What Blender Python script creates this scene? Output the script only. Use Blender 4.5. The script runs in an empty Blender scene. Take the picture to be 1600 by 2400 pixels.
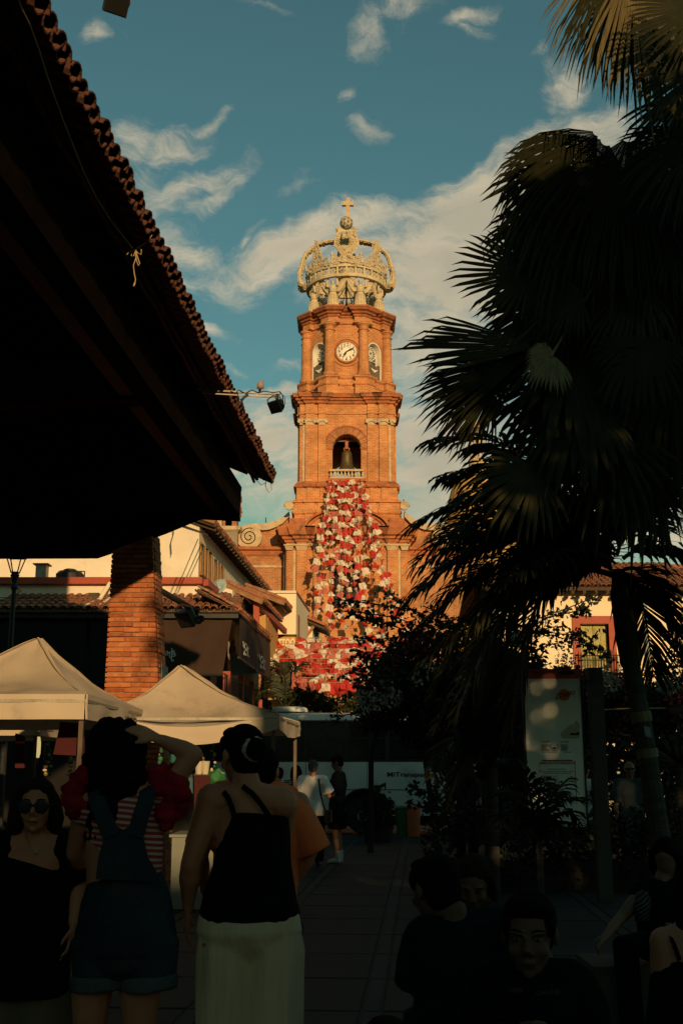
import bpy, bmesh, math, random
from mathutils import Vector, Matrix, Quaternion, noise as mnoise
R = random.Random(7)
S = bpy.context.scene
COL = S.collection
rad = math.radians
# ---------------------------------------------------------------- camera, world, sun, exposure
F = 2700.0; TH = math.atan(610 / F); CT, ST = math.cos(TH), math.sin(TH); CZ = 1.5
cd = bpy.data.cameras.new('camera'); cam = bpy.data.objects.new('camera', cd); COL.objects.link(cam)
cam.location = (0, 0, CZ); cam.rotation_euler = (math.pi / 2 + TH, 0, 0)
cd.sensor_fit = 'VERTICAL'; cd.sensor_height = 36; cd.lens = F / 2400 * 36; cd.clip_start = 0.05; cd.clip_end = 3000
S.camera = cam
SUN_AZ, SUN_EL = rad(13.5), rad(11)           # sun stands behind the viewer, a little to the right
SD = Vector((math.sin(SUN_AZ) * math.cos(SUN_EL), -math.cos(SUN_AZ) * math.cos(SUN_EL), math.sin(SUN_EL)))
sl = bpy.data.lights.new('sun', 'SUN'); sl.energy = 4.1; sl.angle = rad(0.6); sl.color = (1.0, 0.66, 0.31)
so = bpy.data.objects.new('sun', sl); COL.objects.link(so); so.location = (10, -40, 30)
so.rotation_euler = SD.to_track_quat('Z', 'Y').to_euler()
S.view_settings.view_transform = 'Standard'; S.view_settings.look = 'None'
S.view_settings.exposure = 0.0; S.view_settings.gamma = 1.0; S.view_settings.use_curve_mapping = False
S.render.engine = 'CYCLES'
S.cycles.max_bounces = 5; S.cycles.diffuse_bounces = 3; S.cycles.transparent_max_bounces = 12

def ray(px, py):
    u = (px - 800) / F; v = (1200 - py) / F
    y = CT - v * ST
    return u / y, (ST + v * CT) / y
def P(px, py, Y):
    a, b = ray(px, py); return Vector((a * Y, Y, CZ + b * Y))
def G(px, py, z=0.0):
    a, b = ray(px, py); Y = (z - CZ) / b; return Vector((a * Y, Y, z))
def W(n, py, Y):
    v = (1200 - py) / F; return n / F * Y / (CT - v * ST)
def zr(py, Y): return P(800, py, Y).z
AX = Vector((0.066, 1, 0)).normalized(); BX = Vector((1, -0.066, 0)).normalized(); UP = Vector((0, 0, 1))

wd = bpy.data.worlds.new('World'); S.world = wd; wd.use_nodes = True
def build_world():
    nt = wd.node_tree; N = nt.nodes; L = nt.links; N.clear()
    out = N.new('ShaderNodeOutputWorld'); bg = N.new('ShaderNodeBackground'); bg.inputs[1].default_value = 0.1
    L.new(bg.outputs[0], out.inputs[0])
    sky = N.new('ShaderNodeTexSky'); sky.sky_type = 'NISHITA'; sky.sun_disc = False
    sky.sun_elevation = SUN_EL; sky.sun_rotation = math.pi - SUN_AZ
    sky.air_density = 1.0; sky.dust_density = 0.6; sky.ozone_density = 1.6
    def math_(op, a, b=None, c=None, clamp=False):
        n = N.new('ShaderNodeMath'); n.operation = op; n.use_clamp = clamp
        for i, x in enumerate((a, b, c)):
            if x is None: continue
            if isinstance(x, (int, float)): n.inputs[i].default_value = x
            else: L.new(x, n.inputs[i])
        return n.outputs[0]
    tc = N.new('ShaderNodeTexCoord'); sep = N.new('ShaderNodeSeparateXYZ'); L.new(tc.outputs['Generated'], sep.inputs[0])
    az = math_('ARCTAN2', sep.outputs[0], sep.outputs[1]); el = math_('ARCSINE', sep.outputs[2])
    cmb = N.new('ShaderNodeCombineXYZ'); L.new(az, cmb.inputs[0]); L.new(el, cmb.inputs[1])
    n0 = N.new('ShaderNodeTexNoise'); n0.inputs['Scale'].default_value = 9; n0.inputs['Detail'].default_value = 5
    L.new(cmb.outputs[0], n0.inputs['Vector'])
    wv = N.new('ShaderNodeVectorMath'); wv.operation = 'SUBTRACT'; L.new(n0.outputs['Color'], wv.inputs[0]); wv.inputs[1].default_value = (.5, .5, .5)
    ws = N.new('ShaderNodeVectorMath'); ws.operation = 'SCALE'; L.new(wv.outputs[0], ws.inputs[0]); ws.inputs['Scale'].default_value = 0.10
    wa = N.new('ShaderNodeVectorMath'); wa.operation = 'ADD'; L.new(cmb.outputs[0], wa.inputs[0]); L.new(ws.outputs[0], wa.inputs[1])
    # cloud bodies: (px, py, half width, half height, turn, weight)
    bl = [(1150, 480, 360, 105, 17, 1.4), (1330, 350, 210, 95, 12, 1.2), (1060, 650, 350, 125, 2, 1.45), (1200, 560, 320, 140, 0, 1.35), (700, 590, 230, 66, 17, 1.25), (820, 545, 150, 60, 22, 1.1),
          (1020, 780, 220, 170, 0, 1.05), (1020, 1060, 260, 280, 0, 1.15), (630, 1030, 190, 140, 0, 1.1), (690, 1160, 240, 110, 0, .9),
          (350, 330, 150, 50, 16, .75), (300, 300, 70, 70, 0, .6), (400, 440, 190, 46, 24, .78), (420, 560, 150, 46, -16, .78), (480, 275, 90, 18, 8, .6), (490, 440, 90, 26, 34, .75), (330, 390, 60, 90, 0, .6), (440, 640, 110, 40, 6, .6),
          (195, 105, 46, 30, 14, .62), (1000, 24, 130, 66, 20, .66), (850, 95, 76, 60, 12, .58), (1120, 84, 66, 26, 30, .7), (1130, 108, 60, 20, -14, .62), (808, 216, 34, 26, 10, .62),
          (862, 296, 72, 30, 12, .62), (640, 872, 100, 22, 10, .85), (492, 762, 66, 20, -6, .75), (535, 838, 46, 14, 4, .6), (655, 816, 52, 14, 4, .55),
          (590, 548, 60, 18, 16, .62), (560, 645, 80, 20, 4, .8), (1330, 180, 90, 70, 14, .8), (600, 0, 70, 14, 0, .5), (1270, 105, 40, 14, 24, .5), (700, 445, 80, 24, 14, .45), (560, 690, 90, 20, -8, .45),
          (1500, 760, 300, 300, 0, .9), (1500, 1150, 300, 300, 0, 1.0)]
    acc = None
    for px, py, rx, ry, rot, w in bl:
        a, b = ray(px, py); A = math.atan(a); E = math.atan(b * math.cos(A))
        mp = N.new('ShaderNodeMapping'); mp.vector_type = 'TEXTURE'
        mp.inputs['Location'].default_value = (A, E, 0); mp.inputs['Rotation'].default_value = (0, 0, rad(rot))
        mp.inputs['Scale'].default_value = (rx / F * 1.25, ry / F * 1.25, 1)
        L.new(wa.outputs[0], mp.inputs['Vector'])
        g = N.new('ShaderNodeTexGradient'); g.gradient_type = 'SPHERICAL'; L.new(mp.outputs[0], g.inputs[0])
        m = math_('MULTIPLY', math_('POWER', g.outputs['Fac'], 0.75), w)
        acc = m if acc is None else math_('MAXIMUM', acc, m)
    # scattered cloud elsewhere on the dome
    sc_ = N.new('ShaderNodeTexNoise'); sc_.inputs['Scale'].default_value = 2.2; sc_.inputs['Detail'].default_value = 2
    L.new(cmb.outputs[0], sc_.inputs['Vector'])
    inframe = math_('MULTIPLY', math_('LESS_THAN', math_('ABSOLUTE', az), 0.36), 1.0)
    far = math_('MULTIPLY', math_('MULTIPLY', math_('SUBTRACT', sc_.outputs['Fac'], 0.52, clamp=True), 2.0), math_('SUBTRACT', 1.0, inframe))
    acc = math_('MAXIMUM', acc, far)
    st = N.new('ShaderNodeMapping'); st.inputs['Scale'].default_value = (1.0, 2.3, 1); st.inputs['Rotation'].default_value = (0, 0, rad(-14)); L.new(wa.outputs[0], st.inputs['Vector'])
    n1 = N.new('ShaderNodeTexNoise'); n1.inputs['Scale'].default_value = 19; n1.inputs['Detail'].default_value = 9; n1.inputs['Roughness'].default_value = .70
    n1.inputs['Distortion'].default_value = .35; L.new(st.outputs[0], n1.inputs['Vector'])
    nn = math_('MULTIPLY_ADD', n1.outputs['Fac'], 2.0, -1.0)
    dens = math_('ADD', acc, math_('MULTIPLY', nn, math_('MULTIPLY_ADD', acc, .30, .58)))
    mr = N.new('ShaderNodeMapRange'); mr.interpolation_type = 'SMOOTHSTEP'; mr.inputs[1].default_value = .16; mr.inputs[2].default_value = 1.10
    L.new(dens, mr.inputs[0])
    # cloud colour: creamy rims, greyer thick cores
    n2 = N.new('ShaderNodeTexNoise'); n2.inputs['Scale'].default_value = 7; n2.inputs['Detail'].default_value = 5; L.new(st.outputs[0], n2.inputs['Vector'])
    core = N.new('ShaderNodeMapRange'); core.inputs[1].default_value = .6; core.inputs[2].default_value = 1.5
    L.new(math_('ADD', acc, math_('MULTIPLY', math_('SUBTRACT', n2.outputs['Fac'], .45), 2.4)), core.inputs[0])
    cc = N.new('ShaderNodeMix'); cc.data_type = 'RGBA'; cc.inputs[6].default_value = (6.2, 5.3, 3.7, 1); cc.inputs[7].default_value = (4.3, 3.9, 2.85, 1)
    L.new(core.outputs[0], cc.inputs[0])
    # sky colour: Nishita pulled towards the teal of the photograph
    hs = N.new('ShaderNodeMix'); hs.data_type = 'RGBA'; hs.blend_type = 'MULTIPLY'; hs.inputs[0].default_value = 1
    L.new(sky.outputs[0], hs.inputs[6]); hs.inputs[7].default_value = (.62, .92, .66, 1)
    lim = N.new('ShaderNodeVectorMath'); lim.operation = 'MINIMUM'; L.new(hs.outputs[2], lim.inputs[0]); lim.inputs[1].default_value = (7.5, 5.2, 3.0)
    mx = N.new('ShaderNodeMix'); mx.data_type = 'RGBA'; L.new(mr.outputs[0], mx.inputs[0]); L.new(lim.outputs[0], mx.inputs[6]); L.new(cc.outputs[2], mx.inputs[7])
    L.new(mx.outputs[2], bg.inputs[0])
build_world()

# ---------------------------------------------------------------- materials
def mat(name, c1, c2=None, scale=6.0, rough=.8, bump=0.0, detail=5, metal=0.0, bscale=None, spec=.3, trans=0.0, stretch=None, c3=None, c3s=1.0, contrast=(.35, .65)):
    m = bpy.data.materials.new(name); m.use_nodes = True; nt = m.node_tree; N = nt.nodes; L = nt.links
    b = N['Principled BSDF']; b.inputs['Roughness'].default_value = rough; b.inputs['Metallic'].default_value = metal
    b.inputs['Specular IOR Level'].default_value = spec
    c1 = tuple(c1) + (1,); c2 = tuple(c2) + (1,) if c2 else tuple(x * .75 for x in c1[:3]) + (1,)
    tc = N.new('ShaderNodeTexCoord'); src = tc.outputs['Object']
    if stretch:
        mp = N.new('ShaderNodeMapping'); mp.inputs['Scale'].default_value = stretch; L.new(src, mp.inputs[0]); src = mp.outputs[0]
    n = N.new('ShaderNodeTexNoise'); n.inputs['Scale'].default_value = scale; n.inputs['Detail'].default_value = detail; L.new(src, n.inputs['Vector'])
    cr = N.new('ShaderNodeValToRGB'); cr.color_ramp.elements[0].position = contrast[0]; cr.color_ramp.elements[1].position = contrast[1]
    cr.color_ramp.elements[0].color = c1; cr.color_ramp.elements[1].color = c2
    L.new(n.outputs['Fac'], cr.inputs[0]); col = cr.outputs[0]
    if c3:
        n3 = N.new('ShaderNodeTexNoise'); n3.inputs['Scale'].default_value = c3s; n3.inputs['Detail'].default_value = 8; n3.inputs['Roughness'].default_value = .7; L.new(tc.outputs['Object'], n3.inputs['Vector'])
        r3 = N.new('ShaderNodeValToRGB'); r3.color_ramp.elements[0].position = .52; r3.color_ramp.elements[1].position = .68; L.new(n3.outputs['Fac'], r3.inputs[0])
        mx = N.new('ShaderNodeMix'); mx.data_type = 'RGBA'; L.new(r3.outputs[0], mx.inputs[0]); L.new(col, mx.inputs[6]); mx.inputs[7].default_value = tuple(c3) + (1,); col = mx.outputs[2]
    L.new(col, b.inputs['Base Color'])
    if bump:
        n2 = N.new('ShaderNodeTexNoise'); n2.inputs['Scale'].default_value = bscale or scale * 4; n2.inputs['Detail'].default_value = 6; L.new(src, n2.inputs['Vector'])
        bp = N.new('ShaderNodeBump'); bp.inputs['Strength'].default_value = bump; bp.inputs['Distance'].default_value = .02
        L.new(n2.outputs['Fac'], bp.inputs['Height']); L.new(bp.outputs[0], b.inputs['Normal'])
    if trans:
        out = N['Material Output']; tr = N.new('ShaderNodeBsdfTranslucent'); L.new(col, tr.inputs[0])
        mxs = N.new('ShaderNodeMixShader'); mxs.inputs[0].default_value = trans; L.new(b.outputs[0], mxs.inputs[1]); L.new(tr.outputs[0], mxs.inputs[2]); L.new(mxs.outputs[0], out.inputs[0])
    return m

def brick_wall_mat(name, ca, cb, mortar, bw=.36, bh=.125, ms=.020, patch=None):
    m = bpy.data.materials.new(name); m.use_nodes = True; nt = m.node_tree; N = nt.nodes; L = nt.links; b = N['Principled BSDF']
    b.inputs['Roughness'].default_value = .9; b.inputs['Specular IOR Level'].default_value = .15
    g = N.new('ShaderNodeNewGeometry')
    cr = N.new('ShaderNodeVectorMath'); cr.operation = 'CROSS_PRODUCT'; cr.inputs[0].default_value = (0, 0, 1); L.new(g.outputs['True Normal'], cr.inputs[1])
    dt = N.new('ShaderNodeVectorMath'); dt.operation = 'DOT_PRODUCT'; L.new(g.outputs['Position'], dt.inputs[0]); L.new(cr.outputs[0], dt.inputs[1])
    sp = N.new('ShaderNodeSeparateXYZ'); L.new(g.outputs['Position'], sp.inputs[0])
    cm = N.new('ShaderNodeCombineXYZ'); L.new(dt.outputs['Value'], cm.inputs[0]); L.new(sp.outputs[2], cm.inputs[1])
    bt = N.new('ShaderNodeTexBrick'); L.new(cm.outputs[0], bt.inputs['Vector']); bt.inputs['Scale'].default_value = 1
    bt.inputs['Brick Width'].default_value = bw; bt.inputs['Row Height'].default_value = bh; bt.inputs['Mortar Size'].default_value = ms; bt.inputs['Mortar Smooth'].default_value = .3
    bt.inputs['Bias'].default_value = -.1
    bt.inputs['Color1'].default_value = tuple(ca) + (1,); bt.inputs['Color2'].default_value = tuple(cb) + (1,); bt.inputs['Mortar'].default_value = tuple(mortar) + (1,)
    n = N.new('ShaderNodeTexNoise'); n.inputs['Scale'].default_value = .55; n.inputs['Detail'].default_value = 9; n.inputs['Roughness'].default_value = .68; L.new(g.outputs['Position'], n.inputs['Vector'])
    r = N.new('ShaderNodeValToRGB'); r.color_ramp.elements[0].position = .3; r.color_ramp.elements[0].color = (.58, .52, .48, 1); r.color_ramp.elements[1].position = .62; r.color_ramp.elements[1].color = (1.12, 1.1, 1.05, 1)
    L.new(n.outputs['Fac'], r.inputs[0])
    mx = N.new('ShaderNodeMix'); mx.data_type = 'RGBA'; mx.blend_type = 'MULTIPLY'; mx.inputs[0].default_value = 1; L.new(bt.outputs['Color'], mx.inputs[6]); L.new(r.outputs[0], mx.inputs[7])
    # smeared mortar patches and dark single bricks
    n4 = N.new('ShaderNodeTexNoise'); n4.inputs['Scale'].default_value = 1.7; n4.inputs['Detail'].default_value = 9; n4.inputs['Roughness'].default_value = .75; L.new(g.outputs['Position'], n4.inputs['Vector'])
    r4 = N.new('ShaderNodeValToRGB'); r4.color_ramp.elements[0].position = .56; r4.color_ramp.elements[1].position = .66; r4.color_ramp.elements[1].color = (.75,) * 3 + (1,); L.new(n4.outputs['Fac'], r4.inputs[0])
    m4 = N.new('ShaderNodeMix'); m4.data_type = 'RGBA'; L.new(r4.outputs[0], m4.inputs[0]); L.new(mx.outputs[2], m4.inputs[6]); m4.inputs[7].default_value = tuple(patch or (.46, .24, .11)) + (1,)
    L.new(m4.outputs[2], b.inputs['Base Color'])
    ad = N.new('ShaderNodeMath'); ad.operation = 'MULTIPLY_ADD'; L.new(n4.outputs['Fac'], ad.inputs[0]); ad.inputs[1].default_value = .6; 
    iv = N.new('ShaderNodeMath'); iv.operation = 'SUBTRACT'; iv.inputs[0].default_value = 1; L.new(bt.outputs['Fac'], iv.inputs[1]); L.new(iv.outputs[0], ad.inputs[2])
    bp = N.new('ShaderNodeBump'); bp.inputs['Strength'].default_value = .8; bp.inputs['Distance'].default_value = .03; L.new(ad.outputs[0], bp.inputs['Height']); L.new(bp.outputs[0], b.inputs['Normal'])
    return m

def stripe_mat(name, ca, cb, period, tilt=(0, 0, 1), duty=.5, rough=.85):
    m = bpy.data.materials.new(name); m.use_nodes = True; nt = m.node_tree; N = nt.nodes; L = nt.links; b = N['Principled BSDF']; b.inputs['Roughness'].default_value = rough; b.inputs['Specular IOR Level'].default_value = .1
    tc = N.new('ShaderNodeTexCoord'); dt = N.new('ShaderNodeVectorMath'); dt.operation = 'DOT_PRODUCT'; L.new(tc.outputs['Object'], dt.inputs[0]); dt.inputs[1].default_value = tilt
    n = N.new('ShaderNodeTexNoise'); n.inputs['Scale'].default_value = 5; L.new(tc.outputs['Object'], n.inputs['Vector'])
    a = N.new('ShaderNodeMath'); a.operation = 'MULTIPLY_ADD'; L.new(n.outputs['Fac'], a.inputs[0]); a.inputs[1].default_value = period * .9; L.new(dt.outputs['Value'], a.inputs[2])
    d = N.new('ShaderNodeMath'); d.operation = 'DIVIDE'; L.new(a.outputs[0], d.inputs[0]); d.inputs[1].default_value = period
    f = N.new('ShaderNodeMath'); f.operation = 'FRACT'; L.new(d.outputs[0], f.inputs[0])
    g = N.new('ShaderNodeMath'); g.operation = 'GREATER_THAN'; L.new(f.outputs[0], g.inputs[0]); g.inputs[1].default_value = duty
    mx = N.new('ShaderNodeMix'); mx.data_type = 'RGBA'; L.new(g.outputs[0], mx.inputs[0]); mx.inputs[6].default_value = tuple(ca) + (1,); mx.inputs[7].default_value = tuple(cb) + (1,)
    L.new(mx.outputs[2], b.inputs['Base Color']); return m

M = dict(
    tower_brick=brick_wall_mat('tower_brick', (.47, .158, .052), (.61, .25, .092), (.64, .40, .21)),
    wing_brick=brick_wall_mat('wing_brick', (.40, .14, .055), (.48, .22, .10), (.50, .33, .18), patch=(.45, .30, .17)),
    cornice=mat('weathered_brick_moulding', (.46, .15, .055), (.30, .11, .05), 3, .9, .6, c3=(.09, .06, .04), c3s=1.1),
    cant=mat('cantera_stone', (.55, .42, .26), (.44, .33, .20), 2.5, .9, .5, c3=(.30, .24, .17), c3s=1.5),
    crown=mat('crown_cast_stone', (.60, .50, .32), (.48, .39, .24), 3, .85, .6, c3=(.33, .28, .19), c3s=1.3),
    crown_dark=mat('crown_iron', (.10, .085, .06), (.16, .13, .09), 5, .7, .3),
    white=mat('lime_washed_plaster', (.72, .63, .50), (.65, .56, .43), 1.2, .92, .25, c3=(.52, .46, .36), c3s=.7, bscale=14),
    cream=mat('cream_painted_wall', (.82, .66, .46), (.78, .62, .42), .8, .9, .15, bscale=20),
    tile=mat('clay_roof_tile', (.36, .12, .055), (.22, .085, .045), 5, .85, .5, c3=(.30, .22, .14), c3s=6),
    tile_dark=mat('dark_clay_tile', (.14, .046, .024), (.07, .028, .016), 8, .9, .5, c3=(.05, .035, .025), c3s=5),  # clay tone darker than the other roof tiles
    redpaint=mat('red_oxide_paint', (.36, .06, .028), (.28, .05, .025), 3, .6, .15),
    wood=mat('aged_timber', (.085, .052, .03), (.045, .028, .017), 4, .8, .5, stretch=(6, 1, 6)),
    wood_lit=mat('sunlit_timber', (.30, .16, .075), (.20, .10, .05), 6, .85, .4),  # lighter timber copy, sunlight put into its colour
    soffit=mat('shade_darkened_boards', (.018, .012, .008), (.010, .007, .005), 3, .95, .3, spec=.02),  # boards darkened in colour to deepen the shade under the roof
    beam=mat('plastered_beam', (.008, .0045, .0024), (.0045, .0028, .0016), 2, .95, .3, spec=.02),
    awning=mat('brown_awning_cloth', (.045, .024, .015), (.036, .019, .012), 2, .9, .1),
    awning_shade_black=mat('black_awning_and_shade', (.012, .010, .009), (.009, .008, .007), 2, .95),  # awning cloth; also colours surfaces that stand in for shade
    black=mat('black_painted_metal', (.012, .012, .012), (.02, .019, .017), 8, .5, .1),
    steel=mat('galvanised_steel', (.30, .27, .22), (.22, .20, .16), 8, .5, .1, metal=.6),
    bronze=mat('old_bronze', (.16, .11, .05), (.10, .08, .045), 3, .5, .3, metal=.6),
    canvas=mat('dusty_canvas', (.54, .45, .35), (.48, .395, .30), 1.5, .9, .25, c3=(.36, .29, .22), c3s=1.6, bscale=3, trans=.12),
    brick=mat('pillar_brick', (.42, .125, .040), (.30, .085, .030), 7, .9, .6, c3=(.46, .20, .09), c3s=9),
    brick2=mat('pillar_brick_pale', (.50, .175, .062), (.40, .12, .045), 7, .9, .6, c3=(.46, .22, .10), c3s=9),
    brick3=mat('pillar_brick_dark', (.32, .085, .033), (.24, .065, .025), 7, .9, .6, c3=(.42, .16, .06), c3s=9),
    mortar=mat('pillar_mortar', (.34, .19, .10), (.24, .13, .07), 10, .95, .6),
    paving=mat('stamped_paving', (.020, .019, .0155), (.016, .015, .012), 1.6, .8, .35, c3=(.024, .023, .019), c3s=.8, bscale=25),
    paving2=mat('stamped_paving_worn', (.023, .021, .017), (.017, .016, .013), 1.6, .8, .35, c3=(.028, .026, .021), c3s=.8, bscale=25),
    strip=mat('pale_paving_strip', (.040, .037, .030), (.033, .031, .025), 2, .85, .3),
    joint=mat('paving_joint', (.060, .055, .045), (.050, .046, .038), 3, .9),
    road=mat('street_cobble', (.05, .047, .042), (.035, .033, .03), 5, .9, .5),
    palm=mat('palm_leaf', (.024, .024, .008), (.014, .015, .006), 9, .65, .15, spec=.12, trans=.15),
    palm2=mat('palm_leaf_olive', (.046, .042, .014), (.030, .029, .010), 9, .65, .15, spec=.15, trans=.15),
    straw=mat('dry_and_sunlit_leaf', (.20, .155, .065), (.13, .098, .042), 8, .7, .2, stretch=(3, 3, .5), trans=.12),
    bark=mat('palm_trunk_bark', (.060, .052, .040), (.035, .030, .023), 3, .9, .7, stretch=(1, 1, 5)),
    twig=mat('dark_twig', (.03, .022, .015), (.02, .015, .01), 8, .9),
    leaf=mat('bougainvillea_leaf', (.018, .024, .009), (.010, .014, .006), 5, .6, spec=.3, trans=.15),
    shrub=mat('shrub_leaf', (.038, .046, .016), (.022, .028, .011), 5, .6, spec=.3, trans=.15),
    wbloom=mat('white_bracts', (.30, .28, .23), (.22, .20, .16), 7, .8, trans=.2),
    pbloom=mat('crimson_bracts', (.24, .022, .032), (.15, .014, .022), 7, .8, trans=.2),
    glass=mat('tinted_glass', (.012, .012, .012), (.018, .017, .015), 2, .12, spec=.5),
    buspaint=mat('white_bus_paint', (.60, .61, .56), (.54, .55, .50), 1.5, .35, spec=.4, c3=(.44, .43, .38), c3s=1.5),
    rubber=mat('tyre_rubber', (.015, .015, .015), (.02, .02, .02), 8, .8),
    signwhite=mat('scuffed_white_acrylic', (.80, .81, .71), (.72, .73, .64), 2.5, .35, c3=(.60, .60, .52), c3s=2.0),
    signred=mat('sign_red_band', (.58, .08, .035), (.50, .07, .03), 4, .5),
    orange=mat('orange_print', (.68, .16, .06), (.6, .14, .05), 4, .6),
    ink=mat('black_print', (.012, .012, .015), (.02, .02, .022), 4, .7),
    redink=mat('red_print', (.30, .035, .028), (.24, .03, .025), 4, .7),
    paper=mat('sun_bleached_paper', (.50, .44, .33), (.44, .38, .28), 3, .8),
    concrete=mat('rough_concrete_post', (.075, .064, .048), (.050, .043, .033), 3, .95, .6),
    bluewall=mat('grey_blue_wall', (.26, .31, .30), (.22, .27, .26), 2, .9, .1),
    winwood=mat('varnished_window_wood', (.46, .24, .07), (.36, .18, .05), 5, .5),
    greenwood=mat('faded_green_shutter', (.42, .36, .13), (.34, .30, .11), 4, .7, .2, c3=(.26, .20, .08), c3s=6),
    dish=mat('satellite_dish_paint', (.32, .42, .40), (.27, .36, .34), 4, .5),
    rope=mat('tan_twine', (.42, .30, .15), (.32, .22, .11), 12, .9),
    dove=mat('dove_feathers', (.34, .24, .18), (.26, .19, .15), 14, .8, .2),
    redflag=mat('red_tissue_paper', (.60, .045, .035), (.50, .035, .03), 5, .8, .1, trans=.25),
    whiteflag=mat('white_tissue_paper', (.80, .72, .60), (.70, .62, .50), 5, .8, .1, trans=.25),
    pinkflag=mat('sun_faded_red_paper', (.62, .20, .14), (.50, .13, .10), 5, .8, .1, trans=.25),
    clockface=mat('enamel_clock_face', (.78, .72, .60), (.72, .66, .54), 2, .5),
    tracery=mat('white_tracery', (.74, .70, .60), (.66, .62, .52), 3, .7),
    stained=mat('dusty_leaded_glass', (.16, .19, .16), (.24, .17, .12), 1.4, .3),
    ochre=mat('ochre_wall', (.52, .30, .09), (.46, .26, .08), 2, .9),
    ironrail=mat('wrought_iron', (.02, .018, .015), (.03, .026, .02), 8, .6),
    skin=mat('skin_tan', (.44, .185, .095), (.37, .15, .078), 4, .6, .1, bscale=60),
    skin2=mat('skin_brown', (.19, .095, .055), (.16, .08, .046), 4, .6, .1, bscale=60),
    hair=mat('black_hair', (.0045, .0038, .0035), (.008, .006, .005), 40, .9, .5, spec=.03, bscale=90),
    brownhair=mat('brown_hair', (.022, .014, .008), (.012, .008, .005), 30, .85, .5, spec=.05, bscale=90),
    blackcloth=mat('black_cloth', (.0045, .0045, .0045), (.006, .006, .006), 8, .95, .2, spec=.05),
    tealcloth=mat('dark_teal_cloth', (.006, .013, .014), (.005, .010, .011), 8, .95, .2, spec=.05),
    greycloth=mat('charcoal_cloth', (.030, .028, .026), (.024, .022, .021), 8, .95, .2, spec=.05),
    denim=mat('washed_denim', (.020, .034, .041), (.013, .023, .029), 6, .9, .3, spec=.1, c3=(.030, .048, .054), c3s=3, bscale=40),
    denimcuff=mat('turned_denim_cuff', (.065, .085, .09), (.05, .067, .072), 9, .9, .3, spec=.1),
    redcloth=mat('red_gauze', (.26, .008, .016), (.17, .005, .011), 9, .9, .5, spec=.1, c3=(.32, .018, .024), c3s=14),
    creamcloth=mat('cream_linen', (.60, .48, .31), (.53, .42, .27), 4, .9, .3, spec=.1, stretch=(5, 5, .6)),
    orangecloth=mat('orange_linen', (.74, .165, .055), (.63, .14, .045), 5, .9, .3, spec=.1),
    whitecloth=mat('white_shirt_cloth', (.70, .70, .66), (.60, .60, .57), 5, .9, .2, spec=.1),
    bluecloth=mat('pale_blue_shirt_cloth', (.045, .056, .062), (.036, .047, .052), 5, .9, .2, spec=.1),
    tancloth=mat('tan_trouser_cloth', (.13, .10, .066), (.10, .08, .052), 5, .9, .2, spec=.1),
    patcloth=mat('patterned_grey_cloth', (.26, .28, .26), (.11, .12, .11), 14, .9, .2, spec=.1),
    zebra=stripe_mat('zebra_print_cloth', (.07, .07, .065), (.010, .010, .010), .022, (.5, .3, 1)),
    stripered=stripe_mat('red_striped_shirt', (.46, .33, .26), (.30, .035, .04), .021, (.10, 0, 1), .45),
    stripebw=stripe_mat('black_white_striped_top', (.25, .25, .22), (.01, .01, .01), .03),
    scrunchie=mat('pale_scrunchie', (.5, .5, .42), (.24, .24, .2), 30, .9, .5),
    sole=mat('white_trainer', (.45, .44, .40), (.36, .35, .31), 9, .6),
    gold=mat('gold_metal', (.5, .36, .12), (.4, .28, .1), 9, .35, metal=.8),
    banner=mat('maroon_banner', (.060, .010, .010), (.045, .008, .008), 3, .9),
    teal=mat('turquoise_plastic', (.02, .10, .11), (.015, .08, .09), 4, .6),
    green=mat('green_foil', (.03, .16, .05), (.02, .10, .03), 14, .4),
    tabletop=mat('white_table_cloth', (.20, .21, .18), (.17, .18, .15), 3, .9),
    shade=mat('facade_render', (.30, .24, .17), (.24, .19, .14), 2, .9),
    skin3=mat('skin_dark', (.11, .055, .032), (.09, .045, .026), 4, .7),
    leg=mat('tent_pole_paint', (.11, .075, .045), (.08, .055, .035), 6, .6),
    darkred=mat('dimmed_red_beam', (.05, .010, .006), (.032, .007, .005), 4, .8, .3),  # red paint darkened in colour to look dim under the roof
    eyewhite=mat('eye_white', (.11, .10, .09), (.09, .08, .07), 3, .4),
    hidehair=mat('grey_hair', (.10, .085, .07), (.06, .05, .04), 30, .7, .4, bscale=90),
)

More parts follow.
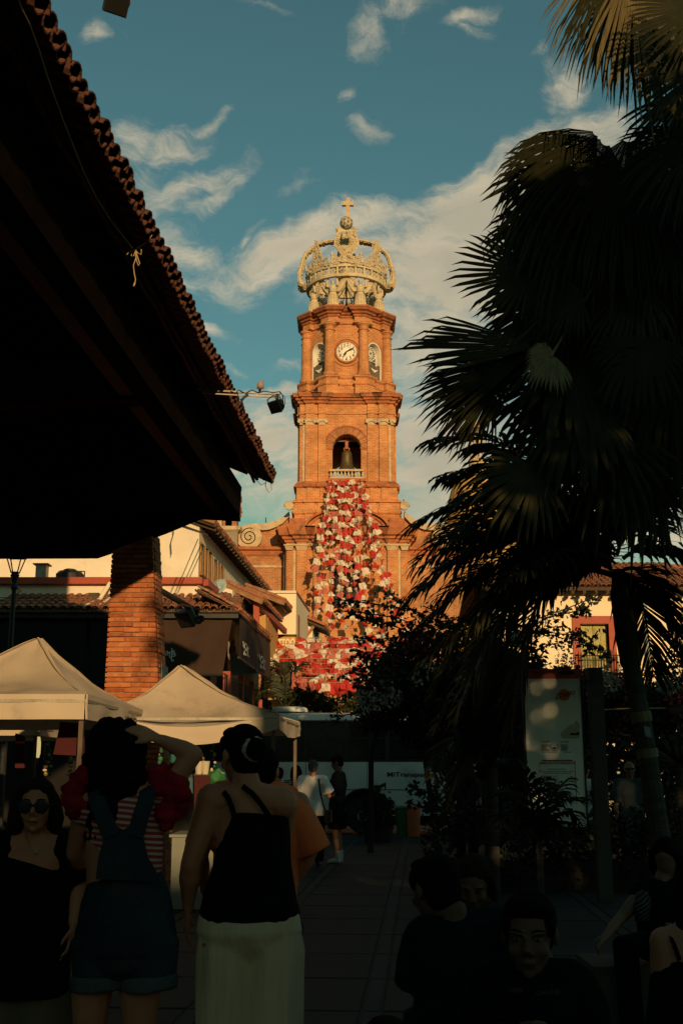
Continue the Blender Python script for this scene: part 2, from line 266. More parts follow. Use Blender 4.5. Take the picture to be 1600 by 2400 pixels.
# ---------------------------------------------------------------- mesh helpers
def wm(o):
    m = o.matrix_basis.copy()
    while o.parent: o = o.parent; m = o.matrix_basis @ m
    return m
class MB:
    def __init__(s): s.v = []; s.f = []
    def add(s, vs, fs):
        k = len(s.v); s.v += [Vector(v) for v in vs]; s.f += [tuple(i + k for i in f) for f in fs]; return s
    def hexa(s, p):  # 8 points: bottom ring then top ring
        return s.add(p, [(3, 2, 1, 0), (4, 5, 6, 7), (0, 1, 5, 4), (1, 2, 6, 5), (2, 3, 7, 6), (3, 0, 4, 7)])
    def box(s, c, d, ax=None, ay=None, az=None):
        c = Vector(c); X = (ax or Vector((1, 0, 0))) * (d[0] / 2); Y = (ay or Vector((0, 1, 0))) * (d[1] / 2); Z = (az or UP) * (d[2] / 2)
        return s.hexa([c - X - Y - Z, c + X - Y - Z, c + X + Y - Z, c - X + Y - Z, c - X - Y + Z, c + X - Y + Z, c + X + Y + Z, c - X + Y + Z])
    def span(s, a, b): 
        a = Vector(a); b = Vector(b); return s.box((a + b) / 2, tuple(abs(x) for x in (b - a)))
    def bar(s, a, b, w, h, up=UP):
        a = Vector(a); b = Vector(b); d = (b - a); l = d.length; d = d / l; x = d.cross(up)
        if x.length < 1e-4: x = Vector((1, 0, 0))
        x.normalize(); z = x.cross(d); return s.box((a + b) / 2, (w, l, h), x, d, z)
    def tube(s, pts, r, n=8, cap=True, closed=False, el=None, ref=None):
        pts = [Vector(p) for p in pts]; m = len(pts); rr = r if isinstance(r, (list, tuple)) else [r] * m
        ring = []; prev = None; vs = []
        for i, p in enumerate(pts):
            if closed: t = pts[(i + 1) % m] - pts[i - 1]
            else: t = pts[min(i + 1, m - 1)] - pts[max(i - 1, 0)]
            if t.length < 1e-9: t = Vector((0, 0, 1))
            t.normalize()
            if prev is None:
                a = Vector(ref) if ref is not None else (Vector((0, 0, 1)) if abs(t.z) < .9 else Vector((1, 0, 0)))
                u = (a - t * a.dot(t)).normalized()
            else:
                u = (prev - t * prev.dot(t)); u = u.normalized() if u.length > 1e-6 else prev
            prev = u; w = t.cross(u); e = el[i] if isinstance(el, list) else (el or 1.0)
            for j in range(n):
                a = 2 * math.pi * j / n; vs.append(p + u * (math.cos(a) * rr[i]) + w * (math.sin(a) * rr[i] * e))
        fs = []
        for i in range(m if closed else m - 1):
            for j in range(n):
                a = i * n + j; b = i * n + (j + 1) % n; c = ((i + 1) % m) * n + (j + 1) % n; d = ((i + 1) % m) * n + j; fs.append((a, b, c, d))
        if cap and not closed: fs += [tuple(range(n - 1, -1, -1)), tuple((m - 1) * n + j for j in range(n))]
        return s.add(vs, fs)
    def lathe(s, c, prof, n=16, a0=0, ax=UP, cap=True):
        c = Vector(c); ax = Vector(ax).normalized(); q = Vector((0, 0, 1)).rotation_difference(ax); vs = []; m = len(prof)
        for r, z in prof:
            for j in range(n):
                a = a0 + 2 * math.pi * j / n; vs.append(c + q @ Vector((r * math.cos(a), r * math.sin(a), z)))
        fs = [(i * n + j, i * n + (j + 1) % n, (i + 1) * n + (j + 1) % n, (i + 1) * n + j) for i in range(m - 1) for j in range(n)]
        if cap: fs += [tuple(range(n - 1, -1, -1)), tuple((m - 1) * n + j for j in range(n))]
        return s.add(vs, fs)
    def sph(s, c, r, n=10, m=6, q=None):
        c = Vector(c); r = Vector((r, r, r)) if isinstance(r, (int, float)) else Vector(r); vs = []
        for i in range(m + 1):
            p = math.pi * i / m
            for j in range(n):
                a = 2 * math.pi * j / n; w = Vector((math.sin(p) * math.cos(a) * r.x, math.sin(p) * math.sin(a) * r.y, math.cos(p) * r.z))
                vs.append(c + (q @ w if q else w))
        fs = [(i * n + j, (i + 1) * n + j, (i + 1) * n + (j + 1) % n, i * n + (j + 1) % n) for i in range(m) for j in range(n)]
        return s.add(vs, fs)
    def prism(s, pts2, o, U, V, D):  # 2-D outline, extruded by D
        o = Vector(o); n = len(pts2); a = [o + U * p[0] + V * p[1] for p in pts2]; D = Vector(D)
        return s.add(a + [p + D for p in a], [tuple(range(n - 1, -1, -1)), tuple(range(n, 2 * n))] + [(i, (i + 1) % n, n + (i + 1) % n, n + i) for i in range(n)])
    def loft(s, foot, prof):  # foot: ccw xy polygon; prof: (offset, z)
        n = len(foot); m = len(prof); vs = []
        for d, z in prof: vs += [Vector((p[0], p[1], z)) for p in offp(foot, d)]
        fs = [(i * n + j, i * n + (j + 1) % n, (i + 1) * n + (j + 1) % n, (i + 1) * n + j) for i in range(m - 1) for j in range(n)]
        fs += [tuple(range(n - 1, -1, -1)), tuple((m - 1) * n + j for j in range(n))]
        return s.add(vs, fs)
    def build(s, name, m, parent=None, smooth=False, weld=0, world=True):
        me = bpy.data.meshes.new(name)
        vs = s.v
        if parent and world: 
            iv = wm(parent).inverted(); vs = [iv @ v for v in vs]
        me.from_pydata([tuple(v) for v in vs], [], s.f); me.update()
        if weld or smooth:
            b = bmesh.new(); b.from_mesh(me)
            if weld: bmesh.ops.remove_doubles(b, verts=b.verts, dist=weld)
            bmesh.ops.recalc_face_normals(b, faces=b.faces); b.to_mesh(me); b.free()
        if smooth: me.shade_smooth()
        if isinstance(m, str): m = M[m]
        me.materials.append(m); o = bpy.data.objects.new(name, me); COL.objects.link(o)
        if parent: o.parent = parent
        return o
def offp(pts, d):
    n = len(pts); out = []
    if abs(d) < 1e-9: return list(pts)
    for i in range(n):
        a, b, c = Vector(pts[i - 1][:2]), Vector(pts[i][:2]), Vector(pts[(i + 1) % n][:2])
        e1 = (b - a).normalized(); e2 = (c - b).normalized(); n1 = Vector((e1.y, -e1.x)); n2 = Vector((e2.y, -e2.x)); k = 1 + n1.dot(n2)
        out.append(b + (n1 + n2) * (d / max(k, .25)))
    return out
def tag(o, label=None, cat=None, group=None, kind=None):
    if label: o['label'] = label
    if cat: o['category'] = cat
    if group: o['group'] = group
    if kind: o['kind'] = kind
    return o
def thing(name, loc, label, cat, group=None, rz=0):
    o = bpy.data.objects.new(name, None); COL.objects.link(o); o.location = loc; o.rotation_euler = (0, 0, rz); o.empty_display_size = .2
    return tag(o, label, cat, group)
def inst(name, me, parent, mtx):  # mesh-sharing piece, world matrix
    o = bpy.data.objects.new(name, me); COL.objects.link(o)
    if parent: o.parent = parent; mtx = wm(parent).inverted() @ mtx
    o.matrix_basis = mtx; return o
def fill(o):  # ngons -> tris so concave outlines stay right
    return o
def text(s, name, o, U, V, size, m, parent, ext=.004, width=None, align='CENTER', shear=0.0, bold=0.0):
    cu = bpy.data.curves.new('t', 'FONT'); cu.body = s; cu.size = 1; cu.extrude = 0; cu.align_x = align; cu.shear = shear; cu.offset = bold; cu.resolution_u = 3
    ob = bpy.data.objects.new('t', cu); COL.objects.link(ob); dg = bpy.context.evaluated_depsgraph_get(); me = bpy.data.meshes.new_from_object(ob.evaluated_get(dg))
    bpy.data.objects.remove(ob); U = Vector(U).normalized(); V = Vector(V).normalized(); Nn = U.cross(V)
    xs = [v.co.x for v in me.vertices]; k = size; kx = k
    if width and xs: kx = width / max(max(xs) - min(xs), 1e-6)
    mb = MB(); mb.v = [Vector(o) + U * (v.co.x * kx) + V * (v.co.y * k) + Nn * ext for v in me.vertices]; mb.f = [tuple(p.vertices) for p in me.polygons]
    bpy.data.meshes.remove(me); return mb.build(name, m, parent)
def remesh(mb, name, m, parent, voxel=.01, smooth=4, world=False):
    o = mb.build('tmp', m); md = o.modifiers.new('r', 'REMESH'); md.mode = 'VOXEL'; md.voxel_size = voxel; md.adaptivity = 0
    if smooth: sm = o.modifiers.new('s', 'SMOOTH'); sm.iterations = smooth; sm.factor = .5
    dg = bpy.context.evaluated_depsgraph_get(); me = bpy.data.meshes.new_from_object(o.evaluated_get(dg)); old = o.data; bpy.data.objects.remove(o); bpy.data.meshes.remove(old)
    me.name = name; me.shade_smooth(); q = bpy.data.objects.new(name, me); COL.objects.link(q)
    if not me.materials: me.materials.append(M[m])
    if parent: q.parent = parent
    if parent and world: me.transform(wm(parent).inverted())
    return q
def arch(hw, zs, zsp, n=14):  # notch points left to right, going up from (-hw, zs)
    return [(-hw, zs)] + [(-hw * math.cos(math.pi * i / n), zsp + hw * math.sin(math.pi * i / n)) for i in range(n + 1)] + [(hw, zs)]
def wallface(mb, p0, p1, z0, z1, th, op=None):  # wall between ground points, outer face on p0-p1 line (outside = right-hand side)
    p0 = Vector((p0[0], p0[1], 0)); p1 = Vector((p1[0], p1[1], 0)); U = (p1 - p0); Lw = U.length; U /= Lw; Nn = U.cross(UP)
    if not op: return mb.prism([(0, z0), (Lw, z0), (Lw, z1), (0, z1)], p0, U, UP, -Nn * th)
    hw, zs, zsp = op; c = Lw / 2
    a = [(c + x, z) for x, z in arch(hw, zs, zsp)]
    mb.prism([(0, zs)] + a + [(Lw, zs), (Lw, z1), (0, z1)], p0, U, UP, -Nn * th)
    if zs > z0 + .01: mb.prism([(0, z0), (Lw, z0), (Lw, zs), (0, zs)], p0, U, UP, -Nn * th)
    return mb
# ---------------------------------------------------------------- ground, plaza paving
def ground():
    g = MB(); s = 900
    g.add([(-s, -s, -.06), (s, -s, -.06), (s, s, -.06), (-s, s, -.06)], [(0, 1, 2, 3)]).build('ground', 'road')['kind'] = 'structure'
    pl = MB(); o = Vector((-.9, 0, 0))
    def gp(u, t, z): return o + BX * u + AX * t + UP * z
    pl.hexa([gp(-16, -14, -.05), gp(16, -14, -.05), gp(16, 28.2, -.05), gp(-16, 28.2, -.05), gp(-16, -14, -.012), gp(16, -14, -.012), gp(16, 28.2, -.012), gp(-16, 28.2, -.012)])
    pz = pl.build('plaza_pavement', 'joint'); pz['kind'] = 'structure'
    me = []
    for k in range(4):
        m = MB(); r = R.uniform(0, .0015)
        m.hexa([Vector((-.49, -.585, -.012)), Vector((.49, -.585, -.012)), Vector((.49, .585, -.012)), Vector((-.49, .585, -.012)),
                Vector((-.485, -.58, 0)), Vector((.485, -.58, 0)), Vector((.485, .58, 0)), Vector((-.485, .58, 0))])
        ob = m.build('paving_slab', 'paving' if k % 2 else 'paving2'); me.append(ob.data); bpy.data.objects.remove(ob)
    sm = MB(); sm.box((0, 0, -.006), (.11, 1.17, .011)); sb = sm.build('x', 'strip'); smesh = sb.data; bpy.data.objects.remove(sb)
    rot = Matrix(((BX.x, AX.x, 0, 0), (BX.y, AX.y, 0, 0), (0, 0, 1, 0), (0, 0, 0, 1)))
    rest = MB(); rs = MB()
    for i in range(-12, 13):
        for j in range(-9, 22):
            c = gp(i * 1.13, j * 1.2 + 2.6, 0); Y = c.y; inview = Y > 7 and abs(c.x - .2) < .3 * Y * .9 and c.x > -1.6 and c.x < 4.2
            mt = Matrix.Translation(c + UP * R.uniform(-.002, .0015)) @ rot
            mt2 = Matrix.Translation(c + BX * .565) @ rot
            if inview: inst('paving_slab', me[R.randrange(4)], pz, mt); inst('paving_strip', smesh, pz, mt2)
            else:
                rest.v_off = 0; k = len(rest.v); src = me[0]
                rest.add([mt @ v.co for v in src.vertices], [tuple(p.vertices) for p in src.polygons])
                rs.add([mt2 @ v.co for v in smesh.vertices], [tuple(p.vertices) for p in smesh.polygons])
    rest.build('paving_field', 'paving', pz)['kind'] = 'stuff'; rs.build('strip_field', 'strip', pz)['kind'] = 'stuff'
    # kerb along the street
    kb = MB(); kb.hexa([gp(-16, 28.2, -.06), gp(16, 28.2, -.06), gp(16, 28.5, -.06), gp(-16, 28.5, -.06), gp(-16, 28.2, .01), gp(16, 28.2, .01), gp(16, 28.5, .01), gp(-16, 28.5, .01)])
    kb.build('kerb', 'strip')['kind'] = 'structure'
ground()

# ---------------------------------------------------------------- church
TX, TY = P(812, 1200, 84.6).x, 84.6
def sqfoot(a, pil, p, cx=TX, cy=TY, corner=0):
    pts = []
    side = [(-a, 0)]
    for s0, s1 in pil: side += [(s0, 0), (s0, p), (s1, p), (s1, 0)]
    for k in range(4):
        q = Matrix.Rotation(k * math.pi / 2, 2)
        for x, o in side:
            v = q @ Vector((x, -a - o)); pts.append((cx + v.x, cy + v.y))
    return pts
def octfoot(ap, rr=0, cx=TX, cy=TY):
    R_ = ap / math.cos(math.pi / 8)
    pts = []
    for k in range(8):
        a = -math.pi / 2 - math.pi / 8 + k * math.pi / 4
        if not rr: pts.append((cx + R_ * math.cos(a), cy + R_ * math.sin(a))); continue
        # corner ressaut: a small square block turned to the corner
        d = Vector((math.cos(a), math.sin(a))); t = Vector((-d.y, d.x)); w = rr
        e1 = Vector((math.cos(a - math.pi / 8), math.sin(a - math.pi / 8))); e2 = Vector((math.cos(a + math.pi / 8), math.sin(a + math.pi / 8)))
        t1 = Vector((-e1.y, e1.x)); t2 = Vector((-e2.y, e2.x)); c = d * R_; pr = .34
        for v in (c - t1 * w, c - t1 * w + e1 * pr, c + d * (pr / math.cos(math.pi / 8)), c + t2 * w + e2 * pr, c + t2 * w): pts.append((cx + v.x, cy + v.y))
    return pts
def church():
    t = thing('church_tower', (TX, TY, 0), 'orange brick church tower with clock, bell arch and pilasters, tallest thing in view', 'church tower')
    Yf = 80.2
    z = lambda py, Y=Yf: zr(py, Y)
    # ---- lower stage
    aL = 4.30; pl = [(-3.55, -2.85), (-2.35, -1.75), (1.75, 2.35), (2.85, 3.55)]
    zc0, zcap0, zcap1, zt = z(1600), z(1290), z(1277), z(1256)
    foot = sqfoot(aL, pl, .20)
    # front with the tall arched window recess, other sides plain
    zw0, zw1 = z(1425), z(1345)
    x0, x1, y0, y1 = TX - aL, TX + aL, TY - aL, TY + aL
    mb = MB(); wallface(mb, (x0, y0), (x1, y0), 0, zcap1, 1.0, (.95, zw0, zw1))
    wallface(mb, (x1, y0 + 1), (x1, y1), 0, zcap1, 1.0); wallface(mb, (x1 - 1, y1), (x0, y1), 0, zcap1, 1.0); wallface(mb, (x0, y1), (x0, y0 + 1), 0, zcap1, 1.0)
    for s0, s1 in pl: mb.box((TX + (s0 + s1) / 2, y0 - .1, zcap0 / 2), (s1 - s0, .2, zcap0 - .004))
    for s in (-1, 1): mb.box((TX + s * 4.0, y0 - .05, zcap0 / 2), (.42, .1, zcap0 - .006))
    for s in (-1, 1):
        for s0, s1 in pl: mb.box((TX + s * (aL + .1), TY + (s0 + s1) / 2, zcap0 / 2), (.2, s1 - s0, zcap0 - .004))
    mb.build('lower_wall', 'tower_brick', t)
    MB().box((TX, y0 + 1.3, (zw0 + zw1) / 2 + .4), (2.2, .1, zw1 - zw0 + 2.4)).build('recess_glass', 'glass', t)
    fr = MB(); pts = [(TX + x, y0 - .06, zz) for x, zz in arch(1.12, zw0, zw1)]; fr.tube(pts, .12, 6); fr.build('window_surround', 'cant', t)
    vs = MB()
    for s in (-1, 1): vs.box((TX + s * .32, y0 + .9, (zw0 + zw1) / 2 + .2), (.08, .08, zw1 - zw0 + 1.2))
    vs.build('window_mullion', 'cant', t)
    for s in (-1, 1): MB().box((TX + s * 3.70, y0 - .02, z(1400) / 2 + z(1290) / 2), (.17, .05, z(1290) - z(1400))).build('stone_strip', 'cant', t)
    for s0, s1 in pl + [(-4.30, -3.86), (3.86, 4.30)]:
        c = MB(); xc = TX + (s0 + s1) / 2; w = (s1 - s0)
        c.loft([(xc - w / 2, y0 - .22), (xc + w / 2, y0 - .22), (xc + w / 2, y0 + .05), (xc - w / 2, y0 + .05)], [(.0, zcap0), (.03, zcap0 + .12), (.10, zcap0 + .3), (.16, zcap1 - .1), (.16, zcap1)])
        c.build('pilaster_capital', 'cant', t)
    mb = MB(); mb.loft(foot, [(0, zcap1), (0, zt - .5)]); mb.build('frieze', 'tower_brick', t)
    for x in (-2.6, 2.6): MB().box((TX + x, y0 - .03, (zcap1 + zt) / 2 - .2), (.42, .08, zt - zcap1 - .7)).build('frieze_panel', 'cant', t)
    zt2 = z(1237); mb = MB(); mb.loft(foot, [(0, zt - .5), (.10, zt - .46), (.14, zt - .3), (.28, zt - .24), (.30, zt - .08), (.50, zt), (.54, zt + .16), (.62, zt2 - .1), (.62, zt2), (.0, zt2 + .02)])
    mb.build('lower_cornice', 'cornice', t)
    # segmental pediment in front of the next stage
    r2 = W(102, 1215, Yf); zc = z(1239); h = z(1190) - zc; k = h / r2
    def arc(r, kk, n=22): return [(-r * math.cos(math.pi * i / n), zc + kk * r * math.sin(math.pi * i / n)) for i in range(n + 1)]
    o = Vector((TX, y0 + .15, 0)); mb = MB(); mb.prism(arc(r2 * .93, k * .93), o, Vector((1, 0, 0)), UP, (0, .9, 0)); mb.build('pediment', 'tower_brick', t)
    for nm, a_, b_, pj in (('pediment_moulding', 1.0, .93, -.42), ('pediment_moulding', .90, .83, -.12)):
        oa = arc(r2 * a_, k); ib = arc(r2 * b_, k * .98)[::-1]; MB().prism(oa + ib, o + Vector((0, pj, 0)), Vector((1, 0, 0)), UP, (0, .9 - pj - .1, 0)).build(nm, 'cornice', t)
    for s in (-1, 1):
        MB().box((TX + s * 3.55, TY - 3.75, (zc + z(1214)) / 2), (1.1, 1.2, z(1214) - zc)).build('pedestal_block', 'cornice', t)
    # ---- bell stage
    aM = 3.45; Ym = TY - aM; zm = lambda py: zr(py, Ym)
    pm = [(-3.02, -2.36), (-2.08, -1.52), (1.52, 2.08), (2.36, 3.02)]
    f2 = sqfoot(aM, pm, .16)
    mb = MB(); mb.loft(sqfoot(aM + .32, pm, .1), [(0, zc - .1), (0, zm(1208)), (.1, zm(1206)), (.12, zm(1198)), (.02, zm(1192)), (0, zm(1182)), (.14, zm(1180)), (.14, zm(1176)), (-.14, zm(1172)), (-.14, zm(1145))]); mb.build('bell_stage_base', 'tower_brick', t)
    mb = MB(); mb.loft(sqfoot(aM + .18, pm, .12), [(0, zm(1145)), (.10, zm(1143)), (.14, zm(1138)), (.02, zm(1134)), (-.1, zm(1129))]); mb.build('base_moulding', 'cornice', t)
    zs, zsp, hw = zm(1122), zm(1050), W(33.5, 1050, Ym); ztop = zm(984) - .002
    mb = MB(); X0, X1, Y0, Y1 = TX - aM, TX + aM, TY - aM, TY + aM; th = .9
    z0 = zm(1130)
    wallface(mb, (X0, Y0), (X1, Y0), z0, ztop, th, (hw, zs, zsp)); wallface(mb, (X1, Y1), (X0, Y1), z0, ztop, th, (hw * 1.1, zs, zsp - .6))
    wallface(mb, (X1, Y0 + th), (X1, Y1 - th), z0, ztop, th, (hw, zs, zsp)); wallface(mb, (X0, Y1 - th), (X0, Y0 + th), z0, ztop, th, (hw, zs, zsp))
    zk = zm(997)
    for s0, s1 in pm:
        xc = (s0 + s1) / 2; w = s1 - s0
        for dx, dy, bx, by in ((TX + xc, Y0 - .08, w, .16), (TX + xc, Y1 + .08, w, .16), (X0 - .08, TY + xc, .16, w), (X1 + .08, TY + xc, .16, w)):
            mb.box((dx, dy, (z0 + zk) / 2), (bx, by, zk - z0))
    mb.build('bell_stage_wall', 'tower_brick', t)
    MB().box((TX, TY, ztop - .2), (2 * aM - 1, 2 * aM - 1, .3)).build('bell_chamber_ceiling', 'soffit', t)
    MB().box((TX, TY, z0 - .15), (2 * aM - 1.8, 2 * aM - 1.8, .25)).build('bell_chamber_floor', 'soffit', t)
    for s in (-1, 1): MB().box((TX + s * 3.14, Y0 - .03, (zm(1130) + zk) / 2), (.15, .07, zk - zm(1130))).build('corner_strip', 'cant', t)
    for s0, s1 in pm + [(-3.46, -3.2), (3.2, 3.46)]:
        c = MB(); xc = TX + (s0 + s1) / 2; w = s1 - s0; zb = zk; h = zm(984) - zk
        c.loft([(xc - w / 2, Y0 - .18), (xc + w / 2, Y0 - .18), (xc + w / 2, Y0 + .02), (xc - w / 2, Y0 + .02)], [(0, zb), (0, zb + h * .45), (.09, zb + h * .6), (.12, zb + h)])
        for s in (-1, 1): c.tube([(xc + s * (w / 2 + .02), Y0 - .30, zb + h * .55), (xc + s * (w / 2 + .02), Y0 + .05, zb + h * .55)], h * .30, 10)
        c.build('ionic_capital', 'cant', t)
    mb = MB(); zf0, zf1 = zm(984), zm(948)
    mb.loft(f2, [(0, zf0), (0, zm(972)), (.06, zm(971)), (.06, zm(968)), (.0, zm(967)), (0, zf1)]); mb.build('entablature', 'tower_brick', t)
    mb = MB(); mb.loft(f2, [(0, zf1), (.12, zf1 + .05), (.16, zf1 + .2), (.30, zf1 + .26), (.32, zm(936)), (.46, zm(935)), (.50, zm(930)), (.54, zm(928)), (.54, zm(926)), (-.2, zm(925))]); mb.build('main_cornice', 'cornice', t)
    # arch surround of brick voussoirs
    vo = MB(); n = 30; r0, r1 = hw + .02, hw + W(17, 1040, Ym)
    for i in range(n):
        a0, a1 = math.pi * (i + .07) / n, math.pi * (i + .93) / n
        q = [(-math.cos(a) * r, zsp + math.sin(a) * r) for a, r in ((a0, r0), (a0, r1), (a1, r1), (a1, r0))]
        MB().prism(q, (TX, Y0 - .07, 0), Vector((1, 0, 0)), UP, (0, .12, 0)).build('voussoir', 'wing_brick' if i % 3 else 'cornice', t)
    MB().prism([(-math.cos(math.pi * i / 24) * (r1 + .14), zsp + math.sin(math.pi * i / 24) * (r1 + .14)) for i in range(25)] + [(math.cos(math.pi * i / 24) * (r1 + .02), zsp + math.sin(math.pi * i / 24) * (r1 + .02)) for i in range(25)], (TX, Y0 - .11, 0), Vector((1, 0, 0)), UP, (0, .14, 0)).build('arch_hood', 'cornice', t)
    for s in (-1, 1): MB().box((TX + s * (hw + .18), Y0 - .03, zsp - .02), (.46, .14, .16)).build('impost', 'cornice', t)
    # balustrade
    zb0, zb1 = zm(1125), zm(1103); bw = hw + .2
    b = MB(); b.box((TX, Y0 - .32, zb1 - .07), (2 * bw, .26, .14)); b.box((TX, Y0 - .32, zb0 + .06), (2 * bw, .26, .12)); b.build('balcony_rail', 'cant', t)
    b = MB(); b.box((TX, Y0 - .26, zb0 - .1), (2 * bw + .3, .55, .2)); b.box((TX, Y0 - .2, zb0 - .35), (2 * bw, .4, .3)); b.build('balcony_slab', 'cornice', t)
    bl = MB(); bl.lathe((0, 0, 0), [(.06, 0), (.05, .05), (.10, .18), (.05, .36), (.05, .42), (.07, .46)], 8); h0 = zb1 - zb0 - .24
    bm_ = bl.build('x', 'cant'); me = bm_.data; bpy.data.objects.remove(bm_)
    for i in range(10): inst('baluster', me, t, Matrix.Translation((TX - bw + .1 + (2 * bw - .2) * i / 9, Y0 - .32, zb0 + .11)) @ Matrix.Diagonal((1, 1, h0 / .46, 1)))
    # ---- octagon
    ap = 2.95; Yo = TY - ap; zo = lambda py: zr(py, Yo)
    mb = MB(); mb.loft(octfoot(ap + .35, .75), [(0, zm(926)), (0, zo(908)), (.08, zo(907)), (.1, zo(903)), (-.03, zo(899)), (-.03, zo(893)), (.1, zo(890)), (.12, zo(887)), (-.18, zo(881)), (-.35, zo(880))]); mb.build('octagon_base', 'tower_brick', t)
    zb, ze = zo(882), zo(752); Rc = ap / math.cos(math.pi / 8); co = octfoot(ap)
    mb = MB()
    wz0, wz1, whw = zo(880) + .05, zo(815), .72
    for k in range(8):
        a, b = co[k], co[(k + 1) % 8]; wallface(mb, a, b, zb, ze, .55, (whw, wz0, wz1) if k % 2 == 1 else None)
    mb.build('octagon_wall', 'tower_brick', t)
    MB().loft(octfoot(ap - .9), [(0, zb), (0, ze)]).build('octagon_core', 'stained', t)
    for k in range(8):   # corner columns
        a = -math.pi / 2 - math.pi / 8 + k * math.pi / 4; c = (TX + (Rc + .12) * math.cos(a), TY + (Rc + .12) * math.sin(a), 0)
        MB().lathe(c, [(.50, zb), (.50, zb + .22), (.42, zb + .3), (.40, zb + .45), (.37, zo(815)), (.35, zo(778)), (.43, zo(777)), (.43, zo(775)), (.35, zo(774)), (.36, zo(768)), (.50, zo(764)), (.50, zo(760))], 16).build('corner_column', 'tower_brick', t, smooth=False)
    mb = MB(); fo = octfoot(ap + .02, .62); mb.loft(fo, [(0, zo(761)), (.1, zo(760)), (.1, zo(757)), (.02, zo(756)), (.02, zo(748)), (.0, zo(747))]); mb.build('octagon_frieze', 'tower_brick', t)
    mb = MB(); mb.loft(fo, [(0, zo(747)), (.10, zo(745)), (.12, zo(742)), (.04, zo(741)), (.20, zo(739)), (.24, zo(736)), (.12, zo(735)), (.36, zo(732)), (.40, zo(730)), (.50, zo(727)), (.50, zo(724)), (.0, zo(722))]); mb.build('octagon_cornice', 'cornice', t)
    ztop = zo(723)
    # windows on the oblique faces
    for k in (1, 3, 5, 7):
        a, b = Vector(co[k] + (0,)), Vector(co[(k + 1) % 8] + (0,)); U = (b - a).normalized(); Nn = U.cross(UP); c = (a + b) / 2
        out = arch(whw, wz0, wz1, 12); ib = arch(whw - .09, wz0 + .0, wz1, 12)[::-1]
        rv = MB().prism(out + ib, c + Nn * .03, U, UP, -Nn * .60).build('window', 'tracery', t)
        tr = MB(); o = c - Nn * .38; cz = wz1 - .05; q = lambda x, zz: o + U * x + UP * zz
        def ringp(cx, cz_, r, n=14): return [q(cx + r * math.cos(2 * math.pi * i / n), cz_ + r * math.sin(2 * math.pi * i / n)) for i in range(n)]
        tr.tube(ringp(0, cz, .54), .035, 4, closed=True); tr.tube(ringp(0, cz, .14), .03, 4, closed=True)
        for i in range(12):
            an = 2 * math.pi * i / 12; p0 = q(.14 * math.cos(an), cz + .14 * math.sin(an)); pm_ = [q(.36 * math.cos(an + d), cz + .36 * math.sin(an + d)) for d in (-.2, .2)]; p1 = q(.54 * math.cos(an), cz + .54 * math.sin(an))
            tr.tube([p0, pm_[0], p1], .02, 4); tr.tube([p0, pm_[1], p1], .02, 4)
        cz2 = cz - 1.55
        for i in range(-4, 5):
            an = i * rad(19); tr.tube([q(0, cz2 - .75), q(.30 * math.sin(an), cz2 - .75 + .8 * math.cos(an)), q(.62 * math.sin(an) * .9, cz2 - .75 + 1.25 * math.cos(an))], .024, 4)
        for s in (-1, 1): tr.tube([q(0, cz2 + .75), q(s * .3, cz2 + .2), q(0, cz2 - .4)], .03, 4); tr.tube([q(s * .58, wz0 + .1), q(s * .58, wz1)], .035, 4)
        for zz in (cz2 + .95, cz2 - .78): tr.tube([q(-.6, zz), q(.6, zz)], .03, 4)
        tr.build('tracery', 'tracery', rv)
        pn = MB(); w = .66; h = 1.1; out = [(-w, 0), (w, 0), (w, h * .85)] + [(w * math.cos(math.pi * i / 8) , h * .85 + .22 * abs(math.sin(math.pi * i / 8 * 2.5))) for i in range(1, 8)] + [(-w, h * .85)]
        pn.prism([(x, zz + wz0 + .02) for x, zz in out], c - Nn * .02, U, UP, -Nn * .06); pn.build('iron_balcony_panel', 'crown_dark', rv)
        em = MB(); ec = c + Nn * .02; ez = wz0 + .62
        em.sph(ec + UP * (ez - .05), (.13, .08, .12), 8, 5)
        for s in (-1, 1): em.tube([ec + U * (s * .05) + UP * (ez - .04), ec + U * (s * .2) + UP * (ez + .02), ec + U * (s * .34) + UP * (ez + .14)], [.09, .07, .02], 6)
        em.build('winged_emblem', 'tracery', rv)
    # clock on the front face
    cz = zo(825.5); rc = W(23.5, 825, Yo); yc = Yo - .02
    ck = MB().lathe((TX, yc, cz), [(rc, 0), (rc, .10), (rc * .985, .11)], 40, ax=(0, -1, 0)).build('clock', 'clockface', t)
    rg = MB().tube([(TX + (rc + .07) * math.cos(2 * math.pi * i / 40), yc - .06, cz + (rc + .07) * math.sin(2 * math.pi * i / 40)) for i in range(40)], .09, 6, closed=True).build('bezel', 'cornice', ck)
    rg = MB().tube([(TX + (rc + .32) * math.cos(2 * math.pi * i / 40), yc - .0, cz + (rc + .32) * math.sin(2 * math.pi * i / 40)) for i in range(40)], .09, 6, closed=True).build('outer_bezel', 'tower_brick', ck)
    for n in range(1, 13):
        an = math.pi / 2 - n * math.pi / 6; text(str(n), 'numeral', (TX + .74 * rc * math.cos(an), yc - .12, cz + .74 * rc * math.sin(an) - .13), (1, 0, 0), UP, .36, 'ink', ck, bold=.014)
    tk = MB()
    for i in range(60):
        an = 2 * math.pi * i / 60; d = Vector((math.cos(an), 0, math.sin(an))); c = Vector((TX, yc - .12, cz)); tk.bar(c + d * rc * .90, c + d * rc * .95, .03, .01, Vector((0, 1, 0)))
    tk.build('minute_ticks', 'ink', ck)
    MB().tube([(TX + rc * .5 * math.cos(2 * math.pi * i / 30), yc - .118, cz + rc * .5 * math.sin(2 * math.pi * i / 30)) for i in range(30)], .012, 4, closed=True).build('inner_circle', 'orange', ck)
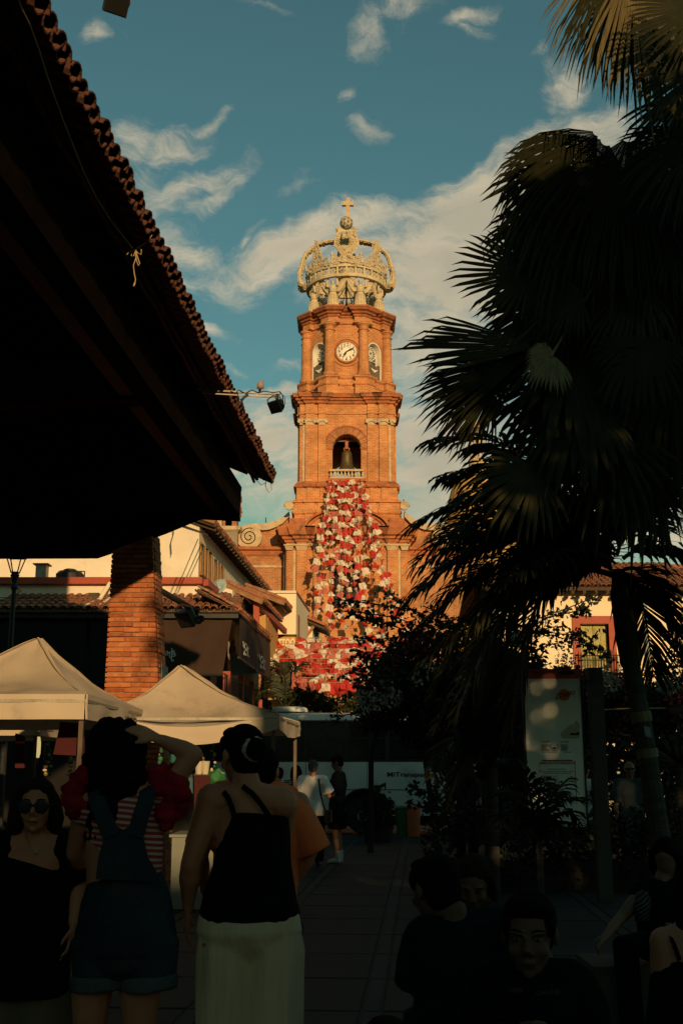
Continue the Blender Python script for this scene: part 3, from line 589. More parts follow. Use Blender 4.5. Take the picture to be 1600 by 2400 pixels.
    for an, ln, w in ((rad(28), .88, .07), (rad(237), .60, .09)):
        d = Vector((math.cos(an), 0, math.sin(an))); nn = Vector((-d.z, 0, d.x)); c = Vector((TX, yc - .15, cz)); e = c + d * rc * ln; m_ = c + d * rc * ln * .55
        MB().hexa([c - nn * w * .5, c + nn * w * .5, m_ + nn * w, m_ - nn * w] + [p + Vector((0, -.02, 0)) for p in (c - nn * w * .5, c + nn * w * .5, m_ + nn * w, m_ - nn * w)]).add([m_ - nn * w, m_ + nn * w, e, m_ - nn * w + Vector((0, -.02, 0)), m_ + nn * w + Vector((0, -.02, 0)), e + Vector((0, -.02, 0))], [(0, 1, 2), (3, 5, 4), (0, 2, 5, 3), (1, 4, 5, 2)]).build('clock_hand', 'ink', ck)
    # ---- bell
    bz = zm(1102); bt = zm(1047); yb = Y0 + 1.0; hb = bt - bz; rb = W(25, 1090, Y0)
    be = thing('church_bell', (TX, yb, bz), 'large green-brown bronze bell hanging in the tower arch', 'bell')
    MB().lathe((TX, yb, bz + .12), [(rb, 0), (rb * .97, .06), (rb * .78, .22), (rb * .62, .45), (rb * .54, hb * .55), (rb * .50, hb * .78), (rb * .40, hb * .88), (rb * .15, hb * .92), (rb * .1, hb * .93)], 24).build('bell_body', 'bronze', be, smooth=True)
    cl = MB(); cl.tube([(TX, yb, bz + .4), (TX, yb, bz + .02)], .04, 6); cl.sph((TX, yb, bz), .13); cl.build('clapper', 'bronze', be)
    y = MB(); 
    for s in (-1, 1): y.tube([(TX + s * .12, yb, bt - .12), (TX + s * .2, yb, bt + .12), (TX + s * .04, yb, bt + .3)], .045, 6)
    y.bar((TX, yb, bt + .1), (TX, yb, zm(1013)), .22, .1, Vector((0, 1, 0))); y.build('hanging_yoke', 'cornice', be)
    MB().bar((TX - hw - .5, yb, zm(1024)), (TX + hw + .5, yb, zm(1024)), .14, .18).build('bell_beam', 'wood_lit', be)
    b2 = thing('small_bell', (TX + .42, yb - .2, bz - .5), 'small brass bell glinting under the big tower bell', 'bell'); MB().lathe((TX + .42, yb - .2, bz - .42), [(.24, 0), (.18, .12), (.13, .3), (.02, .36)], 14).build('bell_body', 'gold', b2, smooth=True)
    # ---- crown
    crown(t, ztop, zo)
    # ---- wings of the facade
    wing(z)
    back_tower()
    return t
def crown(t, z0, zo):
    cr = thing('tower_crown', (TX, TY, z0), 'openwork cast-stone crown held up by angels on top of the brick tower', 'crown')
    c = Vector((TX, TY, 0)); Rr = 3.05; Yn = TY - Rr; zn = lambda py: zr(py, Yn)
    zb0, zb1 = zn(647), zn(619); 
    pol = lambda a, r, z: c + Vector((math.sin(a) * r, -math.cos(a) * r, z))   # a = 0 faces the viewer
    ringm = MB()
    def ring(mb, r0, r1, za, zb, n=64):
        vs = []; fs = []
        for i in range(n):
            a = 2 * math.pi * i / n
            vs += [pol(a, r0, za), pol(a, r1, za), pol(a, r1, zb), pol(a, r0, zb)]
        for i in range(n):
            j = (i + 1) % n
            for k in range(4): fs.append((4 * i + k, 4 * i + (k + 1) % 4, 4 * j + (k + 1) % 4, 4 * j + k))
        mb.add(vs, fs)
    m = MB(); ring(m, Rr - .16, Rr + .1, zb0, zb0 + .26); m.build('lower_band', 'crown', cr)
    m = MB(); ring(m, Rr - .16, Rr + .1, zb1 - .20, zb1); m.build('upper_band', 'crown', cr)
    zm_ = (zb0 + zb1) / 2 + .02
    for i in range(28):
        a = 2 * math.pi * (i + .0) / 28; e = pol(a, Rr - .02, 0) - c; U = Vector((math.cos(a), math.sin(a), 0)); Nn = e.normalized()
        MB().box(pol(a, Rr - .02, zm_), (.14, .2, zb1 - zb0 - .4), U, Nn).build('band_post', 'crown', cr)
        a += math.pi / 28; U = Vector((math.cos(a), math.sin(a), 0)); Nn = Vector((math.sin(a), -math.cos(a), 0)); p = pol(a, Rr - .0, zm_)
        d = .24; q = MB()
        if i % 2: q.tube([p + U * d, p + UP * d, p - U * d, p - UP * d], .035, 4, closed=True)
        else:
            for k in range(8): q.tube([p + (U * math.cos(k * math.pi / 4) + UP * math.sin(k * math.pi / 4)) * .12, p + (U * math.cos(k * math.pi / 4) + UP * math.sin(k * math.pi / 4)) * .24], [.05, .03], 5)
        q.tube([p + (U * math.cos(k * math.pi / 5) + UP * math.sin(k * math.pi / 5)) * .14 for k in range(10)], .04, 5, closed=True); ro = q.build('band_rosette', 'crown', cr)
        MB().sph(p + Nn * .03, .07, 6, 4).build('jewel', 'dish', ro)
    # filigree ornaments standing on the band: scrolls packed inside an outline
    def scroll(mb, p, U, V, Nn, r, h, turns=1.4, th=.03, n=11):
        mb.tube([p + (U * math.cos(h + turns * 2 * math.pi * i / n) + V * math.sin(h + turns * 2 * math.pi * i / n)) * (r * (1 - .8 * i / n)) for i in range(n + 1)], [th * (1 - .3 * i / n) for i in range(n + 1)], 4)
    def filigree(mb, o, U, V, Nn, test, w, h, n, rnd, surf=None, th=.052):
        pts = []; tries = 0
        while len(pts) < n and tries < n * 40:
            tries += 1; x = rnd.uniform(-w, w); y = rnd.uniform(0, h); r = rnd.uniform(.09, .22)
            if not test(x, y): continue
            if any((x - a) ** 2 + (y - b) ** 2 < (.62 * (r + q)) ** 2 for a, b, q in pts): continue
            pts.append((x, y, r)); p = surf(x, y) if surf else o + U * x + V * y
            scroll(mb, p + Nn * rnd.uniform(-.04, .06), U, V, Nn, r, rnd.uniform(0, 6.28), th=th)
            if rnd.random() < .4: mb.sph(p + Nn * .03, r * .35, 6, 4)
    rn = random.Random(3)
    for k in range(8):   # peaks between the ribs, low scrolls under the ribs
        a = k * math.pi / 4; peak = k % 2 == 1
        U = Vector((math.cos(a), math.sin(a), 0)); Nn = Vector((math.sin(a), -math.cos(a), 0)); V = (UP * .97 + Nn * .12).normalized(); o = pol(a, Rr + .02, zb1)
        mb = MB()
        if peak:
            tst = lambda x, y: (y < .55 and abs(x) < 1.25 - y * .5) or abs(x) < .66 * (1 - (y - .3) / 2.2) + .06 * math.sin(y * 9)
            filigree(mb, o, U, V, Nn, tst, 1.25, 2.15, 130, rn); 
            mb.tube([o - U * .45 + V * .3, o - U * .42 + V * 1.1, o - U * .18 + V * 1.75, o + V * 2.25, o + U * .18 + V * 1.75, o + U * .42 + V * 1.1, o + U * .45 + V * .3], .05, 5)
            mb.sph(o + V * 2.3, .10, 7, 5)
        else:
            tst = lambda x, y: y < .62 + .12 * math.cos(x * 5) and abs(x) < 1.15
            filigree(mb, o, U, V, Nn, tst, 1.15, .8, 75, rn)
            for s in (-1, 1): mb.tube([o + U * s * 1.15 + V * .1, o + U * s * 1.12 + V * .7, o + U * s * 1.12 + V * 1.05], [.1, .07, .02], 6); mb.sph(o + U * s * 1.12 + V * .75, .13, 6, 4)
        mb.build('filigree_peak' if peak else 'filigree_scroll', 'crown' , cr)
    # four ribs: out from the ring, up and over to the hub
    zh = zn(600) + 1.9; 
    PROF = [(Rr + .10, zb0 + .30), (Rr + .36, zb0 + .42), (Rr + .56, zb0 + .6), (Rr + .62, zb1 + .35), (Rr + .48, zb1 + 1.15), (Rr + .22, zb1 + 2.05), (Rr - .55, zb1 + 2.85), (Rr - 1.45, zb1 + 3.25), (Rr - 2.2, zb1 + 3.35), (.55, zb1 + 3.5)]
    wds = [.25, .62, .62, .42, .30, .26, .26, .28, .34, .40]
    for k in range(4):
        prof = PROF if k % 2 else PROF[5:]; wq0 = wds if k % 2 else wds[5:]
        a = k * math.pi / 2 + .0; U = Vector((math.cos(a), math.sin(a), 0))
        # smooth the profile
        pr = []; ww = []
        for i in range(len(prof) - 1):
            for s in range(4):
                f = s / 4; p0 = prof[max(i - 1, 0)]; p1 = prof[i]; p2 = prof[i + 1]; p3 = prof[min(i + 2, len(prof) - 1)]
                cm = lambda j: .5 * ((2 * p1[j]) + (-p0[j] + p2[j]) * f + (2 * p0[j] - 5 * p1[j] + 4 * p2[j] - p3[j]) * f * f + (-p0[j] + 3 * p1[j] - 3 * p2[j] + p3[j]) * f ** 3)
                pr.append((cm(0), cm(1))); ww.append(wq0[i] + (wq0[i + 1] - wq0[i]) * f)
        ctr = [pol(a, r, z) for r, z in pr]; mb = MB(); th = .07
        for s in (-1, 1): mb.tube([p + U * s * w for p, w in zip(ctr, ww)], [(.12 - .06 * i / len(ctr)) if k % 2 else .10 for i in range(len(ctr))], 6)
        if k % 2:
            for i in range(1, len(ctr) - 1):
                T = (ctr[i + 1] - ctr[i - 1]).normalized(); Nn = U.cross(T); Nn = Nn if Nn.dot(ctr[i] - c) > 0 else -Nn; sc_ = .8 - .55 * i / len(ctr)
                for s in (-1, 0, 1): mb.sph(ctr[i] + U * s * ww[i] * .8 + Nn * .12 * sc_, (.13 * sc_ + .03, .13 * sc_ + .03, .17 * sc_ + .03), 6, 4); scroll(mb, ctr[i] + U * s * ww[i] * .9, Nn, T, U, .26 * sc_ + .05, rn.uniform(0, 6), th=.05)
        vs = []; fs = []
        for i, (p, w) in enumerate(zip(ctr, ww)):
            wq = w * .92; vs += [p - U * wq, p + U * wq]
        inner = [p + (c + UP * (zb1 + 1) - p).normalized() * .07 for p in vs]
        n_ = len(vs); fs = [(2 * i, 2 * i + 1, 2 * i + 3, 2 * i + 2) for i in range(len(ctr) - 1) if i % 4 != 3 or i < 3]
        fs2 = [tuple(j + n_ for j in reversed(f)) for f in fs]; mb.add(vs + inner, fs + fs2)
        for i in range(1, len(ctr) - 1):
            T = (ctr[i + 1] - ctr[i - 1]).normalized(); Nn = U.cross(T)
            if Nn.dot(ctr[i] - c) < 0: Nn = -Nn
            for s in (-.5, .5): scroll(mb, ctr[i] + U * s * ww[i] + Nn * .07, U, T, Nn, min(.2, ww[i] * .45), rn.uniform(0, 6), th=.04)
            if i % 2: 
                for s in (-1, 1): mb.sph(ctr[i] + U * s * (ww[i] + .04), .085, 5, 4)
        rb = mb.build('rib', 'crown', cr)
        # tall ornate shield leaning in where the rib passes the ring, seen in front
        if k in (0, 2):
            r0 = 2.55; surf = lambda x, y, a=a: pol(a, Rr + .1 - y * .42, zb1 + .15 + y * .98) + U * x; Nn = Vector((math.sin(a), -math.cos(a), .45)).normalized()
            mb = MB(); H = 3.3
            def tw(y): 
                y = y / H
                return .55 if y < .12 else (.38 if y < .26 else (.42 + (y - .26) * 1.9 if y < .5 else (.90 if y < .68 else (.90 - (y - .68) * 1.0))))
            V = (surf(0, 1) - surf(0, 0)).normalized()
            filigree(mb, None, U, V, Nn, lambda x, y: abs(x) < tw(y) - .08 and not (x * x + (y - 1.95) ** 2 < .10), .9, H, 240, rn, surf, th=.058)
            out = [surf(tw(H * i / 26), H * i / 26) for i in range(27)] + [surf(-tw(H * i / 26), H * i / 26) for i in range(26, -1, -1)]; mb.tube(out, .08, 5)
            for r in (.16, .30, .42): mb.tube([surf(r * math.cos(i * math.pi / 8), 1.95 + r * math.sin(i * math.pi / 8)) + Nn * .05 for i in range(16)], .035, 5, closed=True)
            for i in range(16):
                an = i * math.pi / 8; mb.sph(surf(.55 * math.cos(an), 1.95 + .55 * math.sin(an)) + Nn * .05, .07, 5, 4)
            for s in (-1, 1): mb.tube([surf(s * .15, 2.75) + Nn * .1, surf(s * .5, 2.82) + Nn * .1, surf(s * .72, 2.6) + Nn * .1], .06, 5)
            sh = mb.build('shield', 'crown', rb)
            MB().prism([(math.cos(i * math.pi / 6) * .13, math.sin(i * math.pi / 6) * .13) for i in range(12)], surf(0, 1.95), U, V, Nn * .03).build('jewel', 'dish', rb)
            bk = MB(); vs = []
            for i in range(27):
                y = H * i / 26; w = tw(y) * .55; vs += [surf(-w, y) - Nn * .08, surf(w, y) - Nn * .08]
            bk.add(vs, [(2 * i, 2 * i + 1, 2 * i + 3, 2 * i + 2) for i in range(26)]); bk.build('shield_backing', 'crown', rb)
    zt = zb1 + 3.45
    hb = MB(); hb.lathe((TX, TY, 0), [(.7, zt - .3), (.8, zt - .05), (.55, zt + .25), (.6, zt + .45), (.3, zt + .6)], 14)
    for k in range(4):
        a = k * math.pi / 2 + math.pi / 4; p = pol(a, .78, zt + .55); U = Vector((math.sin(a), -math.cos(a), 0)); T = UP
        hb.tube([p + (U * math.cos(2 * math.pi * i / 10) + T * math.sin(2 * math.pi * i / 10)) * (.28 - .02 * i) for i in range(14)], .10, 6); hb.tube([p - Vector((-U.y, U.x, 0)) * .12, p + Vector((-U.y, U.x, 0)) * .12], .3, 12)
    hb.build('hub', 'crown', cr)
    # ball: a faceted sphere with hexagon and pentagon panels
    zball = zr(523, TY); rbll = W(19.5, 523, TY)
    b = bmesh.new(); bmesh.ops.create_icosphere(b, subdivisions=1, radius=1)
    vv = [v.co.copy() for v in b.verts]; b.free()
    b = bmesh.new(); bmesh.ops.create_icosphere(b, subdivisions=1, radius=rbll * .93); me = bpy.data.meshes.new('ball'); 
    bmesh.ops.bevel(b, geom=list(b.verts), offset=rbll * .325, affect='VERTICES') ; b.to_mesh(me); b.free()
    me.materials.append(M['crown']); bo = bpy.data.objects.new('ball', me); COL.objects.link(bo); bo.parent = cr; bo.location = Vector((0, 0, zball - z0))
    for f in [f for f in me.polygons]:
        n = f.normal; cc = Vector(f.center) + Vector((TX, TY, zball)); 
        k = len(f.vertices); pts = [Vector(me.vertices[i].co) + Vector((TX, TY, zball)) for i in f.vertices]; sc = .70
        q = [cc + (p - cc) * sc + n * .02 for p in pts]; MB().add(q, [tuple(range(k))]).build('panel', 'stained' if R.random() < .7 else 'clockface', bo)
    # cross
    zc0, zc1 = zr(505, TY), zr(464.5, TY); zarm = zr(478, TY); w = .20; ca = W(13.5, 478, TY); xx = TX + .12
    m = MB(); m.bar((xx, TY, zc0 - .3), (xx, TY, zc1), .30, .24, Vector((0, 1, 0))); m.bar((xx - ca, TY, zarm), (xx + ca, TY, zarm), .28, .34); m.build('cross', 'cant', cr)
    # angels
    proto = None
    def angel():
        b = MB()
        b.lathe((0, 0, 0), [(.62, 0), (.52, .12), (.44, .4), (.36, 1.0), (.32, 1.45), (.25, 1.75), (.27, 1.95), (.30, 2.2), (.24, 2.38), (.10, 2.46), (.10, 2.52)], 18)
        # robe folds
        for i in range(14):
            a = 2 * math.pi * i / 14; b.tube([(math.cos(a) * .55, math.sin(a) * .55, .05), (math.cos(a) * .41, math.sin(a) * .41, .6), (math.cos(a) * .33, math.sin(a) * .33, 1.5)], [.05, .04, .03], 5)
        b.lathe((0, 0, 1.72), [(.30, 0), (.33, .04), (.30, .08)], 14); b.lathe((0, 0, 1.35), [(.34, 0), (.37, .05), (.33, .1)], 14)
        b.sph((0, -.04, 2.66), (.15, .17, .19), 10, 8); b.tube([(0, -.2, 2.65), (0, -.22, 2.6)], .03, 5)
        for s in (-1, 1): b.tube([(s * .25, 0, 2.28), (s * .44, -.12, 2.35), (s * .40, -.12, 2.75), (s * .34, -.05, 3.12)], [.11, .10, .08, .06], 8); b.sph((s * .34, -.05, 3.18), .075, 6, 5)
        b.lathe((0, -.02, 2.76), [(.15, 0), (.19, .05), (.15, .1)], 10)
        return b
    for k in range(8):
        a = k * math.pi / 4 + math.pi / 8; p = pol(a, 2.72, z0)
        an = thing('angel', p, None, None);
        an.parent = cr; an.location = wm(cr).inverted() @ p; an.rotation_euler = (0, 0, a); an.scale = (1.02, 1.02, (zb0 - z0 + .1) / 3.15)
        if k == 0:
            ab = angel().build('body', 'crown', an, world=False, smooth=True); bodyme = ab.data
            wg = []
            for s in (-1, 1):
                w = MB(); npt = 11; top = []; 
                base = Vector((s * .12, .14, 2.15)); 
                outer = [(.15, 2.0), (.42, 1.80), (.62, 1.95), (.80, 2.25), (.95, 2.55), (1.08, 2.90), (1.18, 3.25), (1.12, 3.5), (.85, 3.15), (.62, 2.85), (.40, 2.55), (.15, 2.4)]
                w.prism([(s * x, zz) for x, zz in outer], (0, .10, 0), Vector((1, .0, 0)), UP, (0, .07, 0))
                for i in range(9):
                    f = i / 8; a0 = Vector((s * (.25 + .8 * f), .12, 2.45 + .95 * f)); w.tube([a0, a0 + Vector((s * (.12 - .02 * i), -.04, -.38 + .012 * i)), a0 + Vector((s * (.10 - .02 * i), -.02, -.62 + .02 * i))], [.05, .06, .02], 5)
                o = w.build('wing', 'crown', an, world=False); wg.append(o.data)
        else:
            for nm, me_ in (('body', bodyme), ('wing', wg[0]), ('wing', wg[1])):
                o = bpy.data.objects.new(nm, me_); COL.objects.link(o); o.parent = an
    # steel mast with struts inside
    ms = MB(); ms.tube([(TX, TY, z0), (TX, TY, zt - .2)], .07, 6)
    for k in range(4): ms.tube([pol(k * 1.57 + .4, 1.9, z0), pol(k * 1.57 + .4, .06, z0 + 3.0)], .035, 5)
    ms.build('inner_mast', 'crown_dark', cr)
    bk = MB(); bk.lathe((TX, TY, z0), [(1.0, 0), (1.0, .25), (.9, .3)], 12); bk.build('mast_footing', 'cant', cr)
def wing(z):
    w = thing('church_facade', (TX, 84, 0), 'brick church front behind the tower with stone scroll volutes at both sides', 'church')
    yw = 82.0; zz = lambda py: zr(py, yw)
    def side(s, x_in, x_out, nm=''):
        zc = zz(1284)
        mb = MB(); a, b = (x_out, x_in) if s < 0 else (x_in, x_out); mb.span((min(a, b), yw, 0), (max(a, b), yw + 9, zc)); mb.build('wing_wall', 'wing_brick', w)
        mb = MB(); xa, xb = min(a, b), max(a, b)
        mb.loft([(xa, yw - .02), (xb, yw - .02), (xb, yw + 9), (xa, yw + 9)], [(0, zc - 1.5), (.08, zc - 1.45), (.08, zc - 1.3), (0, zc - 1.28)]); mb.build('string_course', 'cant', w)
        mb = MB(); mb.loft([(xa, yw - .02), (xb, yw - .02), (xb, yw + 9), (xa, yw + 9)], [(.05, zc - .6), (.12, zc - .5), (.2, zc - .25), (.42, zc - .2), (.46, zc), (.3, zc + .05)]); mb.build('wing_cornice', 'cornice', w)
        xs = x_out - s * W(31, 1260, yw) ; r = W(30, 1260, yw); zcn = zz(1259)
        # scroll top
        top = [(1229, 0), (1227, .12), (1225, .35), (1221, .55), (1212, .85), (1203, 1.0)]
        xt = TX + s * 4.2; ys = yw + .15
        up = [(xs + (xt - xs) * f, zz(p)) for p, f in [(1229, 0.0), (1226, .15), (1226.5, .35), (1224, .5), (1219, .68), (1212, .84), (1198, 1.0)]]
        lo = [(x, q - .28 - .25 * (1 - abs(i / 6 - .5))) for i, (x, q) in enumerate(up)]
        MB().prism(up + [(xt, zc), (xs, zc)], (0, ys + .25, 0), Vector((1, 0, 0)), UP, (0, .6, 0)).build('scroll_wall', 'wing_brick', w)
        for (A, B), nm_, d in (((up, lo), 'scroll_coping', -.12),):
            MB().prism(A + B[::-1], (0, ys + d, 0), Vector((1, 0, 0)), UP, (0, .95, 0)).build(nm_, 'cant', w)
        vo = MB().lathe((xs, ys + .1, zcn), [(r, 0), (r, .38), (r * .98, .40)], 36, ax=(0, -1, 0)).build('volute', 'cant', w)
        sp = MB(); n = 50; sp.tube([(xs - s * r * (.72 - .62 * i / n) * math.cos(i * .26 + 1.2), ys - .31, zcn + r * (.72 - .62 * i / n) * math.sin(i * .26 + 1.2)) for i in range(n + 1)], .035, 4); sp.build('groove_shade_line', 'soffit', vo)  # dark raised spiral stands in for the shade of a groove
        MB().box((x_in - s * .35, ys, zz(1280) + .35), (.7, .5, 1.7)).build('end_block', 'cant', w)
    side(-1, TX - 4.3, P(553, 1260, yw).x); side(1, TX + 4.3, TX + (TX - P(553, 1260, yw).x))
    # small curl beside the tower base on the right
    for s in (-1, 1):
        q = Vector((TX + s * 4.12, 80.9, zr(1187, 80.9))); m = MB(); m.tube([q + Vector((s * .36 * (1 - .05 * i) * math.cos(i * .5), 0, .36 * (1 - .05 * i) * math.sin(i * .5))) for i in range(16)], .10, 6); m.lathe(q, [(.3, 0), (.3, .2)], 14, ax=(0, -1, 0)); m.build('scroll_curl', 'cant', w)
    # bell cote on the left
    yb = 81; xa, xb = P(500, 1240, yb).x, P(557, 1240, yb).x; zs = zr(1234, yb); b = thing('bell_cote', ((xa + xb) / 2, yb + 1, 0), 'small square stone and brick belfry at the left end of the church', 'belfry')
    MB().span((xa - .6, yb, 0), (xb, yb + 2.2, zs)).build('belfry_base', 'shade', b)
    MB().loft([(xa - .6, yb), (xb, yb), (xb, yb + 2.2), (xa - .6, yb + 2.2)], [(0, zs - .4), (.2, zs - .25), (.25, zs), (0, zs + .02)]).build('belfry_ledge', 'cant', b)
    mp = MB()
    for x in (xa + .0, xa + 1.05, xb - .95, xb - .3): mp.box((x, yb + .9, zs + 1.1), (.42, 1.5, 2.2))
    mp.build('belfry_pier', 'wing_brick', b)
    for x in (xa + .45, xb - .62): MB().box((x, yb + .3, zs + 1.1), (.38, .3, 2.2)).build('belfry_pilaster', 'cant', b)
    MB().span((xa - .6, yb - .1, zs + 2.2), (xb + .1, yb + 2, zs + 2.6)).build('belfry_top', 'cant', b)
    # antennas
    for px, p0, p1, yy in ((623, 1224, 1213, 82.3), (945, 1190, 1170, 81)):
        o = thing('lightning_rod', P(px, p0, yy), 'thin dark rod standing on the %s church scroll' % ('left' if px < 800 else 'right'), 'rod'); MB().tube([P(px, p0 + 3, yy), P(px, p1, yy)], .035, 5).build('rod', 'black', o)
def back_tower():
    Yb = 95; x = P(1117, 1050, Yb).x; z = lambda p: zr(p, Yb); r = W(18, 1030, Yb)
    o = thing('dome_lantern', (x, Yb, 0), 'slender lantern with gold-tiled dome rising behind the church, between palm leaves', 'dome')
    MB().lathe((x, Yb, 0), [(r * 1.15, z(1100)), (r * 1.15, z(1078)), (r * .9, z(1076)), (r * .9, z(1074))], 12).build('lantern_base', 'cant', o)
    for k in range(8):
        a = k * math.pi / 4 + .3; MB().lathe((x + r * .86 * math.cos(a), Yb + r * .86 * math.sin(a), 0), [(.09, z(1076)), (.08, z(1032))], 8).build('column', 'cant', o)
    MB().lathe((x, Yb, 0), [(r * 1.0, z(1032)), (r * 1.1, z(1030)), (r * 1.1, z(1026)), (r * .95, z(1025))], 16).build('lantern_ring', 'cant', o)
    n = 8; MB().lathe((x, Yb, 0), [(r * .98 * math.cos(i / n * 1.5), z(1025) + (z(1004) - z(1025)) * math.sin(i / n * 1.5)) for i in range(n + 1)], 16).build('small_dome', 'ochre', o)
    m = MB()
    for k in range(12):
        a = k * math.pi / 6; m.tube([(x + r * math.cos(i / n * 1.5) * math.cos(a), Yb + r * math.cos(i / n * 1.5) * math.sin(a), z(1025) + (z(1003) - z(1025)) * math.sin(i / n * 1.5)) for i in range(n + 1)], .05, 4)
    for i in range(1, 7, 1): m.tube([(x + r * math.cos(i / n * 1.5) * math.cos(a * .4), Yb + r * math.cos(i / n * 1.5) * math.sin(a * .4), z(1025) + (z(1003) - z(1025)) * math.sin(i / n * 1.5)) for a in range(16)], .04, 4, closed=True)
    m.build('dome_rib', 'crown_dark', o)
    MB().lathe((x, Yb, 0), [(.45, z(1004)), (.5, z(1000)), (.3, z(997)), (.3, z(988)), (.1, z(986)), (.05, z(982))], 10).build('finial', 'cant', o)
    m = MB(); m.bar((x, Yb, z(984)), (x, Yb, z(968)), .08, .08, Vector((0, 1, 0))); m.bar((x - .3, Yb, z(973)), (x + .3, Yb, z(973)), .08, .08); m.build('cross', 'black', o)
    # drum and dome under it, hidden by the palms
    MB().lathe((x, Yb, 0), [(3.1, 0), (3.1, z(1250)), (3.3, z(1248)), (3.3, z(1240)), (3.0, z(1238)), (2.8, z(1200)), (2.3, z(1150)), (1.5, z(1110)), (1.0, z(1098))], 24).build('main_dome', 'ochre', o)
church()
# ---------------------------------------------------------------- tiled eaves
def tile_mesh(name, m, ln=.42, r0=.085, r1=.065, th=.014, up=True, n=7):
    b = MB(); vs = []; s = 1 if up else -1   # runs along +x (outer lip at x=ln), arch over y
    for x, r in ((0, r1), (ln, r0)):
        for rr in (r, r - th):
            for j in range(n): a = math.pi * j / (n - 1); vs.append((x, rr * math.cos(a), s * rr * math.sin(a) * .8))
    fs = []
    for j in range(n - 1): fs += [(j, j + 1, 2 * n + j + 1, 2 * n + j), (n + j, 3 * n + j, 3 * n + j + 1, n + j + 1), (2 * n + j, 2 * n + j + 1, 3 * n + j + 1, 3 * n + j), (j, n + j, n + j + 1, j + 1)]
    o = b.add(vs, fs).build(name, m); me = o.data; bpy.data.objects.remove(o); return me
T_UP = [tile_mesh('roof_tile', 'tile'), tile_mesh('roof_tile', 'tile', r0=.09)]
T_DN = tile_mesh('pan_tile', 'tile', up=False)
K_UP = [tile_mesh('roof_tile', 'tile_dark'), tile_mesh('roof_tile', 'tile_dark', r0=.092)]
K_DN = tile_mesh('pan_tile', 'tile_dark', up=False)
def tile_rows(parent, p0, p1, down, rows, step=.165, ups=T_UP, dn=T_DN, scale=1.0, over=.33, limit=300):
    """tiles on the slope whose lower edge runs p0->p1; down = unit vector pointing down the slope"""
    p0, p1 = Vector(p0), Vector(p1); e = (p1 - p0); L = e.length; e /= L; down = Vector(down).normalized(); nrm = down.cross(e)
    if nrm.z < 0: nrm = -nrm
    yv = nrm.cross(down); n = int(L / (step * scale)); cnt = 0; restA = MB()
    for r in range(rows):
        for i in range(n + 1):
            for up in (1, 0):
                c = p0 + e * ((i + (.5 if not up else 0)) * step * scale) - down * ((r * over + .42) * scale) + nrm * ((.03 + .012) * scale if up else .02 * scale) + nrm * (r * .012)
                c += down * R.uniform(-.02, .02) + e * R.uniform(-.008, .008)
                me = R.choice(ups) if up else dn
                q = Quaternion(nrm, R.uniform(-.05, .05)).to_matrix(); X = (q @ down); Y = (q @ yv); Z = nrm
                mt = Matrix(((X.x, Y.x, Z.x, c.x), (X.y, Y.y, Z.y, c.y), (X.z, Y.z, Z.z, c.z), (0, 0, 0, 1))) @ Matrix.Diagonal((scale, scale, scale, 1))
                if cnt < limit and r < 3: inst(me.name.split('.')[0], me, parent, mt); cnt += 1
                else: restA.add([mt @ v.co for v in me.vertices], [tuple(p.vertices) for p in me.polygons])
    if restA.v: restA.build('tile_field', ups[0].materials[0], parent)['kind'] = 'stuff'

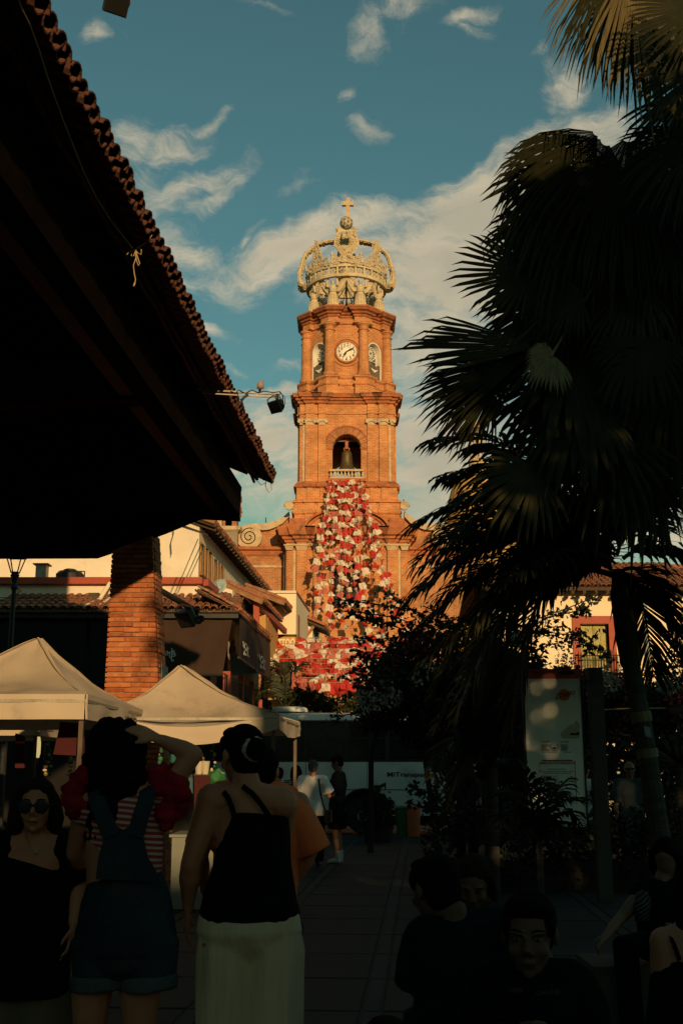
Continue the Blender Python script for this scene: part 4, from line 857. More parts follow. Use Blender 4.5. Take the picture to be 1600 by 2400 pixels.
# ---------------------------------------------------------------- market hall (left), brick pillar
def hall():
    h = thing('market_hall_roof', (-3.5, 8, 0), 'dark open-sided hall roof with clay tile eave seen from below at left', 'roof')
    ze = 5.83; e_far = Vector((-1.026, 17.0, ze)); L = 25.5; e_near = e_far - AX * L     # eave line
    ins = lambda p, d, dz: p - BX * d + UP * dz
    sl = .42  # roof slope rising inwards
    # boards under the tiles, roof deck
    m = MB(); a, b = ins(e_far, .14, .04), ins(e_near, .14, .04); w = 8.4
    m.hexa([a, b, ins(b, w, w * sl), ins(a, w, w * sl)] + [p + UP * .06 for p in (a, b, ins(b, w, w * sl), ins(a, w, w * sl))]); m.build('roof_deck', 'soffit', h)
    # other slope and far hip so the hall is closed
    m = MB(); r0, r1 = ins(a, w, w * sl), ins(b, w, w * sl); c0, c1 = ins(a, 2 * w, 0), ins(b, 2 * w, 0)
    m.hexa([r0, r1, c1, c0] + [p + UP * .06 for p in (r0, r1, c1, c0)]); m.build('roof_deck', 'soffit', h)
    down = (BX - UP * sl).normalized()
    for k in range(0, 42):   # rafters
        p = e_far - AX * (.3 + k * .6) - BX * .35 + UP * (.35 * sl - .06); q = p - BX * 3.2 + UP * 3.2 * sl
        if p.y > 4: MB().bar(p, q, .09, .12).build('rafter', 'soffit', h)
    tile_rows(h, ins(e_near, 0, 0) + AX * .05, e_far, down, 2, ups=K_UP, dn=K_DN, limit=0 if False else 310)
    # rusty pipe and broken mortar line under the tiles
    m = MB(); n = 60; m.tube([ins(e_near + AX * (L * i / n), .30 + .012 * math.sin(i * 2.1), -.02 + .01 * math.sin(i * 1.3)) for i in range(n + 1)], .022, 6); m.build('rusty_conduit', 'tile_dark', h)
    m = MB(); m.bar(ins(e_near, .26, .06), ins(e_far, .26, .06), .05, .10); m.build('eave_board', 'wood', h)
    m = MB(); n = 130; rr = random.Random(5); m.tube([ins(e_near + AX * (L * i / n), .15 + rr.uniform(-.015, .015), .035 + rr.uniform(-.012, .012)) for i in range(n + 1)], [rr.uniform(.012, .035) for i in range(n + 1)], 5); m.build('mortar_bead', 'concrete', h)
    # main beam along the eave, seen from below: side face, under-trim
    bt = Vector((-1.52, 17.0, 5.67)); b0 = Vector((-1.52, 17.0, 5.26)); 
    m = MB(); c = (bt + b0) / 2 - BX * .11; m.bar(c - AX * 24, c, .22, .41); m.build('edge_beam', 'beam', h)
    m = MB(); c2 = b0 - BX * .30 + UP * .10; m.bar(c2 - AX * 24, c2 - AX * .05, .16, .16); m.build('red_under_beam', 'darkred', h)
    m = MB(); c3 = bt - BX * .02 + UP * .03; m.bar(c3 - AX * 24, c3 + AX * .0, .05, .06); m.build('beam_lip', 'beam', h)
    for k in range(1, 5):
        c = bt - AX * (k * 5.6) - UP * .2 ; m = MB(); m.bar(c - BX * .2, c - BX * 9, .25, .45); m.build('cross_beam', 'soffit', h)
    # tapered cantilever beam in the pillar row
    y0 = 16.86; z = lambda px, py: P(px, py, y0)
    out = [z(-260, 1302), z(216, 1300), z(266, 1283), z(380, 1241), z(462, 1207), z(556, 1212), z(558, 1152), z(470, 1040), z(-260, 1040)]
    x0 = out[0]; m = MB(); m.prism([(p.x - x0.x, p.z - x0.z) for p in out], x0, Vector((1, 0, 0)), UP, AX * .32); m.build('tapered_beam', 'beam', h)
    m = MB(); m.hexa([Vector((-17, 16.5, 4.9)), Vector((-4, 16.5, 4.9)), Vector((-4, 16.8, 4.9)), Vector((-17, 16.8, 4.9)), Vector((-17, 16.5, 9)), Vector((-4, 16.5, 9)), Vector((-4, 16.8, 9)), Vector((-17, 16.8, 9))]); m.build('gable_wall', 'soffit', h)
    # broken bits of tile and plaster at the beam end
    m = MB()
    for i in range(14): m.sph(P(561 + R.uniform(-2, 4), 1152 + i * 4.4, 16.95), (R.uniform(.015, .035), .02, R.uniform(.012, .03)), 5, 4)
    m.build('crumbling_edge', 'tile', h)
    # loose wires
    gw = [Vector((-17.5, 17.1, 4.9)), Vector((-1.9, 17.1, 5.3)), Vector((-1.7, 17.1, 6.085)), Vector((-9.35, 17.1, 9.30)), Vector((-17.5, 17.1, 5.9))]
    MB().span((-17.6, -8, 0), (-17.4, 17, 6)).build('unseen_side_wall', 'soffit', h)  # unseen side wall, added to block sky light under the roof
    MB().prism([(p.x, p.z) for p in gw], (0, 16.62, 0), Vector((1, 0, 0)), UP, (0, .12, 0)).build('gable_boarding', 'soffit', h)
    wr = thing('loose_wires', P(630, 1130, 17), 'thin loose wires curling below the far corner of the tiled eave', 'wire')
    m = MB(); m.tube([P(625, 1100, 17), P(622, 1140, 17), P(630, 1155, 17), P(637, 1148, 17), P(634, 1125, 17)], .006, 4); m.tube([P(601, 1125, 17), P(612, 1137, 17), P(622, 1132, 17)], .005, 4); m.tube([P(619, 1078, 16.9), P(621, 1095, 16.9), P(628, 1118, 16.9), P(637, 1130, 16.9)], .008, 4); m.build('wire', 'rope', wr)
    # long thin cable hanging under the eave, tied to the twine bow
    def E(px, py): # point just inside the eave plane z
        a_, b_ = ray(px, py); Y = (ze - .1 - CZ) / b_; return Vector((a_ * Y, Y, ze - .1))
    cb = thing('hanging_cable', E(200, 480), 'thin pale cable sagging along the underside of the tiled eave', 'cable')
    MB().tube([E(x, y) for x, y in ((38, -20), (52, 20), (70, 55), (92, 115), (112, 180), (128, 225), (150, 285), (170, 335), (196, 402), (225, 460), (262, 520), (312, 582))], .005, 4).build('cable', 'rope', cb)
    tw = thing('twine_bow', E(318, 590), 'tan twine tied in a bow on the tiled eave, its ends hanging down', 'twine'); q = lambda x, y, d=0: E(318, 586) + (P(x, y, E(318, 586).y - .02 - d) - E(318, 586))
    m = MB()
    m.tube([q(357, 551), q(345, 566), q(330, 577), q(318, 584)], .0042, 5); m.tube([q(318, 584), q(306, 588), q(297, 597)], .0042, 5)
    m.tube([q(318, 584), q(324, 578), q(332, 586), q(331, 597), q(322, 592), q(318, 585)], .0042, 5); m.tube([q(318, 584), q(310, 592), q(308, 600), q(314, 600), q(318, 586)], .0042, 5)
    m.tube([q(318, 584), q(322, 600), q(328, 618), q(325, 623), q(320, 610), q(318, 586)], .0042, 5)
    m.tube([q(318, 586), q(319, 605), q(313, 622), q(315, 640), q(318, 655), q(316, 668), q(313, 671), q(316, 662)], .0042, 5); m.build('twine', 'rope', tw)

def floodlight(root, c, yaw, pitch, s=1.0):
    q = Matrix.Rotation(yaw, 3, 'Z') @ Matrix.Rotation(pitch, 3, 'X'); X, Y, Z = q @ Vector((1, 0, 0)), q @ Vector((0, 1, 0)), q @ UP
    b = MB(); o = c; k = lambda x, y, z: o + X * x * s + Y * y * s + Z * z * s
    b.hexa([k(-.075, -.05, -.07), k(.075, -.05, -.07), k(.06, .045, -.055), k(-.06, .045, -.055), k(-.075, -.05, .07), k(.075, -.05, .07), k(.06, .045, .055), k(-.06, .045, .055)])
    hd = b.build('lamp_housing', 'black', root)
    for i in range(9): MB().box(k(-.052 + .013 * i, .055, 0), (.004 * s, .03 * s, .10 * s), X, Y, Z).build('cooling_fin', 'black', hd)
    MB().box(k(0, -.052, 0), (.135 * s, .006 * s, .125 * s), X, Y, Z).build('lens', 'glass', hd)
    b = MB(); b.tube([k(-.085, 0, 0), k(-.09, .0, .09), k(0, 0, .12), k(.09, 0, .09), k(.085, 0, 0)], .008 * s, 5); b.build('bracket', 'steel', root)
def lamps():
    Y = 12.6; a, b = P(497, 915, Y), P(657, 925, Y); a2, b2 = P(502, 923, Y), P(650, 932, Y)
    t = thing('floodlight_arm', a, 'galvanised floodlight arm with dangling cables below the perched dove', 'floodlight')
    MB().bar(a - (b - a) * .2, b, .022, .018).build('upper_bar', 'steel', t); MB().bar(a2 - (b2 - a2) * .2, b2, .016, .014).build('lower_bar', 'steel', t)
    MB().bar(P(603, 921, Y), P(602, 931, Y), .018, .02).build('spacer', 'steel', t)
    MB().bar(P(650, 924, Y), P(649, 946, Y), .035, .04, Vector((0, 1, 0))).build('drop_post', 'black', t)
    m = MB(); f = lambda *p: [P(x, y, Y - .02) for x, y in p]
    m.tube(f((540, 917), (552, 921), (560, 914), (575, 922), (590, 914), (605, 920), (620, 917), (640, 920), (656, 918), (662, 926), (664, 944), (661, 962)), .006, 4)
    m.tube(f((655, 920), (667, 930), (668, 945), (663, 958)), .004, 4); m.tube(f((558, 922), (559, 950)), .003, 4)
    m.tube(f((580, 922), (571, 932), (563, 938), (566, 941), (573, 932), (582, 925)), .011, 5); m.tube(f((568, 940), (568, 948)), .004, 4); m.tube(f((568, 945), (570, 956)), [.009, .016], 6); m.build('cable', 'black', t)
    floodlight(t, P(648, 951, Y), rad(-35), rad(38), 1.02)
    # dove
    d = thing('dove', P(610, 915, Y), 'small plump dove perched on the floodlight arm', 'dove'); c = P(610, 904, Y); s = W(1, 900, Y)
    b = MB(); b.sph(c, (s * 8.0, s * 9, s * 9.5), 12, 8); b.sph(c + UP * s * 8 + Vector((s * 3, 0, 0)), (s * 4.2, s * 4.6, s * 5), 10, 7); b.sph(c + UP * s * 11.5 + Vector((s * 4, 0, 0)), (s * 3.0, s * 3.4, s * 3), 10, 7); b.tube([c + Vector((-s * 1, s * 4, -s * 3)), c + Vector((-s * 2, s * 15, -s * 12))], [s * 5, s * 2.4], 8)
    remesh(b, 'body', 'dove', d, voxel=.006, smooth=3, world=True)
    b = MB(); b.tube([c + UP * s * 11.3 + Vector((s * 5.5, -s * 2, 0)), c + UP * s * 10.6 + Vector((s * 7.6, -s * 3.4, 0))], [s * .9, s * .2], 5); b.build('beak', 'black', d)
    for k in (-1, 1): b = MB(); b.tube([c + Vector((k * s * 2, 0, -s * 8)), c + Vector((k * s * 2, 0, -s * 11.3))], s * .5, 4); b.build('leg', 'redpaint', d)
    for k in (-1, 1): b = MB(); b.sph(c + Vector((k * s * 7, s * 2, -s * 1)), (s * 1.6, s * 7.5, s * 7)); b.build('wing', 'dove', d)
    # second floodlight, top of the picture
    Y = 7.0; t = thing('floodlight_arm', P(262, -30, Y), 'black floodlight hanging into the picture at its top edge, above the tiled eave', 'floodlight')
    MB().bar(P(60, -95, Y), P(262, -80, Y), .022, .018).build('upper_bar', 'steel', t); MB().bar(P(262, -80, Y), P(266, -14, Y), .03, .03, Vector((0, 1, 0))).build('drop_post', 'black', t)
    floodlight(t, P(270, 6, Y), rad(30), rad(35), 1.12)
    # third on a drooping arm behind the pillar
    Y = 17.6; t = thing('floodlight_arm', P(385, 1388, Y), 'dark spotlight on a pipe slanting down from the brick pillar over the brown awning', 'floodlight')
    MB().tube([P(375, 1383, Y), P(466, 1436, Y)], .045, 8).build('pipe_arm', 'black', t); 
    floodlight(t, P(440, 1446, Y), rad(-35), rad(40), 1.9); b = MB()
    for x, y in ((425, 1440), (432, 1452), (452, 1456), (466, 1455), (472, 1450)): b.sph(P(x, y, Y), .055, 6, 5)
    b.build('cable_bundle', 'black', t)

def pillar():
    Y = 17.0; p = thing('brick_pillar', (P(309, 1640, Y).x, Y + .3, 0), 'big orange brick pillar holding up the hall roof, lit by low sun', 'pillar')
    ztop = 5.05; zA, zB = zr(1640, Y), zr(1290, Y)
    def sec(z):
        f = (z - zA) / (zB - zA); xl = P(244.5, 1640, Y).x + f * (P(263, 1290, Y).x - P(244.5, 1640, Y).x); xr = P(374, 1640, Y).x + f * (P(359, 1290, Y).x - P(374, 1640, Y).x); return xl, xr
    course = .0735; n = int(ztop / course); low = MB(); core = MB()
    x0, x1 = sec(0); y0, y1 = sec(ztop)
    dp = .62
    core.hexa([Vector((x0 + .02, Y + .02, 0)), Vector((x1 - .02, Y + .02, 0)), Vector((x1 - .02 + .04, Y + dp, 0)), Vector((x0 + .06, Y + dp, 0)), Vector((y0 + .02, Y + .02, ztop)), Vector((y1 - .02, Y + .02, ztop)), Vector((y1 + .02, Y + dp, ztop)), Vector((y0 + .06, Y + dp, ztop))])
    core.build('mortar_core', 'mortar', p)
    cnt = 0
    for i in range(n):
        z = i * course; xl, xr = sec(z + .03); w = xr - xl; vis = z > 2.25
        j = R.uniform(-.008, .008); off = (i % 2) * .5
        nb = 3; cuts = [0] + [(k + .5 + off - .5) / nb + R.uniform(-.02, .02) for k in range(1, nb + (1 if off else 0))] + [1]
        cuts = sorted(c for c in cuts if 0 <= c <= 1)
        for k in range(len(cuts) - 1):
            a, b = xl + w * cuts[k] + (.004 if k else 0), xl + w * cuts[k + 1] - .004; 
            if b - a < .03: continue
            q = MB(); pr = R.uniform(.0, .014) + j; t = R.uniform(.052, .058); dz = R.uniform(-.003, .003)
            q.hexa([Vector((a, Y - pr, z + dz)), Vector((b, Y - pr - R.uniform(-.004, .004), z + dz + R.uniform(-.003, .003))), Vector((b, Y + .12, z + dz)), Vector((a, Y + .12, z + dz)),
                    Vector((a, Y - pr, z + t)), Vector((b, Y - pr, z + t + R.uniform(-.003, .003))), Vector((b, Y + .12, z + t)), Vector((a, Y + .12, z + t))])
            mm = R.choice(['brick', 'brick', 'brick2', 'brick3'])
            if vis: q.build('brick', mm, p); cnt += 1
            else: low.add(q.v, q.f)
        e = R.uniform(-.004, .012) + j  # right flank
        cc = [.0, .24, .5, dp] if i % 2 else [.0, .12, .38, dp]
        for k in range(3):
            q = MB(); xx = xr + e + R.uniform(-.003, .004); a, b = Y + cc[k] + (.125 if k == 0 else .004), Y + cc[k + 1] - .004
            if k == 0 : a = Y + .124
            if b - a < .02: continue
            q.hexa([Vector((xr - .1, a, z)), Vector((xx, a, z)), Vector((xx + .02, b, z)), Vector((xr - .1, b, z)), Vector((xr - .1, a, z + .056)), Vector((xx, a, z + .056)), Vector((xx + .02, b, z + .056)), Vector((xr - .1, b, z + .056))])
            if vis and cnt < 290: q.build('brick', R.choice(['brick', 'brick2']), p); cnt += 1
            else: low.add(q.v, q.f)
        q = MB(); lx = xl - e; q.hexa([Vector((lx, Y + .125, z)), Vector((xl + .1, Y + .125, z)), Vector((xl + .1, Y + dp, z)), Vector((lx, Y + dp, z)), Vector((lx, Y + .125, z + .056)), Vector((xl + .1, Y + .125, z + .056)), Vector((xl + .1, Y + dp, z + .056)), Vector((lx, Y + dp, z + .056))])
        low.add(q.v, q.f)
    low.build('brick_field', 'brick', p)['kind'] = 'stuff'
    ps = thing('torn_poster', P(384, 1575, Y), 'torn dark poster pasted on the flank of the brick pillar', 'poster'); xr = sec(zr(1575, Y))[1] + .022
    MB().hexa([Vector((xr, Y + .12, zr(1600, Y))), Vector((xr + .012, Y + .12, zr(1600, Y))), Vector((xr + .03, Y + dp - .02, zr(1600, Y))), Vector((xr + .015, Y + dp - .02, zr(1600, Y))), Vector((xr, Y + .12, zr(1552, Y))), Vector((xr + .012, Y + .12, zr(1552, Y))), Vector((xr + .03, Y + dp - .02, zr(1556, Y))), Vector((xr + .015, Y + dp - .02, zr(1556, Y)))]).build('poster_sheet', 'patcloth', ps)
hall(); lamps(); pillar()

# ---------------------------------------------------------------- left side of the street
def left_buildings():
    # restaurant with tiled canopy
    Yw = 27.5; b = thing('restaurant_building', (-7, 30, 0), 'white restaurant with red-trimmed parapet, tiled canopy and brown awnings', 'building')
    ctr = P(471, 1358, Yw); zt = zr(1357, Yw); xl = P(-700, 1360, Yw).x; depth = 4.2; xr = ctr.x
    far = ctr + AX * depth
    m = MB(); m.hexa([Vector((xl, Yw, 0)), Vector((xr, Yw, 0)), Vector((xr, Yw, 0)) + AX * depth, Vector((xl, Yw + depth, 0)), Vector((xl, Yw, zr(1440, Yw))), Vector((xr, Yw, zr(1440, Yw))), Vector((xr, Yw, zr(1440, Yw))) + AX * depth, Vector((xl, Yw + depth, zr(1440, Yw)))]); m.build('ground_floor', 'awning_shade_black', b)  # black colour stands in for the shade below the canopy
    zq = UP * zr(1440, Yw); m = MB(); m.hexa([Vector((xl, Yw, 0)) + zq, Vector((xr, Yw, 0)) + zq, Vector((xr, Yw, 0)) + AX * depth + zq, Vector((xl, Yw + depth, 0)) + zq, Vector((xl, Yw, zt - .14)), Vector((xr, Yw, zt - .14)), Vector((xr, Yw, zt - .14)) + AX * depth, Vector((xl, Yw + depth, zt - .14))]); m.build('wall', 'white', b)
    MB().box(((xl + xr) / 2, Yw, zt - .06), (xr - xl + .1, .34, .16)).build('parapet_trim', 'redpaint', b)
    MB().bar(Vector((xr, Yw + .15, zt - .06)), Vector((xr, Yw, zt - .06)) + AX * depth, .34, .16).build('parapet_trim', 'redpaint', b)
    # tiled canopy along the front and round the corner
    ye = 25.9; zE = zr(1430, ye); cn = P(558, 1430, ye); zW = zr(1404, Yw)
    dn = Vector((0, -(Yw - ye), -(zW - zE))).normalized()
    m = MB(); A0, A1 = Vector((xl, ye, zE)), Vector((cn.x, ye, zE)); B0, B1 = Vector((xl, Yw, zW)), Vector((xr + .6, Yw, zW)); dz = UP * .05
    m.hexa([A0 - dz, A1 - dz, B1 - dz, B0 - dz, A0 - dz * .1, A1 - dz * .1, B1 - dz * .1, B0 - dz * .1]); m.build('canopy_deck', 'wood', b)
    MB().bar(A0 - UP * .12 + Vector((0, .1, 0)), A1 - UP * .12 + Vector((0, .1, 0)), .08, .10).build('canopy_beam', 'black', b)
    fr = thing('canopy_tiles', A1, 'weathered clay tiles on the front canopy under the red-trimmed parapet', 'tiled canopy')
    tile_rows(fr, (P(-10, 1430, ye).x, ye, zE), (cn.x - .05, ye, zE), dn, 5, step=.19, limit=290)
    # side canopy, running away along the street
    L = 5.9; S0 = cn; S1 = cn + AX * L; sd = (BX - UP * .5).normalized(); m = MB(); in_ = -BX * 1.0 + UP * .5
    m.hexa([S0 - dz, S1 - dz, S1 + in_ - dz, S0 + in_ - dz, S0, S1, S1 + in_, S0 + in_]); m.build('side_canopy_deck', 'wood', b)
    sc = thing('side_canopy_tiles', S0, 'row of clay tiles on the side canopy running up the street', 'tiled canopy')
    tile_rows(sc, S0, S1, sd, 3, step=.19, limit=290)
    # corner hip ridge
    m = MB(); m.tube([cn + UP * .06, B1 + UP * .1], .08, 8); m.build('hip_ridge', 'tile', fr)
    # awnings
    def awn(q, lab, m_='awning', nm='awning'):
        t = thing(nm, (q[0] + q[2]) / 2, lab, 'awning'); n = (q[1] - q[0]).cross(q[3] - q[0]).normalized() * .03
        # gently rippled cloth
        N_, K_ = 14, 8; vs = []; 
        for i in range(N_ + 1):
            for k in range(K_ + 1):
                f, g = i / N_, k / K_; p = (q[0] * (1 - f) + q[1] * f) * (1 - g) + (q[3] * (1 - f) + q[2] * f) * g; vs.append(p + n * .6 * math.sin(f * 17 + g * 1.3) * (1 - abs(2 * g - 1) * .5))
        k2 = len(vs); fs = [(i * (K_ + 1) + k, (i + 1) * (K_ + 1) + k, (i + 1) * (K_ + 1) + k + 1, i * (K_ + 1) + k + 1) for i in range(N_) for k in range(K_)]
        mb = MB(); mb.add(vs + [v + n * .5 for v in vs], fs + [tuple(x + k2 for x in f) for f in fs]); o = mb.build('cloth', m_, t)
        MB().tube([q[0], q[1]], .04, 8).build('roller', 'black', t); MB().tube([q[3], q[2]], .03, 8).build('bottom_bar', 'black', t); return t
    yA = 26.1; g = lambda x, y, Y=yA: P(x, y, Y)
    a1 = awn([g(384, 1437), g(547, 1437), g(521, 1582), g(372, 1582)], 'wide brown awning cloth to the right of the brick pillar')
    def pol(t, pts, Y, r=.011, m='signwhite', nm='lettering'):
        b_ = MB(); [b_.tube([g(x, y, Y) for x, y in p], r, 5) for p in pts]; b_.build(nm, m, t)
    z0 = lambda x, y: (370 + x / 19.6, 1490 + y / 19.6)
    Yt = yA - .08
    pol(a1, [[z0(*p) for p in s] for s in ([(330, 830), (395, 790), (380, 760), (340, 790), (350, 870), (425, 885)], [(400, 720), (430, 700), (465, 790), (465, 890), (480, 800), (540, 740), (555, 790), (540, 900), (545, 980), (600, 1020)], [(645, 570), (655, 720), (640, 900), (630, 1100), (655, 1180), (715, 1150), (715, 1085)], [(580, 745), (680, 715), (775, 690)], [(760, 825), (800, 800), (780, 765), (720, 765), (700, 830), (740, 870), (840, 880), (790, 935), (675, 945)])], Yt)
    text('BAR', 'lettering', g(390.5, 1550, Yt), (1, 0, 0), UP, .075, 'concrete', a1)
    awn([g(212, 1437), g(262, 1437), g(262, 1600), g(212, 1600)], 'nearly black awning strip just left of the brick pillar', 'awning_shade_black')
    awn([g(-200, 1437), g(203, 1437), g(203, 1600), g(-200, 1600)], 'black awning cloth above the left white tent', 'awning_shade_black')
    # side awnings with white emblems
    def sp(px, py, off=0.0): # point on the vertical plane through cn along AX
        a_, b_ = ray(px, py); o_ = cn + BX * off; n_ = BX; t_ = o_.dot(n_) / Vector((a_, 1, b_)).dot(n_); t_ = (o_ - Vector((0, 0, CZ))).dot(n_) / Vector((a_, 1, b_)).dot(n_); return Vector((a_ * t_, t_, CZ + b_ * t_))
    for q, lab, e in (([(563, 1441), (596, 1474), (595, 1567), (559, 1541)], 'brown side awning nearer to the corner with two white emblems', [(575, 1522)]),
                      ([(598, 1475), (632, 1502), (632, 1593), (597, 1569)], 'brown side awning farther up the street with a white emblem', [(613, 1552)])):
        t = awn([sp(*c, -.05) for c in q], lab)
        for ex, ey in e:
            o = MB(); q2 = lambda x, y: sp(ex + x, ey + y, .03)
            for s in ([(-5, -18), (-4, -6)], [(-2, -10), (1, -14), (4, -8), (3, -2), (0, 2), (-2, -4), (-2, -10)], [(6, -6), (6, 2)], [(-2, 4), (-3, 12), (0, 14), (1, 10), (-2, 8)], [(3, 2), (6, 6), (4, 10), (7, 14)], [(1, 12), (8, 17)]): o.tube([q2(*p) for p in s], .013, 5)
            o.build('emblem', 'signwhite', t)
    # white column, pipes
    MB().box(g(216, 1530, 27.0), (.24, .24, 2.8)).build('column', 'concrete', b)
    pp = thing('drain_pipe', P(230, 1390, 26.8), 'pair of white plastic pipes slanting from the parapet to the canopy tiles', 'pipe')
    MB().tube([P(258, 1367, 27.3), P(234, 1405, 26.9), P(200, 1422, 26.0)], .05, 8).build('pipe', 'cream', pp); MB().tube([P(262, 1400, 27.1), P(228, 1422, 26.0)], .035, 8).build('pipe', 'cream', pp)
    # chimney vent and water tank on the roof
    Yv = 28.2; v = thing('roof_vent', P(100, 1356, Yv), 'small square metal chimney vent with flat cap on the white parapet roof', 'vent'); MB().box(P(99, 1346, Yv), (.26, .26, .45)).build('duct', 'steel', v); mm = MB(); c = P(100, 1324, Yv); mm.box(c, (.38, .38, .03)); mm.box(c - UP * .12, (.2, .2, .2)); mm.build('cap', 'cornice', v)
    v = thing('water_tank', P(164, 1356, Yv), 'squat black plastic water tank on the white parapet roof', 'water tank'); c = P(164, 1356, Yv); MB().lathe(c - UP * .25, [(.34, 0), (.34, .35), (.28, .42), (.16, .44), (.16, .47), (.1, .49)], 20).build('tank', 'black', v, smooth=False); MB().tube([c + Vector((.12, 0, .18)), c + Vector((.36, 0, .18)), c + Vector((.36, 0, -.1))], .02, 6).build('pipe', 'black', v)
    # back wall of the upper storey
    Yu = 30.0; h = thing('white_house', (-6, 36, 0), 'tall white house with long dark tiled eave and wooden side windows', 'house')
    xr = P(466, 1300, Yu).x; zg = zr(1226, Yu); far = 12.0; xl = P(-800, 1300, Yu).x
    sl = .36; hw = 6.5; out = [(xl - 0, 0), (xr, 0), (xr, zg), (xr - hw, zg + hw * sl), (xl, zg + hw * sl)]
    MB().prism([(x - xl, z_) for x, z_ in out], (xl, Yu, 0), Vector((1, 0, 0)), UP, AX * far).build('wall', 'white', h)
    ov = .46; ev = Vector((xr, Yu, zg)) + BX * ov - UP * ov * sl - AX * .25; e2 = ev + AX * (far + .3); up_ = -BX * (hw + ov) + UP * (hw + ov) * sl; th = UP * .07
    m = MB(); m.hexa([ev, e2, e2 + up_, ev + up_, ev + th, e2 + th, e2 + up_ + th, ev + up_ + th]); m.build('roof', 'wood', h)
    for k in range(26): MB().bar(ev + AX * (.2 + k * .46) - UP * .045, ev + AX * (.2 + k * .46) - UP * .045 + up_ * .12, .08, .08).build('rafter_tail', 'wood', h)
    vt = MB(); vt.bar(ev + UP * .09, ev + up_ + UP * .09, .22, .05); vt.build('verge', 'wood_lit', h)
    rt = thing('eave_tiles', ev, 'jagged line of clay tiles along the long eave of the white house', 'tiled eave'); tile_rows(rt, ev + th, e2 + th, (BX - UP * sl), 2, step=.19, limit=260)
    vr = MB()
    for k in range(16): c = ev + up_ * (k / 16) + th + UP * .04; vr.tube([c, c + up_ * (1 / 15)], .075, 7)
    vr.build('verge_tiles', 'tile', rt)
    # windows on the street side
    W0 = Vector((xr, Yu, 0))
    for d0, d1, z0_, z1_ in ((.15, 1.9, 6.66, 7.5), (2.1, 3.95, 6.66, 7.45), (6.3, 7.7, 6.5, 7.2)):
        q = lambda d, z_, o=0: W0 + AX * d + BX * o + UP * z_
        c = [q(d0, z1_, .01), q(d1, z1_, .01), q(d1, z0_, .01), q(d0, z0_, .01)]; w = MB().add(c + [p - BX * .06 for p in c], [(0, 1, 2, 3), (4, 5, 6, 7), (0, 1, 5, 4), (1, 2, 6, 5), (2, 3, 7, 6), (3, 0, 4, 7)]).build('window', 'glass', h)
        for f in (0, .36, .62, .96): MB().bar(q(d0 + (d1 - d0) * f, z0_, .03), q(d0 + (d1 - d0) * f, z1_, .03), .02, .075, AX).build('window_frame', 'winwood', w)
        MB().bar(q(d0 - .05, z0_ - .04, .05), q(d1 + .05, z0_ - .04, .05), .07, .05).build('sill', 'tile', w)
    # wires across the gable
    wv = thing('overhead_wires', P(460, 1240, 24), 'bundle of dark wires crossing in front of the white gable', 'wire'); m = MB()
    for a_, b_ in (((408, 1228), (480, 1252)), ((412, 1227), (488, 1254)), ((400, 1222), (470, 1246))): m.tube([P(*a_, 17.5), P(*b_, 29.5)], .014, 5)
    m.tube([P(405, 1232, 29.8), P(407, 1250, 29.8), P(400, 1272, 29.8), P(402, 1300, 29.8)], .012, 4); m.build('wire', 'black', wv)
    # satellite dish
    ds = thing('satellite_dish', P(516, 1395, 29.2), 'round grey-green satellite dish below the side windows', 'satellite dish'); c = P(516, 1377, 29.2)
    ax_ = Vector((-.35, -.85, .35)).normalized(); MB().lathe(c, [(.02, .0), (.10, .01), (.17, .035), (.215, .065), (.215, .075), (.1, .03), (.02, .015)], 22, ax=ax_, cap=False).build('dish', 'dish', ds, smooth=True)
    m = MB(); m.tube([c + UP * -.05, P(515, 1392, 29.3), P(517, 1404, 29.4)], .025, 6); m.tube([c + UP * -.18, c + ax_ * .25], .010, 5); m.build('mount', 'steel', ds)
    # terraces: low white wall and two overlapping lean-to tiled roofs on red posts
    tb = thing('terrace_house', P(560, 1400, 32), 'terrace with two overlapping clay tiled lean-to roofs on red posts', 'terrace')
    MB().hexa([P(499, 1412, 31.2), P(545, 1425, 31.2), P(545, 1425, 31.2) + AX * 6, P(499, 1412, 31.2) + AX * 6, P(499, 1370, 31.2), P(545, 1383, 31.2), P(545, 1383, 31.2) + AX * 6, P(499, 1370, 31.2) + AX * 6]).build('low_wall', 'white', tb)
    def leanto(v0, v1, Y, dep, nm, lab):
        a_, b_ = P(*v0, Y), P(*v1, Y); r = thing(nm, b_, lab, 'roof'); d = AX * dep; t_ = UP * .06; mb = MB(); mb.hexa([a_, b_, b_ + d, a_ + d, a_ + t_, b_ + t_, b_ + d + t_, a_ + d + t_]); mb.build('deck', 'wood', r)
        MB().bar(a_ - AX * .04 + UP * .0, b_ - AX * .04, .06, .16).build('fascia', 'wood_lit', r)
        mb = MB(); mb.bar(a_ + UP * .12, b_ + UP * .12, .2, .08); mb.build('verge', 'tile', r); tile_rows(r, b_ + t_, b_ + d + t_, (b_ - a_).normalized(), 3, step=.19, limit=120); 
        for k in range(3): e_ = a_.lerp(b_, .15 + .35 * k) - UP * .05; MB().bar(e_, e_ + d, .07, .08).build('batten', 'wood_lit', r)
        return a_, b_, d
    a_, b_, d1 = leanto((530, 1372), (617, 1411), 32.0, 4.6, 'lean_to_roof', 'nearer sunlit lean-to tile roof held by red posts')
    a2, b2, d2 = leanto((575, 1378), (668, 1414), 36.0, 3.2, 'lean_to_roof', 'farther lean-to tile roof sticking out in front of the white block')
    for (x, y0, y1, Y, w) in ((601, 1411, 1462, 32.3, .16), (624, 1446, 1488, 34.0, .15), (645, 1470, 1503, 36.2, .14)):
        MB().bar(P(x, y0, Y), P(x, y1, Y), w, w, Vector((0, 1, 0))).build('post', 'redpaint', tb)
    MB().bar(P(600, 1413, 32.3), P(668, 1480, 36.8), .12, .16).build('post_beam', 'redpaint', tb)
